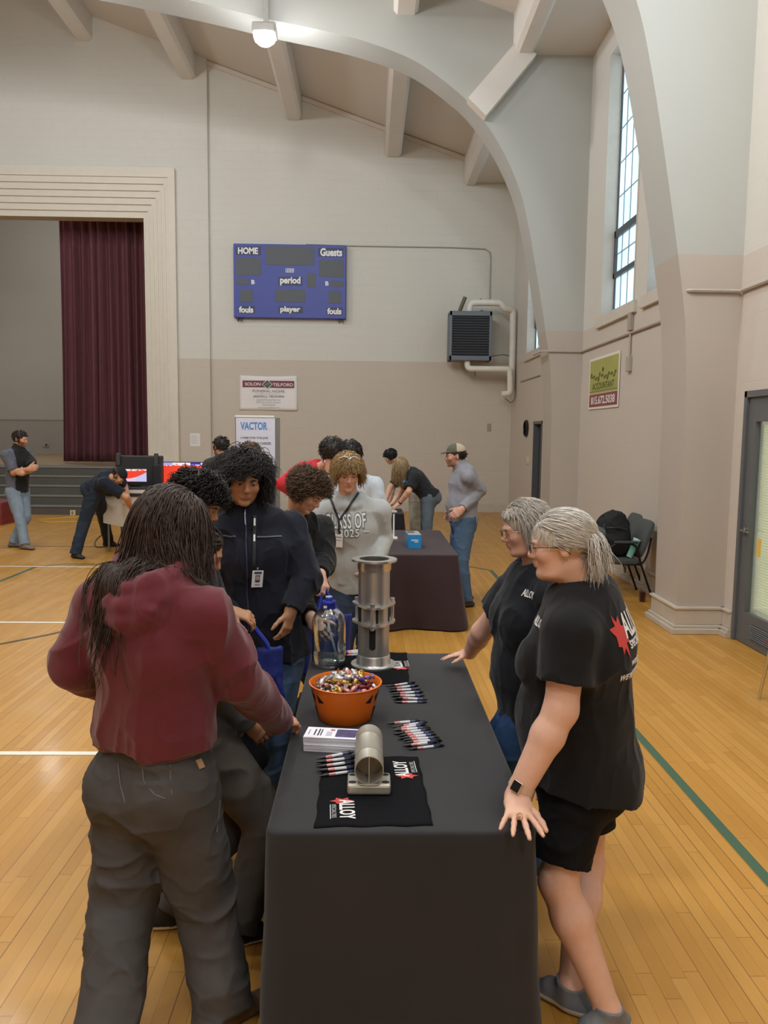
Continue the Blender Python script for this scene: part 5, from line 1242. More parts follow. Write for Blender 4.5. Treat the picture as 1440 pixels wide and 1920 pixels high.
    nb = neck - u * .02 * h; hb = hc + R @ (np.array([0, -.022, -.075]) * s); S.ec(nb, hb, rt, (.037 * h * (.9 if fem else 1) * g ** .5, .036 * h * g ** .5), (.033 * h * (.9 if fem else 1.02), .034 * h), .03)
    head_sdf(S, hc, R, s, jaw, chin, nose, fem)
    tips = []
    for q, sd in (('L', -1), ('R', 1)):
        sh, el, wr = J['sh' + q], J['el' + q], J['wr' + q]; S.cone(sh, el, ar[0], ar[1], .02); m = lerp(el, wr, .3); S.cone(el, m, ar[1] * .97, ar[2], .02); S.cone(m, wr, ar[2], ar[3], .02)
        a = J['arm' + q]; fd = nrm(wr - el); d = np.asarray(a.get('d', fd), float); n = np.asarray(a.get('n', rt * sd + ft * .2), float); th = np.asarray(a.get('th', ft), float)
        if a.get('hand', True): hand(S, wr, d, n, th, h / 1.75 * (.95 if fem else 1.03) * a.get('size', 1), a.get('curl', (.3, .35, .4, .45)), a.get('spread', .06), a.get('thumb', .45), a.get('fat', 1.0) * (1.25 if res > .008 else 1.0), tips=tips)
        hp, kn, an = J['hip' + q], J['kn' + q], J['an' + q]; e = -.006; S.cone(hp, kn, lr[0] + e, lr[1] + e * .5, .03); m = lerp(kn, an, .28); S.cone(kn, m, lr[1] * .98, lr[2] * 1.05, .03); S.cone(m, an, lr[2] * 1.05, lr[3], .03)
        fy = math.radians(J['fy' + q]); fd = np.array([math.cos(fy), math.sin(fy), 0]); S.cone(an, an + fd * .035 * h - np.array([0, 0, .026 * h]), lr[3] * .95, .014 * h, .02)
    V, F = S.mesh(res); col = face_col(V, hc, R, s, SKIN[skin], lipcol, beard)
    for p, r in tips:
        w = np.exp(-(np.linalg.norm(V - p, axis=1) / .006) ** 2)[:, None] * .5 * (res < .006); col = col * (1 - w) + np.array(lin('#e3b9ad')) * w
    raw_mesh('body', V - inv, F, attr_mat(.48, .12, 260, .35, .08, .05, 30), root, True, col)
    # ---- pants
    P = Sdf(); e = pants['ease']
    P.ec(pelvis - np.array([0, 0, .03 * h]), lerp(pelvis, waist, .35), rp, (W[0][0] * .97 + e * .5, W[0][1] + e * .5), (W[1][0] * 1.05 + e * .4, W[1][1] + e * .4), .05)
    if seat:
        for sd in (-1, 1): P.ell(pelvis - fp * .038 * h + rp * sd * .045 * h - u * .02 * h, np.array([.058, .050, .062]) * h * seat + e * .5, None, .05)
    for q in 'LR':
        hp, kn, an = J['hip' + q], J['kn' + q], J['an' + q]; ke = lr[1] + e * pants.get('knee', 1.2)
        if pants['len'] == 'full':
            P.cone(hp, kn, lr[0] + e, ke, .03); P.cap = (an + nrm(an - kn) * .022, an - kn); P.cone(kn, an + nrm(an - kn) * .05, ke, lr[3] + pants['hemr'], .012); P.cap = None
        else:
            k_ = pants['cut'][q]; P.cap = (lerp(hp, kn, k_), kn - hp); P.cone(hp, kn, lr[0] + e, ke + .012, .035); P.cap = None
    P.disp = folds(pants['amp'] * 1.2, 6.5, seed + 5, (1, 1, 1.5)); V, F = P.mesh(res); pc = np.tile(np.array(lin(pants['col'])), (len(V), 1))
    if pants.get('fade'):
        f = pants['fade']; w = (.5 + .5 * vnoise(V * np.array([9, 9, 4]), seed)) * f; pc = pc * (1 + w[:, None])
    if 'colfn' in pants: pc = pants['colfn'](V, pc, J)
    J['pants'] = raw_mesh(pants.get('name', 'trousers'), V - inv, F, attr_mat(.8, .25, 350, .2, 0, .12, 14), root, True, pc)
    # ---- shirt, jacket ...
    T = Sdf(); e = top['ease']; hemn = np.asarray(top.get('hemn', -u), float); hp_ = pelvis - u * top['hem'] * h; T.cap = (hp_ + np.array(top.get('hemoff', (0, 0, 0))), hemn); torso(T, e, top['hem'] + .02, top.get('flare', 0)); T.cap = None
    for q in 'LR':
        sh, el, wr = J['sh' + q], J['el' + q], J['wr' + q]; se = top.get('sease', e + .006)
        if top['sleeve'] == 'short':
            k_ = top.get('slen', .72); T.cap = (lerp(sh, el, k_), el - sh); T.cone(sh, lerp(sh, el, k_ + .3), ar[0] + se, ar[1] + se * 1.3, .035); T.cap = None
        else:
            T.cone(sh, el, ar[0] + se, ar[1] + se * 1.0, .03); k_ = top.get('slen', .93); T.cap = (lerp(el, wr, k_), wr - el); T.cone(el, lerp(el, wr, k_ + .1), ar[1] + se * 1.0, ar[3] + se * top.get('cuff', .8), .012); T.cap = None
    ex = top.get('extra')
    if ex: ex(T, J, e)
    if not top.get('collar'): T.ell(neck + u * .030 * h + ft * .018 * h, np.array([.047, .047, .036]) * h * top.get('hole', 1.0), np.stack([rt, ft, u], 1), .012, 's')
    else:
        r0 = .040 * h * g ** .4; T.ec(neck - u * .015 * h, lerp(nb, hb, .62 if top['collar'] is True else top['collar']), rt, (r0 + .018, r0 + .016), (r0 + .008, r0 + .008), .02)
    if 'cut' in top: top['cut'](T, J)
    T.disp = folds(top['amp'] * 1.25, top['fr'], seed, top.get('stretch', (1, 1, .6))); V, F = T.mesh(res); tc = np.tile(np.array(lin(top['col'])), (len(V), 1))
    if 'colfn' in top: tc = top['colfn'](V, tc, J)
    J['top'] = raw_mesh(top.get('name', 'shirt'), V - inv, F, attr_mat(.82, .22, 420, .2, 0, .07, 16, None, top.get('sheen', .1)), root, True, tc)
    J['bvh'] = BVHTree.FromPolygons([tuple(v) for v in V.tolist()], F.tolist())
    # ---- shoes
    sc = dict({'col': '#222', 'sole': '#ddd', 'n': 'shoe'}, **(shoes or {}))
    for q in 'LR':
        if not sc.get('show', True): break
        an = J['an' + q]; fy = math.radians(J['fy' + q]); f = np.array([math.cos(fy), math.sin(fy), 0]); r_ = np.array([math.sin(fy), -math.cos(fy), 0]); z = np.array([0, 0, 1.0]); b = np.array([an[0], an[1], 0.0]); k = h / 1.75 * (.92 if fem else 1.02); Z = Sdf(); up = an[2] - .085
        b = b + z * up
        Z.ec(b - f * .055 * k + z * .030, b + f * .155 * k + z * .026, r_, (.036 * k, .030), (.040 * k, .024), .02, end=1.4); Z.ec(b - f * .03 * k + z * .058, b + f * .085 * k + z * .055, r_, (.037 * k, .040), (.036 * k, .024), .03); Z.cone(b + z * .05, b + z * (sc.get('high', .10) + .03), lr[3] + .006, lr[3] + .010, .02)
        Z.plane(b + z * .001, -z); Z.plane(b - f * .012 * k + z * sc.get('high', .10), z + f * -.15); hh = min(res, .007); V, F = Z.mesh(hh); c_ = np.tile(np.array(lin(sc['col'])), (len(V), 1)); lz = V[:, 2] - up; c_[lz < .026 * sc.get('thick', 1)] = lin(sc['sole'])
        raw_mesh(sc['n'], V - inv, F, attr_mat(.6, .2, 300, .3, 0, .08, 30), root, True, c_)
    PEOPLE[name] = J; return J
def loc(J, x, y, z): return J['hc'] + J['R'] @ (np.array([x, y, z]) * J['s'])
def put(J, V): return np.asarray(V) - np.array([J['pelvis'][0], J['pelvis'][1], 0])
def add_hair(J, parts, col, name='hair', var=.35, rough=.42):
    V, F = merge(parts); return raw_mesh(name, put(J, V), F, hair_mat(col, var, rough), J['root'], True)
def brows_eyes(J, col, lid=.55, iris='#3a2a20', eye=True, brow=.0032, angle=0.0):
    b = MB()
    for q in (-1, 1): b.tube([loc(J, q * .015, .0985, .0165), loc(J, q * .030, .0965, .0205 + angle), loc(J, q * .047, .082, .0165)], [brow * J['s'], brow * 1.1 * J['s'], brow * .4 * J['s']], 6)
    b.v = [tuple(put(J, v)) for v in b.v]; half = len(b.v) // 2
    for k in (0, 1):
        m = MB(); m.v = b.v[k * half:(k + 1) * half]; m.f = [tuple(i - k * half for i in f) for f in b.f[k * len(b.f) // 2:(k + 1) * len(b.f) // 2]]; m.build('eyebrow', hair_mat(col), J['root'], smooth=True)
    for q in (-1, 1):
        if eye:      # almond of the eye between the lids
            n, S = 12, []; V = []; F = []
            c = np.array([q * .0315, .0785, -.0015]); cols = []
            for i in range(9):
                for k in range(17):
                    a, e = (k / 16 - .5) * 2.0, (i / 8 - .5) * .62 * lid * 2 * (1 - (2 * k / 16 - 1) ** 2) - .12; rr = .0150
                    V.append(put(J, loc(J, *(c + rr * np.array([math.sin(a) * math.cos(e), math.cos(a) * math.cos(e), math.sin(e)]))))); cols.append(lin(iris) if math.hypot(a, e + .12) < .40 else lin('#e8e2de'))
            F = [(i * 17 + k, i * 17 + k + 1, (i + 1) * 17 + k + 1, (i + 1) * 17 + k) for i in range(8) for k in range(16)]
            raw_mesh('eye', V, F, attr_mat(.15, 0, 60, .5, 0, 0), J['root'], True, np.array(cols))
        P = [loc(J, *(np.array([q * .0315, .0785, 0]) + .0158 * np.array([math.sin(a) * math.cos(e), math.cos(a) * math.cos(e), math.sin(e)]))) for a in np.linspace(-1, 1, 9) for e in [(.31 * lid * 2) * (1 - a * a) - .14]]
        MB().tube([put(J, p) for p in P], .0011 * J['s'], 5).build('eyelash', M_INK, J['root'], smooth=True)
def glasses(J, col, wire=.0014, w=.024, hgt=.016, z0=-.002, y0=.108, lens=True, name='eyeglasses', parent=None):
    b = MB(); s = J['s']
    for q in (-1, 1):
        P = [loc(J, q * .032 + w * math.copysign(abs(math.cos(a)) ** .7, math.cos(a)), y0 - .9 * (abs(q * .032 + w * math.cos(a)) - .01) ** 2 * 3, z0 + hgt * math.copysign(abs(math.sin(a)) ** .7, math.sin(a))) for a in np.linspace(0, 2 * math.pi, 29)]
        b.tube(P, wire * s, 5); b.tube([loc(J, q * .056, y0 - .012, z0 + .006), loc(J, q * .072, .07, z0 + .008), loc(J, q * .083, -.005, z0 + .004), loc(J, q * .080, -.03, z0 - .02)], wire * 1.2 * s, 5)
    b.tube([loc(J, -.009, y0, z0 + .004), loc(J, 0, y0 + .003, z0 + .006), loc(J, .009, y0, z0 + .004)], wire * s, 5)
    b.v = [tuple(put(J, v)) for v in b.v]; return b.build(name, mat(col, .3, .5), J['root'], smooth=True)
# ================================================================ the people
A = at
def G(px, py, z=.085): return atz(px, py, z)
M_ = lambda f: f
front = lambda r: (r[:, 2] > -.02)
# ---- woman with the grey ponytail, black shirt, leaning on the table corner
def tee_mark(V, c, J): return c
J = person('ponytail', 'person with grey ponytail in black shirt and shorts leaning on the table corner', A(1092, 1425, 2.52), A(1092, 1108, 2.46), A(1052, 1022, 2.44), 158, 1.66, True, 152, (166, 6, 0),
    arms={'L': dict(el=A(1052, 1330, 2.27), wr=atz(968, 1494, .800), d=(-.10, -1, -.20), n=(0, -.12, 1), th=(1, 0, 0), curl=(.08, .06, .06, .10), spread=.30, thumb=.42, size=1.16),
          'R': dict(wr=A(1010, 1440, 2.75))},
    legs={'L': dict(kn=A(1046, 1655, 2.36), an=G(1140, 1893), yaw=202), 'R': dict(kn=A(1100, 1622, 2.6), an=G(1070, 1848), yaw=140)},
    skin='light', g=1.30, belly=.7, bust=1.0, seat=1.1, top=dict(col='#161618', hem=.035, flare=.035, ease=.020, sease=.026, slen=.63, amp=.004, fr=9, hemn=(-.16, 0, -1)), pants=dict(col='#0f0f11', len='short', cut={'L': .80, 'R': .62}, ease=.014, name='shorts'),
    shoes=dict(col='#74777b', sole='#dcdad4', thick=1.35), res=.0048, jaw=1.10, chin=1.0, nose=1.05, armfat=1.22, legfat=1.0, seed=3)
brows_eyes(J, '#a59a8e', .5, '#4a5a66', brow=.0022); glasses(J, '#4a3a33', .0016, .023, .014)
bun = np.array([0, -.118, -.012])
def sweep(p, f): v = bun - p; v = v / (np.linalg.norm(v, axis=1, keepdims=True) + 1e-6); return v * (1.0 if f < .8 else .1)
mk_ = lambda r: ~((r[:, 1] > .030) & (r[:, 2] < .075)) & (r[:, 2] > -.055) & ~((np.abs(r[:, 0]) > .040) & (r[:, 1] > -.055) & (r[:, 2] < .022))
P1 = tubes(*grow(J['hc'], J['R'], J['s'], 4200, mk_, lambda r: np.linalg.norm(r - bun, axis=1) * 1.15 + .02, 12, .25, .55, .0018, seed=2, layers=(.003, .016), crown=(0, .09, .09), flow=sweep, jit=.05, wave=.003, cfreq=1.5, clip=lambda X, Y, Z: (np.abs(X) > .035) & (Y > -.075) & (Z < -.012)))
P2 = tubes(*grow(J['hc'], J['R'], J['s'], 700, lambda r: (r[:, 1] < -.085) & (np.abs(r[:, 2]) < .05), .17, 10, .7, .30, .0015, seed=4, layers=(.012, .03), crown=(0, -.05, .05), jit=.12, wave=.006, cfreq=1.2, capsules=[(J['shL'], J['shR'], .055)]))
P3 = tubes(*grow(J['hc'], J['R'], J['s'], 160, lambda r: (r[:, 1] > .02) & (r[:, 2] > .04), .07, 8, .5, .5, .0013, seed=6, layers=(.004, .01), jit=.15, crown=(0, -.02, .11)))
add_hair(J, [cap_mesh(J['hc'], J['R'], J['s'], .007, (.052, .075, .04), .005), P1, P2, P3], '#d2ccc3', var=.26)
b = MB(); b.lathe([(.012, -.012), (.026, -.008), (.028, .004), (.020, .014), (.010, .012)], 20); b.v = [tuple(put(J, loc(J, v[0] * 1.0, v[2] - .125, v[1] - .008))) for v in b.v]; b.build('hair_tie', mat('#5a6b78', .8, var=.3, scale=90), J['root'], smooth=True)
MB().lathe([(0, .003), (.0028, .002), (.003, 0), (0, -.003)], 8, put(J, loc(J, -.081, -.010, -.036))).build('earring', mat('#d9c28a', .2, 1.0), J['root'], smooth=True)
w = J['wrL']; d = nrm(J['elL'] - w); c = w + d * .035
t_, u_ = nrm(np.cross(d, (0, 1, .3))), None; u_ = np.cross(d, t_)
band = MB(); R_ = np.stack([t_, u_, d], 1); band.lathe([(.0370, -.010), (.0400, -.010), (.0400, .010), (.0370, .010)], 32, put(J, c), R_, close=True); wb = band.build('watch_band', mat('#c9ab93', .5), J['root'], smooth=True)
nn = nrm(np.array([-.55, -.75, .25])); nn = nrm(nn - d * nn.dot(d)); xx = np.cross(d, nn); Rw = Matrix(np.stack([xx, d, nn], 1).tolist())
MB().box(put(J, c + nn * .042), (.032, .036, .010), Rw, .004).build('watch_case', mat('#d8bfae', .25, .8), wb); MB().box(put(J, c + nn * .0475), (.026, .030, .002), Rw).build('watch_face', mat('#101013', .15), wb)
fb = J['wrL'] + np.array([-.010, -.105, -.012]) * 1.0
MB().lathe([(.0088, -.002), (.0098, -.002), (.0098, .002), (.0088, .002)], 20, put(J, fb + np.array([0.0, 0, .004])), [[1, 0, 0], [0, 0, 1], [0, -1, 0]], close=True).build('ring', mat('#e0c07a', .2, 1.0), J['root'], smooth=True)
def shirt_logo(J, o, x, z, L, full=True):
    M = frame(o, x, z); me = []
    X = Vector(x).normalized(); Z = Vector(z).normalized(); Y = Z.cross(X)
    def wrap(pts, m, nm, off):
        c = np.mean(pts, 0); n = len(pts); ring = [np.array(p) for p in pts]; K = 5; V = []; 
        R2 = [ring[i] * (1 - k / K) + ring[(i + 1) % n] * k / K for i in range(n) for k in range(K)]; N = len(R2)
        for f in (1, .66, .33): V += [c + (p - c) * f for p in R2]
        V.append(c); W = []
        for p in V:
            q = M @ Vector((p[0], p[1], 0)); hit = J['bvh'].ray_cast(q + Z * .3, -Z); W.append(tuple(put(J, np.array((hit[0] if hit[0] else q) + Z * off))))
        F = [(a * N + i, a * N + (i + 1) % N, (a + 1) * N + (i + 1) % N, (a + 1) * N + i) for a in (0, 1) for i in range(N)] + [(2 * N + i, 2 * N + (i + 1) % N, 3 * N) for i in range(N)]
        raw_mesh(nm, W, F, m, J['top'], True)
    if full:
        wrap([(p * .20 * L - .36 * L, q * .40 * L + .0 * L) for p, q in burst(1, 4, 8)], M_RED, 'logo_burst', .003)
        M_.tg = J['bvh']
    def word(s_, cx, cy, w_, h_, m=M_WHITE):
        o_ = letters(s_, .1, frame(M @ Vector((cx * L, cy * L, 0)), x, z), m, None, 'logo_lettering', bold=.002, fit=(w_ * L, h_ * L), target=J['bvh'], off=.004)
        o_.parent = J['top']; o_.matrix_parent_inverse = Matrix.Translation(-Vector((J['pelvis'][0], J['pelvis'][1], 0)))
    if full:
        word('ALLOY', .22, .12, .95, .42); word('SPECIALTIES', .18, -.20, .8, .14); word('WELD', -.05, -.52, .4, .10); word('WE\u2019RE PERFECTING', -.0, -.72, 1.0, .12)
    else: word('ALLOY', 0, 0, 1, .4)
shirt_logo(J, lerp(J['pelvis'], J['neck'], .82) - J['ft'] * .2 - J['rt'] * .02, J['rt'], -J['ft'], .185)
shirt_logo(J, lerp(J['pelvis'], J['neck'], .86) + J['ft'] * .2 - J['rt'] * .12, -J['rt'], J['ft'], .075, False)

# ---- second grey-haired woman
J = person('grey_bob', 'person with short grey bob in black shirt and jeans, hand on the table', A(1003, 1310, 3.22), A(1012, 1062, 3.2), A(985, 990, 3.16), 172, 1.66, True, 188, (182, 14, 0),
    arms={'R': dict(el=A(903, 1185, 3.55), wr=A(881, 1224, 3.70), d=(-1, .12, -.18), n=(0, .1, 1), th=(0, -1, 0), curl=(.12, .12, .15, .2), spread=.12), 'L': dict(wr=A(1075, 1290, 3.0), hand=False)},
    skin='pale', g=1.22, belly=.4, bust=1.0, top=dict(col='#15181f', hem=.035, ease=.022, sease=.03, slen=.62, amp=.005), pants=dict(col='#2b4468', fade=.4), shoes=dict(col='#33363b', sole='#bbb'), res=.007, jaw=1.12, chin=.8, armfat=1.15, seed=9)
brows_eyes(J, '#a08f80', .5, '#55606a', brow=.002); glasses(J, '#8a6f48', .0017, .024, .017)
mk2 = lambda r: ~((r[:, 1] > .045) & (r[:, 2] < .072)) & (r[:, 2] > -.06)
add_hair(J, [cap_mesh(J['hc'], J['R'], J['s'], .010, (.045, .065, -.02), .006, drop=.05), tubes(*grow(J['hc'], J['R'], J['s'], 4200, mk2, .13, 10, .35, .30, .0018, seed=8, layers=(.005, .020), jit=.05, wave=.003, cfreq=1.2, crown=(.0, .07, .10), clip=face_zone(.062, y=.03, w=.09)))], '#b5ada3', var=.3)
shirt_logo(J, lerp(J['pelvis'], J['neck'], .86) + J['ft'] * .22 - J['rt'] * .15, -J['rt'], J['ft'], .075, False)

# ---- maroon hoodie, long dark hair, seen from behind
def hood(T, J, e):
    n, u, f, r = J['neck'], J['u'], J['ft'], J['rt']
    for lay, (ra, rb, dz, rad) in enumerate(((.095, .115, .045, .034), (.108, .138, .005, .034), (.112, .152, -.040, .028))):
        P = [n + r * math.sin(a) * ra - f * math.cos(a) * rb + u * (dz - .045 * math.cos(a)) for a in np.radians(np.linspace(-120, 120, 11))]
        for p, q in zip(P[:-1], P[1:]): T.cone(p, q, rad, rad, .016)
    T.ec(n - f * .140 - u * .05, n - f * .150 - u * .125, r, (.095, .030), (.045, .016), .012)
def ribhem(V, c, J):
    return c * (1 - .10 * ((((V - J['pelvis']) @ J['u']) < .045) & (np.abs((V - J['pelvis']) @ J['rt']) < .3))[:, None])
J = person('maroon', 'person with long dark hair in a maroon hoodie seen from behind at the table', A(292, 1452, 2.40), A(284, 1092, 2.38), A(322, 988, 2.48), 66, 1.74, False, 72, (38, 24, 0),
    arms={'R': dict(el=A(450, 1270, 2.42), wr=A(520, 1352, 2.78), d=(.55, .75, -.2), n=(.3, -.2, .9), th=(-.5, .6, 0), curl=(.5, .55, .6, .65), spread=.03), 'L': dict(el=A(138, 1250, 2.42), wr=A(225, 1285, 2.68), n=(-1, 0, .3), th=(0, .3, 1))},
    legs={'L': dict(kn=A(232, 1700, 2.36), an=G(190, 1985), yaw=75), 'R': dict(kn=A(385, 1695, 2.38), an=G(415, 1882), yaw=40)},
    skin='mid', g=1.12, sw=.94, seat=1.12, top=dict(name='hoodie', col='#62262f', sleeve='long', hem=-.078, ease=.024, sease=.024, amp=.009, fr=7, collar=True, extra=hood, colfn=ribhem, sheen=.25, slen=.95),
    pants=dict(col='#4b4847', ease=.018, hemr=.042, knee=1.7, amp=.008), shoes=dict(col='#5a4636', sole='#463629', high=.13), res=.006, seed=12, legfat=1.12, armfat=1.1)
caps = [(J['neck'] - J['ft'] * .05 - J['rt'] * .10 - J['u'] * .03, J['neck'] - J['ft'] * .05 + J['rt'] * .10 - J['u'] * .03, .085), (lerp(J['pelvis'], J['neck'], .55), J['neck'] - J['u'] * .07, .150), (J['shL'], J['neck'], .075), (J['shR'], J['neck'], .075)]
mk3 = lambda r: ~((r[:, 1] > .055) & (r[:, 2] < .06)) & (r[:, 2] > -.07)
tl = (A(196, 1225, 2.25) - J['hc']) @ J['R'] / J['s']; tr_ = (A(372, 1130, 2.26) - J['hc']) @ J['R'] / J['s']
hz = J['R'].T @ np.array([0, 0, -1.0])
def lock(tgt, sp=.034):
    def fl(p, f):
        o = np.random.default_rng(9).standard_normal(p.shape) * sp; v = tgt + o - p; L = np.linalg.norm(v, axis=1, keepdims=True); return hz * (.9 if f < .5 else .6) + v / (L + 1e-6) * (.35 + .9 * f) * np.minimum(1, L / .12)
    return fl
gk = lambda **k: dict(dict(layers=(.004, .020), jit=.045, wave=.007, cfreq=2.5, crown=(.012, .01, .115), capsules=caps, taper=.3), **k)
P1 = tubes(*grow(J['hc'], J['R'], J['s'], 8000, lambda r: mk3(r) & (r[:, 0] < .030), .62, 26, .14, .26, .0030, seed=14, flow=lock(tl), **gk(lvar=.35, jit=.03)))
P2 = tubes(*grow(J['hc'], J['R'], J['s'], 2400, lambda r: mk3(r) & (r[:, 0] >= -.005), .30, 16, .12, .26, .0021, seed=15, flow=lock(tr_), **gk(lvar=.4)))
P3 = tubes(*grow(J['hc'], J['R'], J['s'], 1500, lambda r: mk3(r) & (r[:, 1] < .02), .17, 12, .15, .35, .0021, seed=16, **gk()))
P1 = merge([P1, P2, P3])
add_hair(J, [cap_mesh(J['hc'], J['R'], J['s'], .008, (.055, .07, -.03), .006, drop=.05), P1], '#3b2a21', var=.6, rough=.38)
Lp = J['pelvis'] - np.array([math.cos(math.radians(66)), math.sin(math.radians(66)), 0]) * .3
# leather patch and pocket seams on the trousers
tb = BVHTree.FromPolygons([tuple(v.co + J['root'].location) for v in J['pants'].data.vertices], [tuple(p.vertices) for p in J['pants'].data.polygons])
def onto(J, bv, px, py, Y, off=.004):
    o = Vector((0, 0, CAMH)); d = Vector(tuple(A(px, py, Y))) - o; d.normalize(); hit = bv.ray_cast(o, d)
    if hit[0] is None: return None
    return np.array(hit[0] + hit[1] * off), np.array(hit[1])
hp = onto(J, tb, 374, 1433, 2.4)
if hp is not None:
    MB().box(put(J, hp[0]), (.024, .004, .030), Matrix(np.stack([nrm(np.cross(hp[1], (0, 0, -1))), -hp[1], np.cross(nrm(np.cross(hp[1], (0, 0, -1))), -hp[1])], 1).tolist()) @ Matrix.Rotation(.15, 3, 'Y')).build('leather_patch', mat('#b08a63', .6, var=.1, scale=60), J['pants'])
for pts in ([(222, 1432), (226, 1470), (235, 1505)], [(266, 1430), (270, 1465), (290, 1490), (310, 1497)], [(318, 1432), (322, 1490)], [(412, 1500), (406, 1560)]):
    Q = [onto(J, tb, x, y, 2.4, .0015) for x, y in pts]; Q = [put(J, q[0]) for q in Q if q is not None]
    if len(Q) > 1: MB().tube(Q, .0016, 5).build('seam', mat('#6f6b68', .7), J['pants'], smooth=True)

# ---- girl between them, profile under the long hair
J = person('girl', 'person in profile behind the maroon hoodie, in grey trousers and black sneakers', A(385, 1365, 2.98), A(340, 1118, 2.98), A(374, 1033, 2.98), 15, 1.60, True, 20, (5, 28, 0),
    arms={'R': dict(wr=A(470, 1360, 2.95)), 'L': dict(wr=A(440, 1300, 3.25))}, legs={'R': dict(an=G(446, 1732), yaw=20), 'L': dict(an=G(322, 1698), yaw=15)},
    skin='tan', g=1.1, top=dict(col='#55565a', sleeve='long', name='sweatshirt', hem=.03, ease=.02, amp=.006), pants=dict(col='#4d4741', ease=.022, hemr=.03, knee=1.5), shoes=dict(col='#1d1d20', sole='#e2e0db'), res=.007, seed=21)
brows_eyes(J, '#2b201b', .25, brow=.0028)
add_hair(J, [cap_mesh(J['hc'], J['R'], J['s'], .006, (.05, .072, -.02), .006), tubes(*grow(J['hc'], J['R'], J['s'], 700, mk_, lambda r: np.linalg.norm(r - bun, axis=1) * 1.1 + .03, 10, .2, .5, .0032, seed=3, layers=(.003, .012), crown=(0, .09, .09), flow=sweep, jit=.04))], '#2a201b', var=.4)

# ---- dark-haired boy behind her
J = person('boy_dark', 'person with curly black hair in profile between maroon hoodie and navy jacket', A(350, 1290, 3.38), A(338, 1010, 3.38), A(370, 938, 3.33), -2, 1.78, False, -5, (-8, 30, 0),
    arms={'L': dict(el=A(400, 1140, 3.62), wr=A(430, 1148, 3.42), d=(1, -.1, -.15), n=(0, -.3, 1), th=(0, -1, .2), curl=(.7, .8, .9, .9)), 'R': dict(wr=A(330, 1290, 3.25))},
    skin='tan', top=dict(col='#1c1d22', sleeve='long', hem=.04, ease=.022, name='sweatshirt'), pants=dict(col='#26262a'), shoes=dict(col='#222'), res=.008, seed=23)
brows_eyes(J, '#201814', .3)
mkc = lambda r: ~((r[:, 1] > .058) & (r[:, 2] < .055)) & (r[:, 2] > -.045)
add_hair(J, [cap_mesh(J['hc'], J['R'], J['s'], .010, (.04, .062, -.0), .007, amp=.006), tubes(*grow(J['hc'], J['R'], J['s'], 1500, mkc, .085, 12, .8, .18, .0025, curl=.010, cfreq=2.2, seed=5, layers=(.004, .02), jit=.12, clip=face_zone(.040, None, .025, .075)))], '#1d1815', var=.5)

# ---- navy jacket
J = person('navy', 'person with shaggy black hair in a navy zip jacket with a badge on a lanyard', A(500, 1205, 4.08), A(468, 966, 4.05), A(457, 898, 3.97), -76, 1.82, False, -72, (-72, 12, 4),
    arms={'L': dict(el=A(574, 1085, 4.02), wr=A(545, 1146, 3.90), d=(-.2, -.25, -1), n=(.9, -.5, 0), th=(-.4, -.8, 0), curl=(.35, .4, .45, .5)), 'R': dict(el=A(392, 1090, 4.1), wr=A(428, 1160, 3.85))},
    legs={'L': dict(kn=A(522, 1330, 4.0), an=G(508, 1452), yaw=-75)}, skin='tan', g=1.12, top=dict(name='jacket', col='#1a1c28', sleeve='long', hem=.045, ease=.034, sease=.030, amp=.009, fr=8, collar=.5, slen=.97),
    pants=dict(col='#3d5068', fade=.4, ease=.02, hemr=.03), shoes=dict(col='#2a2724', sole='#4a4640'), res=.006, jaw=1.2, headscale=1.06, nose=1.1, lipcol='#a56b5e', seed=31)
brows_eyes(J, '#1d1612', .32, '#2a1c14', brow=.0042)
mkn = lambda r: ~((r[:, 1] > .06) & (r[:, 2] < .050)) & (r[:, 2] > -.06)
Ln = lambda r: np.where(r[:, 1] > .03, .115, .15)
def fln(p, f): return np.where((p[:, 1:2] > .05) & (p[:, :1] > -.075), np.array([.75, .15, -.45]), np.array([0, -.05, -.9]))
add_hair(J, [cap_mesh(J['hc'], J['R'], J['s'], .018, (.045, .050, -.02), .006, amp=.008, drop=.05), tubes(*grow(J['hc'], J['R'], J['s'], 3000, mkn, Ln, 12, .85, .22, .0024, wave=.010, cfreq=1.5, seed=7, layers=(.008, .032), jit=.10, flow=fln, clip=face_zone(.052, .022, .03, .078)))], '#2a2321', var=.5)
def strip(J, pix, Y, w, m, name, par, off=.004):
    """a flat band lying on the garment under these photo pixels"""
    Q = []
    for x, y in pix:
        o = Vector((0, 0, CAMH)); d = Vector(tuple(A(x, y, Y))) - o; d.normalize(); hit = J['bvh'].ray_cast(o, d)
        if hit[0] is not None: Q.append((np.array(hit[0]), np.array(hit[1])))
    if len(Q) < 2: return None
    V = []; inv_ = np.array(par.location) if par.parent is None else np.array([J['pelvis'][0], J['pelvis'][1], 0])
    for i, (p, n) in enumerate(Q):
        t = nrm(Q[min(i + 1, len(Q) - 1)][0] - Q[max(i - 1, 0)][0]); s_ = nrm(np.cross(t, n)); 
        for a, b_ in ((-1, off), (1, off), (1, off + .002), (-1, off + .002)): V.append(p + s_ * a * w / 2 + n * b_ - inv_)
    N = len(Q); F = [(i * 4 + k, i * 4 + (k + 1) % 4, i * 4 + 4 + (k + 1) % 4, i * 4 + 4 + k) for i in range(N - 1) for k in range(4)] + [(3, 2, 1, 0), tuple(N * 4 - 4 + k for k in range(4))]
    return raw_mesh(name, V, F, m, par, False)
def line(p, q, n=14): return [(p[0] + (q[0] - p[0]) * i / n, p[1] + (q[1] - p[1]) * i / n) for i in range(n + 1)]
M_ZIP = mat('#8b8f98', .4, .5)
strip(J, line((459, 955), (461, 985), 8) + line((461, 988), (466, 1185), 20), 4.0, .006, mat('#34374a', .5), 'zip', J['top'])
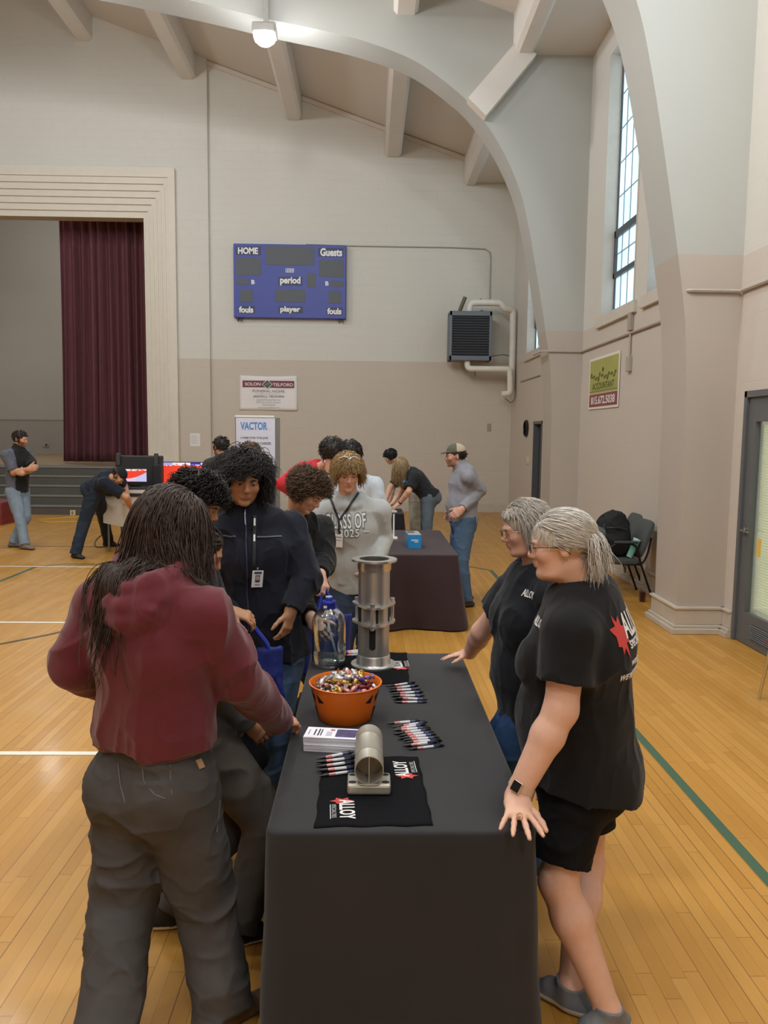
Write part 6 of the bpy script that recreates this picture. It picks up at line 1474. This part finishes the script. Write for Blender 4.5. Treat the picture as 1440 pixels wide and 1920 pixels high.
strip(J, line((459, 955), (460, 984), 8), 4.0, .005, M_ZIP, 'zip_teeth', J['top'], .006)
for a, c in (((418, 1003), (441, 1007)), ((482, 1007), (527, 1006))): strip(J, line(a, c), 4.0, .007, mat('#5b5f6e', .5), 'pocket_zip', J['top'])
def lanyard(J, pixs, Y, badge, size, label, photo, bandcol='#141519'):
    p0 = A(*badge, Y); t = empty('lanyard', (p0[0], p0[1], 0), 0, label, 'lanyard')
    for px in pixs: strip(J, px, Y, .016, mat(bandcol, .6), 'strap', t, .007)
    o = Vector((0, 0, CAMH)); d = Vector(tuple(p0)) - o; d.normalize(); hit = J['bvh'].ray_cast(o, d); n = np.array(hit[1]) if hit[0] is not None else J['ft']; p = np.array(hit[0]) if hit[0] is not None else p0
    n = nrm(n * np.array([1, 1, .3])); x = nrm(np.cross((0, 0, 1), n)); y = np.cross(n, x); c = p + n * .016 - np.array(t.location); Rb = Matrix(np.stack([x, y, n], 1).tolist()) @ Matrix.Rotation(-.06, 3, 'Z')
    bd = MB().box(c, (size[0], size[1], .003), Rb, .0012).build('badge', mat('#e6e4e6', .4, var=.02), t)
    B_ = lambda u, v, w_, h_, m, nm: MB().box(c + np.array(Rb @ Vector((u * size[0], v * size[1], .0022))), (w_ * size[0], h_ * size[1], .001), Rb).build(nm, m, bd)
    if photo:
        B_(0, .02, .44, .42, mat('#5d6f95', .5), 'portrait_ground'); MB().lathe([(0, .0008), (.010, .0004), (.011, 0)], 14, c + np.array(Rb @ Vector((0, size[1] * .04, .0028))), np.array(Rb)).build('portrait_face', mat('#c69a80', .6), bd); B_(0, -.13, .30, .10, mat('#2d2d38', .5), 'portrait_shirt'); B_(0, .37, .66, .12, mat('#33405c', .5), 'crest'); B_(0, -.34, .5, .04, mat('#70707a', .5), 'print')
    else:
        B_(0, .28, .8, .10, mat('#9aa0b4', .5), 'print'); B_(0, .05, .7, .05, mat('#8a8f9c', .5), 'print')
    MB().box(c + y * (size[1] * .5 + .008), (.010, .016, .006), Rb, .002).build('clip', mat('#9a9ca0', .3, .8), t)
    return t
lanyard(J, [line((478, 968), (476, 1062), 24)], 3.95, (481, 1084), (.058, .088), 'black lanyard with a photo badge hanging on the navy jacket', True)
strip(J, line((477, 973), (477, 986)), 3.95, .009, M_WHITE, 'strap_print', J['top'], .010); strip(J, line((477, 1003), (477, 1016)), 3.95, .009, M_WHITE, 'strap_print', J['top'], .010)

# ---- curly brown hair, black hoodie
def hoodback(T, J, e):
    n, u, f, r = J['neck'], J['u'], J['ft'], J['rt']
    for i in range(10):
        a, b = math.radians(-135 + 30 * i), math.radians(-105 + 30 * i); P = lambda a: n + r * math.sin(a) * .085 - f * math.cos(a) * .075 + u * (-.005 - .02 * math.cos(a)); T.cone(P(a), P(b), .032, .032, .02)
    T.ec(n - f * .09 - u * .02, n - f * .10 - u * .10, r, (.09, .035), (.05, .02), .02)
J = person('curly', 'person with curly brown hair in a black hoodie bending over the water jug', A(572, 1165, 4.76), A(556, 975, 4.68), A(577, 921, 4.53), -42, 1.74, False, -45, (-28, 36, 6),
    arms={'L': dict(el=A(607, 1055, 4.62), wr=A(600, 1078, 4.40), d=(.4, -.5, -.7), n=(.7, -.3, .4), th=(-.3, -.7, .5), curl=(.7, .8, .9, .9)), 'R': dict(el=A(553, 1105, 4.46), wr=A(584, 1160, 4.06), d=(.55, -.5, -.6), n=(-.3, -.6, .5), th=(.5, .2, .8), curl=(.35, .4, .45, .5))},
    skin='pale', top=dict(name='hoodie', col='#141416', sleeve='long', hem=.04, ease=.026, sease=.024, amp=.008, collar=.3, extra=hoodback), pants=dict(col='#17171a', ease=.02, hemr=.03), shoes=dict(col='#1a1a1c'), res=.0065, seed=41)
brows_eyes(J, '#3a2a20', .25, brow=.0034)
add_hair(J, [cap_mesh(J['hc'], J['R'], J['s'], .010, (.03, .065, -.0), .006, amp=.008), tubes(*grow(J['hc'], J['R'], J['s'], 2200, lambda r: mkc(r) & (r[:, 2] > -.02), .085, 14, .9, .12, .0025, curl=.011, cfreq=2.4, seed=15, layers=(.004, .022), jit=.14, clip=face_zone(.045, None, .015, .075)))], '#5d4735', var=.5)

# ---- grey hoodie with lettering, blond hair
def hoodfront(T, J, e):
    n, u, f, r = J['neck'], J['u'], J['ft'], J['rt']
    for i in range(14):
        a, b = math.radians(-168 + 24 * i), math.radians(-144 + 24 * i); P = lambda a: n + r * math.sin(a) * .100 - f * math.cos(a) * .095 + u * (.035 - .035 * (1 - math.cos(a))); T.cone(P(a), P(b), .033, .033, .012)
    T.ec(n - f * .09, n - f * .10 - u * .10, r, (.09, .035), (.05, .02), .02)
    T.ec(lerp(J['pelvis'], J['neck'], .13) + f * .115, lerp(J['pelvis'], J['neck'], .36) + f * .115, r, (.130, .020), (.095, .016), .015)
J = person('class', 'person with blond hair in a grey hooded sweatshirt lettered CLASS OF 2025', A(667, 1106, 5.42), A(655, 937, 5.38), A(652, 886, 5.30), -86, 1.83, False, -84, (-82, 16, 0),
    arms={'L': dict(el=A(717, 1008, 5.45), wr=A(706, 1056, 5.28), d=(-.6, -.1, -.6), curl=(.4, .4, .4, .4)), 'R': dict(el=A(603, 1018, 5.50), wr=A(622, 1070, 5.35), hand=False)},
    skin='pale', g=1.03, top=dict(name='hoodie', col='#a9abaa', sleeve='long', hem=.0, ease=.024, sease=.022, amp=.0045, fr=7, collar=.22, extra=hoodfront, colfn=ribhem), pants=dict(col='#27303f', ease=.02), shoes=dict(col='#ddd'), res=.0065, seed=51)
brows_eyes(J, '#8a6a48', .3, '#55666e', brow=.003)
def flb(p, f): return np.where(p[:, 1:2] > .045, np.array([0, .12, -.8]) + np.sign(p[:, :1] + .01) * np.array([.45, 0, 0]), np.array([0, -.03, -.9]))
add_hair(J, [cap_mesh(J['hc'], J['R'], J['s'], .016, (.045, .050, -.02), .006, amp=.006), tubes(*grow(J['hc'], J['R'], J['s'], 3000, lambda r: mkn(r) & (r[:, 2] > .0), .11, 12, .45, .26, .0028, wave=.007, cfreq=1.2, seed=17, layers=(.006, .026), jit=.045, flow=flb, crown=(.0, .0, .115), clip=face_zone(.026, None, .035, .07)))], '#97794f', var=.65)
Fz = nrm(J['ft'] * np.array([1, 1, 0]))
for s_, cx, cy, w_, h_ in (('CLASS OF', 648, 977, 80, 32), ('2025', 654, 999, 40, 18)):
    o_ = letters(s_, .1, frame(Vector(A(cx, cy, 5.25)), J['rt'] * -1.0, J['ft']), mat('#6f7272', .7), None, 'lettering', bold=.0075, fit=(w_ * 5.25 / 1440, h_ * 5.25 / 1440), target=J['bvh'], off=.003, spacing=1.1)
    o2 = letters(s_, .1, frame(Vector(A(cx, cy, 5.25)), J['rt'] * -1.0, J['ft']), mat('#e3e4e3', .7), None, 'lettering', bold=.001, fit=(w_ * .95 * 5.25 / 1440, h_ * .84 * 5.25 / 1440), target=J['bvh'], off=.006, spacing=1.1)
    for q in (o_, o2): q.parent = J['top']; q.matrix_parent_inverse = Matrix.Translation(-Vector((J['pelvis'][0], J['pelvis'][1], 0)))
for a, c in (((612, 1000), (627, 999)), ((681, 996), (692, 996))): strip(J, line(a, c, 6), 5.2, .008, mat('#d9dad9', .7), 'lettering_dash', J['top'])
lanyard(J, [line((617, 926), (636, 975), 14) + line((636, 977), (636, 1000), 6), line((671, 925), (638, 975), 14)], 5.2, (636, 1013), (.062, .092), 'black lanyard with a white badge on the grey hoodie', False, '#17171a')
b = MB(); 
for x0 in (-.008, .008): b.tube([put(J, loc(J, x0 * 1.5, .06, -.165)), put(J, loc(J, x0 * 2.2, .085, -.20)), put(J, loc(J, x0 * 2.6, .09, -.26))], .004, 6)
t = empty('drawstring', (0, 0, 0)); bpy.data.objects.remove(t)
for k in (0, 1):
    m = MB(); n_ = len(b.v) // 2; m.v = b.v[k * n_:(k + 1) * n_]; m.f = [tuple(i - k * n_ for i in f) for f in b.f[k * len(b.f) // 2:(k + 1) * len(b.f) // 2]]; m.build('drawstring', mat('#b9bbba', .7), J['top'], smooth=True)
# safety glasses pushed up on the blond hair
tt = empty('safety_glasses', tuple(loc(J, 0, 0, .12)), 0, 'clear safety glasses pushed up on the blond hair', 'glasses'); o0 = np.array(tt.location)
for q in (-1, 1):
    P = [loc(J, q * .038 + .036 * math.cos(a), .070 - abs(q * .038 + .036 * math.cos(a)) ** 2 * 6 - .010 * math.sin(a), .112 + .020 * math.sin(a) - abs(q * .038 + .036 * math.cos(a)) ** 2 * 4) - o0 for a in np.linspace(0, 2 * math.pi, 25)]
    MB().tube(P, .0022, 5).build('lens_rim', mat('#e9eef0', .1, .3), tt, smooth=True); MB().tube([P[0] if q > 0 else P[12], loc(J, q * .094, .01, .065) - o0, loc(J, q * .094, -.05, .05) - o0], .003, 5).build('temple', mat('#dfe5e6', .15), tt, smooth=True)
    c_ = np.mean(P[:-1], 0); V = P[:-1] + [c_ + J['R'] @ np.array([0, .006, .004])]; raw_mesh('lens', V, [(i, (i + 1) % 24, 24) for i in range(24)], glass_mat(), tt, True)

# ---- people behind
def simple_hair(J, col, n, L, lift=.5, curl=0.0, wave=.004, seed=1, grow_=.012, drop=0.0, mask=mkc, rad=.005, var=.4, cut=(.05, .06, -.02)):
    add_hair(J, [cap_mesh(J['hc'], J['R'], J['s'], grow_, cut, .009, amp=.006, drop=drop), tubes(*grow(J['hc'], J['R'], J['s'], n, mask, L, 8, lift, .25, rad, curl=curl, wave=0 if curl else wave, cfreq=1.8, seed=seed, layers=(.004, .02), jit=.1, clip=face_zone(.05, None, .035, .072)))], col, var=var)
J = person('back_dark', 'person with thick dark curly hair in black seen from behind the blond student', A(618, 985, 7.6), A(620, 888, 7.6), A(622, 846, 7.58), 98, 1.85, False, 98, (104, 10, 0), skin='pale', top=dict(col='#141416', hem=.03, amp=.006), pants=dict(col='#26282d'), shoes={}, res=.011, seed=61)
simple_hair(J, '#2b2522', 420, .10, .8, .012, seed=3, grow_=.022, drop=.06, mask=lambda r: r[:, 2] > -.08)
J = person('red_shirt', 'person in a red shirt leaning over beside the dark curly-haired person', A(586, 950, 8.35), A(602, 874, 8.15), A(622, 860, 8.05), 60, 1.78, False, 60, (60, 40, 0), arms={'R': dict(wr=A(610, 935, 8.0)), 'L': dict(wr=A(565, 935, 8.2))}, skin='pale', g=1.1, top=dict(col='#c3313a', sleeve='long', hem=.03, ease=.02), pants=dict(col='#30343c'), shoes={}, res=.012, seed=63)
simple_hair(J, '#4a3728', 250, .06, .6, seed=4)
J = person('pale_shirt', 'person with short black hair in a pale blue-grey shirt behind the blond student', A(662, 1012, 6.55), A(656, 892, 6.5), A(658, 854, 6.48), 70, 1.80, False, 75, (80, 5, 0), skin='mid', g=1.05, top=dict(col='#b4bdc6', sleeve='long', hem=.03, ease=.022), pants=dict(col='#2e3138'), shoes={}, res=.010, seed=65)
simple_hair(J, '#1f1b1a', 300, .05, .6, seed=5)
J = person('short_dark', 'person with short dark hair and a dark jacket before the wall notice', A(425, 935, 9.6), A(422, 858, 9.6), A(414, 838, 9.58), 130, 1.84, False, 130, (125, 4, 0), skin='mid', top=dict(col='#33312f', sleeve='long', hem=.04, ease=.03, collar=True, name='jacket'), pants=dict(col='#2c2f36'), shoes={}, res=.012, seed=67)
simple_hair(J, '#2a2320', 260, .03, .6, seed=6, grow_=.006, rad=.004)
J = person('sunglasses_up', 'person with wavy brown hair standing before the roll-up sign', A(478, 945, 8.7), A(476, 872, 8.7), A(467, 850, 8.68), 160, 1.80, False, 160, (165, 6, 0), skin='pale', top=dict(col='#3a3d44', sleeve='long', hem=.03, ease=.02), pants=dict(col='#2c2f36'), shoes={}, res=.012, seed=69)
simple_hair(J, '#5d4a38', 320, .07, .8, .008, seed=7, grow_=.012)
tt = empty('sunglasses', tuple(loc(J, 0, .05, .115)), 0, 'sunglasses with reddish lenses pushed up on the wavy brown hair', 'glasses'); o0 = np.array(tt.location)
for q in (-1, 1):
    P = [loc(J, q * .036 + .03 * math.cos(a), .088 - abs(q * .036 + .03 * math.cos(a)) ** 2 * 6 - .012 * math.sin(a), .098 + .02 * math.sin(a)) - o0 for a in np.linspace(0, 2 * math.pi, 17)]; V = P[:-1] + [np.mean(P[:-1], 0) + J['R'] @ np.array([0, .008, .004])]
    raw_mesh('lens', V, [(i, (i + 1) % 16, 16) for i in range(16)], mat('#7a3a30', .15, .4), tt, True); MB().tube(P, .003, 5).build('rim', mat('#c9c2b8', .3), tt, smooth=True); MB().tube([P[0] if q > 0 else P[8], loc(J, q * .094, .0, .06) - o0, loc(J, q * .092, -.06, .045) - o0], .003, 5).build('temple', mat('#2a2626', .3), tt, smooth=True)

# ---- two women leaning over the far table
J = person('blonde', 'person with long blond hair in black shirt leaning over the farthest table', A(803, 928, 11.45), A(768, 884, 11.42), A(752, 874, 11.40), 182, 1.70, True, 184, (186, 52, 0),
    arms={'L': dict(el=A(766, 922, 11.15), wr=A(749, 944, 11.30), d=(-.8, .1, -.5), n=(0, -.4, .8), th=(-.2, .9, 0)), 'R': dict(el=A(752, 922, 11.7), wr=A(736, 944, 11.5), d=(-.8, -.2, -.4), n=(0, .3, .8), th=(0, -1, 0))},
    skin='light', g=1.08, bust=.9, seat=1.0, top=dict(col='#26282c', hem=.02, ease=.02, slen=.75), pants=dict(col='#55636f', fade=.4), shoes=dict(col='#333'), res=.010, seed=71)
add_hair(J, [cap_mesh(J['hc'], J['R'], J['s'], .012, (.05, .06, -.02), .009, drop=.05), tubes(*grow(J['hc'], J['R'], J['s'], 600, lambda r: r[:, 2] > -.06, .30, 12, .3, .42, .0055, wave=.006, cfreq=1.2, seed=9, layers=(.006, .03), jit=.05))], '#a58d68', var=.4)
o_ = letters('ALL', .1, frame(Vector(A(760, 903, 11.0)), (1, 0, 0), (0, -1, 0)), mat('#3f93c9', .6), None, 'lettering', bold=.004, fit=(.075, .055), target=J['bvh'], off=.004); o_.parent = J['top']; o_.matrix_parent_inverse = Matrix.Translation(-Vector((J['pelvis'][0], J['pelvis'][1], 0)))
wv = lerp(J['wrL'], J['elL'], .12); MB().lathe([(.030, -.010), (.034, -.010), (.034, .010), (.030, .010)], 16, put(J, wv), np.stack([nrm(np.cross(J['elL'] - J['wrL'], (0, 1, 0))), nrm(np.cross(J['elL'] - J['wrL'], np.cross(J['elL'] - J['wrL'], (0, 1, 0)))), nrm(J['elL'] - J['wrL'])], 1), close=True).build('wristband', M_INK, J['root'], smooth=True)
J = person('black_hair', 'person with black hair, black shirt and khaki trousers leaning over the farthest table', A(782, 925, 12.25), A(752, 872, 12.22), A(732, 856, 12.2), 182, 1.72, True, 184, (184, 34, 0),
    arms={'L': dict(el=A(731, 915, 11.95), wr=A(722, 942, 11.75), d=(-.4, -.4, -.8)), 'R': dict(el=A(735, 918, 12.4), wr=A(730, 942, 12.1))}, skin='light', top=dict(col='#232427', hem=.02, slen=.8), pants=dict(col='#b5b2a4', ease=.03, hemr=.05), shoes=dict(col='#444'), res=.011, seed=73)
simple_hair(J, '#1c1a1c', 400, .09, .15, seed=11, grow_=.008, drop=.03)

# ---- man in the cap
J = person('cap_man', 'person in green and tan cap and grey pullover with hand on hip', A(869, 972, 8.52), A(870, 876, 8.5), A(854, 855, 8.47), 186, 1.84, False, 186, (184, 2, 0),
    arms={'L': dict(el=A(900, 919, 8.42), wr=A(866, 955, 8.27), d=(-.7, -.1, -.5), n=(-.3, -.9, .3), th=(-.6, .1, .8), curl=(.3, .35, .4, .5)), 'R': dict(wr=A(850, 960, 8.75))},
    legs={'L': dict(an=G(874, 1124), yaw=190), 'R': dict(an=G(872, 1112), yaw=180)}, skin='ruddy', g=1.12, belly=.35, top=dict(name='pullover', col='#8b8b93', sleeve='long', hem=.015, ease=.018, sease=.02, amp=.006, collar=True), pants=dict(col='#44586f', fade=.5, ease=.016, hemr=.025), shoes=dict(col='#4a3d33', sole='#2c2620'), res=.009, beard=('#4a3a32', .55), seed=81)
simple_hair(J, '#2e2521', 200, .015, .1, seed=12, grow_=.003, rad=.004, mask=lambda r: (r[:, 1] < -.01) & (r[:, 2] < .03) & (r[:, 2] > -.055))
def cap_hat(J, c0, c1, back=False, name='cap'):
    S = Sdf(); R, s = J['R'], J['s']; Rq = R @ rotm(90, 0, 0).T @ np.eye(3) if False else R
    X = lambda x, y, z: J['hc'] + R @ (np.array([x, y, z]) * s); f = -1 if back else 1
    S.ell(X(0, -.010, .046), np.array([.086, .106, .088]) * s, R, .01); S.plane(X(0, 0, .040), R @ np.array([0, -.12 * f, -1.0]))
    S.ec(X(0, f * .075, .045), X(0, f * .150, .030), R[:, 0], (.070 * s, .008 * s), (.052 * s, .006 * s), .012)
    V, F = S.mesh(.007); q = ((V - J['hc']) @ R) / s; col = np.where((q[:, 1:2] * f > -.002), np.array(lin(c0)), np.array(lin(c1)))
    return raw_mesh(name, put(J, V), F, attr_mat(.85, .3, 500, .2, 0, .06, 30), J['root'], True, col)
cap_hat(J, '#5d6052', '#b7ab95')
MB().box(put(J, lerp(J['pelvis'], J['neck'], .72) + J['ft'] * .155 - J['rt'] * .06), (.03, .01, .012)).build('chest_logo', M_WHITE, J['top'])

# ---- man with crossed arms at the left
J = person('crossed', 'bearded person in black and grey polo standing with crossed arms', A(33, 918, 12.65), A(33, 842, 12.65), A(38, 823, 12.62), -18, 1.92, False, -22, (-8, 10, 0),
    arms={'R': dict(el=A(26, 886, 12.42), wr=A(53, 880, 12.28), d=(1, -.1, .25), n=(0, -1, 0), th=(0, 0, 1), curl=(.5, .6, .6, .6)), 'L': dict(el=A(62, 878, 12.52), wr=A(42, 888, 12.28), d=(-.7, .4, .2), n=(0, -.9, .2), th=(0, 0, 1), curl=(.5, .6, .6, .6))},
    legs={'R': dict(an=G(46, 1020), yaw=-25), 'L': dict(an=G(26, 1016), yaw=-5)}, skin='mid', g=1.05, beard=('#38291f', .9),
    top=dict(name='polo', col='#232326', hem=.02, ease=.018, slen=.85, collar=True, colfn=lambda V, c, J: np.where((np.abs((V - J['neck']) @ J['rt']) > .145)[:, None], np.array(lin('#5c5f6b')), c)), pants=dict(col='#75828f', fade=.4, hemr=.03), shoes=dict(col='#77706a', sole='#5f574e', high=.12), res=.010, seed=83)
simple_hair(J, '#30251f', 260, .03, .5, seed=13, grow_=.005, rad=.0045)
MB().lathe([(.030, -.012), (.035, -.012), (.035, .012), (.030, .012)], 16, put(J, lerp(J['wrR'], J['elR'], .12)), np.stack([nrm(np.cross(J['elR'] - J['wrR'], (0, 1, 0))), nrm(np.cross(J['elR'] - J['wrR'], np.cross(J['elR'] - J['wrR'], (0, 1, 0)))), nrm(J['elR'] - J['wrR'])], 1), close=True).build('watch', M_INK, J['root'], smooth=True)

# ---- man bending to the table
J = person('bending', 'person in a dark cap and navy shirt bending to the white-skirted table', A(178, 914, 11.55), A(212, 894, 11.42), A(222, 892, 11.32), 20, 1.80, False, 15, (5, 55, 0),
    arms={'R': dict(el=A(237, 932, 11.30), wr=A(246, 952, 11.62), d=(.6, .5, -.3), th=(0, .3, 1), n=(.3, -.9, .3)), 'L': dict(wr=A(240, 935, 11.75))}, legs={'R': dict(an=G(142, 1036), yaw=-35, kn=A(158, 978, 11.5)), 'L': dict(an=G(203, 1014), yaw=-10)},
    skin='mid', g=1.08, seat=1.0, top=dict(col='#1e2330', hem=-.01, ease=.02, slen=.8), pants=dict(col='#2b3645', ease=.02, hemr=.035), shoes=dict(col='#2f2f31', sole='#26262a'), res=.010, seed=85)
simple_hair(J, '#3a2c22', 150, .03, .2, seed=14, grow_=.003, rad=.004, mask=lambda r: (r[:, 2] < .03) & (r[:, 1] < .02) & (r[:, 2] > -.05))
cap_hat(J, '#22262e', '#22262e')
MB().lathe([(.176, -.018), (.180, -.018), (.180, .018), (.176, .018)], 28, put(J, lerp(J['pelvis'], J['neck'], .12)), np.stack([J['rt'], J['ft'] * .78, J['u']], 1), close=True).build('belt', mat('#6b6a66', .4, .4), J['pants'], smooth=True)

# ================================================================ bags and things by the chairs
def tote(x0, y0, z1, w, hgt, yaw, label, strap_to):
    """soft blue tote: body with a crumpled front, two handles up to the hand"""
    t = empty('tote_bag', (x0, y0, 0), 0, label, 'bag'); r = rotm(yaw); S = Sdf(); c = np.array([x0, y0, z1])
    S.ec(c - np.array([0, 0, hgt - .03]), c - np.array([0, 0, .02]), r[:, 0], (w / 2, .055), (w / 2, .022), .01, end=.6); S.plane(c, (0, 0, 1)); S.disp = folds(.010, 11, int(abs(x0 * 100)), (1, 1, .4)); V, F = S.mesh(.009)
    raw_mesh('bag_body', V - np.array([x0, y0, 0]), F, mat('#182675', .7, var=.08, scale=12, bump=.2, bscale=300), t, True)
    for sd in (-1, 1):
        a = c + r[:, 0] * -w * .25 + r[:, 1] * sd * .015; b_ = c + r[:, 0] * w * .25 + r[:, 1] * sd * .015; e = np.asarray(strap_to, float)
        P = smooth_curve([a - np.array([0, 0, .05]), a, lerp(a, e, .6), e + np.array([0, 0, .01]), lerp(b_, e, .6), b_, b_ - np.array([0, 0, .05])], 4)
        MB().tube([p - np.array([x0, y0, 0]) for p in P], .010, 6).build('handle', mat('#22339a', .7, var=.08), t, smooth=True)
    return t
p = PEOPLE['curly']['wrL'] + np.array([.02, -.05, -.06]); tote(p[0] + .03, p[1] - .03, .86, .30, .36, -60, 'blue tote bag hanging from the hand of the student in the black hoodie', p)
p = PEOPLE['boy_dark']['wrL'] + np.array([.08, -.01, -.02]); tote(p[0] + .02, p[1] + .02, .93, .28, .36, -80, 'blue tote bag held between the maroon hoodie and the navy jacket', p)
q = A(562, 1215, 4.15); tote(q[0], q[1], .92, .22, .36, -60, 'blue tote bag hanging between the navy jacket and the water jug', q + np.array([0, .05, .22]))

# backpack, tumbler and drink by the chairs
t = empty('backpack', (2.93, 9.05, .475), 0, 'slouched black backpack sitting on the grey arm chair', 'backpack'); S = Sdf(); c = np.array([0, 0, 0])
S.ec((0, -.02, .13), (0, .0, .37), (1, 0, 0), (.225, .16), (.185, .14), .05); S.ec((-.02, -.14, .10), (-.02, -.13, .22), (1, 0, 0), (.14, .05), (.13, .04), .03); S.ell((.02, 0, .46), (.11, .10, .07), None, .06); S.cone((-.03, 0, .51), (.05, .0, .515), .014, .014, .02); S.plane((0, 0, .002), (0, 0, -1)); S.disp = folds(.014, 8, 3, (1, 1, .8)); V, F = S.mesh(.009)
raw_mesh('pack', V, F, mat('#16171b', .8, var=.15, scale=14, bump=.25, bscale=300), t, True)
MB().tube(smooth_curve([(-.14, -.15, .40), (-.17, -.21, .28), (-.15, -.20, .12), (-.12, -.16, .05)], 4), .014, 8).build('strap', mat('#1f2024', .7), t, smooth=True)
MB().tube(smooth_curve([(-.15, -.13, .34), (-.02, -.19, .36), (.12, -.15, .33)], 4), .005, 6).build('zip', mat('#3a3b40', .5), t, smooth=True)
t = empty('tumbler', (3.08, 8.87, .478), 0, 'teal insulated tumbler leaning on the grey chair beside the backpack', 'tumbler'); Rt = np.array(Matrix.Rotation(math.radians(22), 3, 'Y'))
MB().lathe([(0, .012), (.033, .012), (.036, .03), (.040, .20), (.041, .22), (0, .22)], 28, (0, 0, 0), Rt).build('body', mat('#7fc0b4', .4, var=.15, scale=60), t, smooth=True); MB().lathe([(.041, .218), (.043, .222), (.043, .240), (0, .242)], 28, (0, 0, 0), Rt).build('lid', mat('#dfeceb', .3), t, smooth=True); MB().lathe([(0, .006), (.034, .006), (.035, .014)], 28, (0, 0, 0), Rt).build('base', mat('#cfdad8', .4), t, smooth=True)
t = empty('iced_drink', tuple(atz(1204, 1128, 0)), 0, 'clear plastic cup of dark iced drink on the floor by the chair leg', 'cup')
MB().lathe([(0, .004), (.036, .004), (.048, .165), (.048, .168), (.046, .168), (.034, .008), (0, .008)], 28).build('cup', clear_mat('thin plastic', (.94, .92, .92), .12), t, smooth=True); MB().lathe([(0, .01), (.033, .01), (.0415, .115), (0, .115)], 28).build('drink', mat('#4a1e22', .3, var=.2, scale=60), t, smooth=True); MB().lathe([(.049, .165), (.051, .172), (.047, .182), (.030, .20), (0, .202)], 28).build('lid', clear_mat('thin plastic', (.94, .92, .92), .12), t, smooth=True)
t = empty('handbag', (3.16, 9.72, .0), 0, 'brown bag standing on the chair behind the black backpack', 'bag'); S = Sdf(); S.ec((0, 0, .48), (0, 0, .80), (1, 0, 0), (.16, .08), (.12, .05), .03); S.plane((0, 0, .475), (0, 0, -1)); S.disp = folds(.008, 9, 8); V, F = S.mesh(.011); raw_mesh('bag_body', V, F, mat('#6a5446', .7, var=.12), t, True); MB().tube(smooth_curve([(-.08, 0, .84), (-.05, 0, .92), (.05, 0, .92), (.08, 0, .84)], 4), .009, 6).build('handle', mat('#5a4638', .6), t, smooth=True)
t = empty('sticky_note', (RW - .01, 6.65, .93), 0, 'yellow paper note taped to the glass of the grey door', 'note'); MB().box((.0, .0, .0), (.002, .075, .16)).build('sheet', mat('#e3bd5a', .6, var=.04), t)
# chair with chromed legs just entering the picture at the right
t = empty('stacking_chair', (3.05, 5.12, 0), 0, 'chair with chrome legs standing at the right edge before the grey door', 'chair')
MB().box((.02, 0, .45), (.42, .42, .03), bev=.014).build('seat', mat('#8a2f38', .5), t, smooth=True); MB().box((.24, 0, .72), (.03, .40, .26), Matrix.Rotation(.15, 3, 'Y'), .013).build('backrest', mat('#8a2f38', .5), t, smooth=True)
M_CHR = mat('#d9dadb', .12, 1.0, var=.01)
for sx, sy, ex, ey in ((-.16, .18, -.18, .26), (-.16, -.18, -.18, -.26), (.18, .18, .26, .24), (.18, -.18, .26, -.24)): MB().tube(bend([(0, sy, .435), (sx, sy, .43), (ex, ey, .0)], .05), .0115, 10).build('leg', M_CHR, t, smooth=True)
for sy in (-.17, .17): MB().tube(bend([(.12, sy, .43), (.22, sy, .46), (.27, sy, .82)], .05), .010, 8).build('back_post', M_CHR, t, smooth=True)
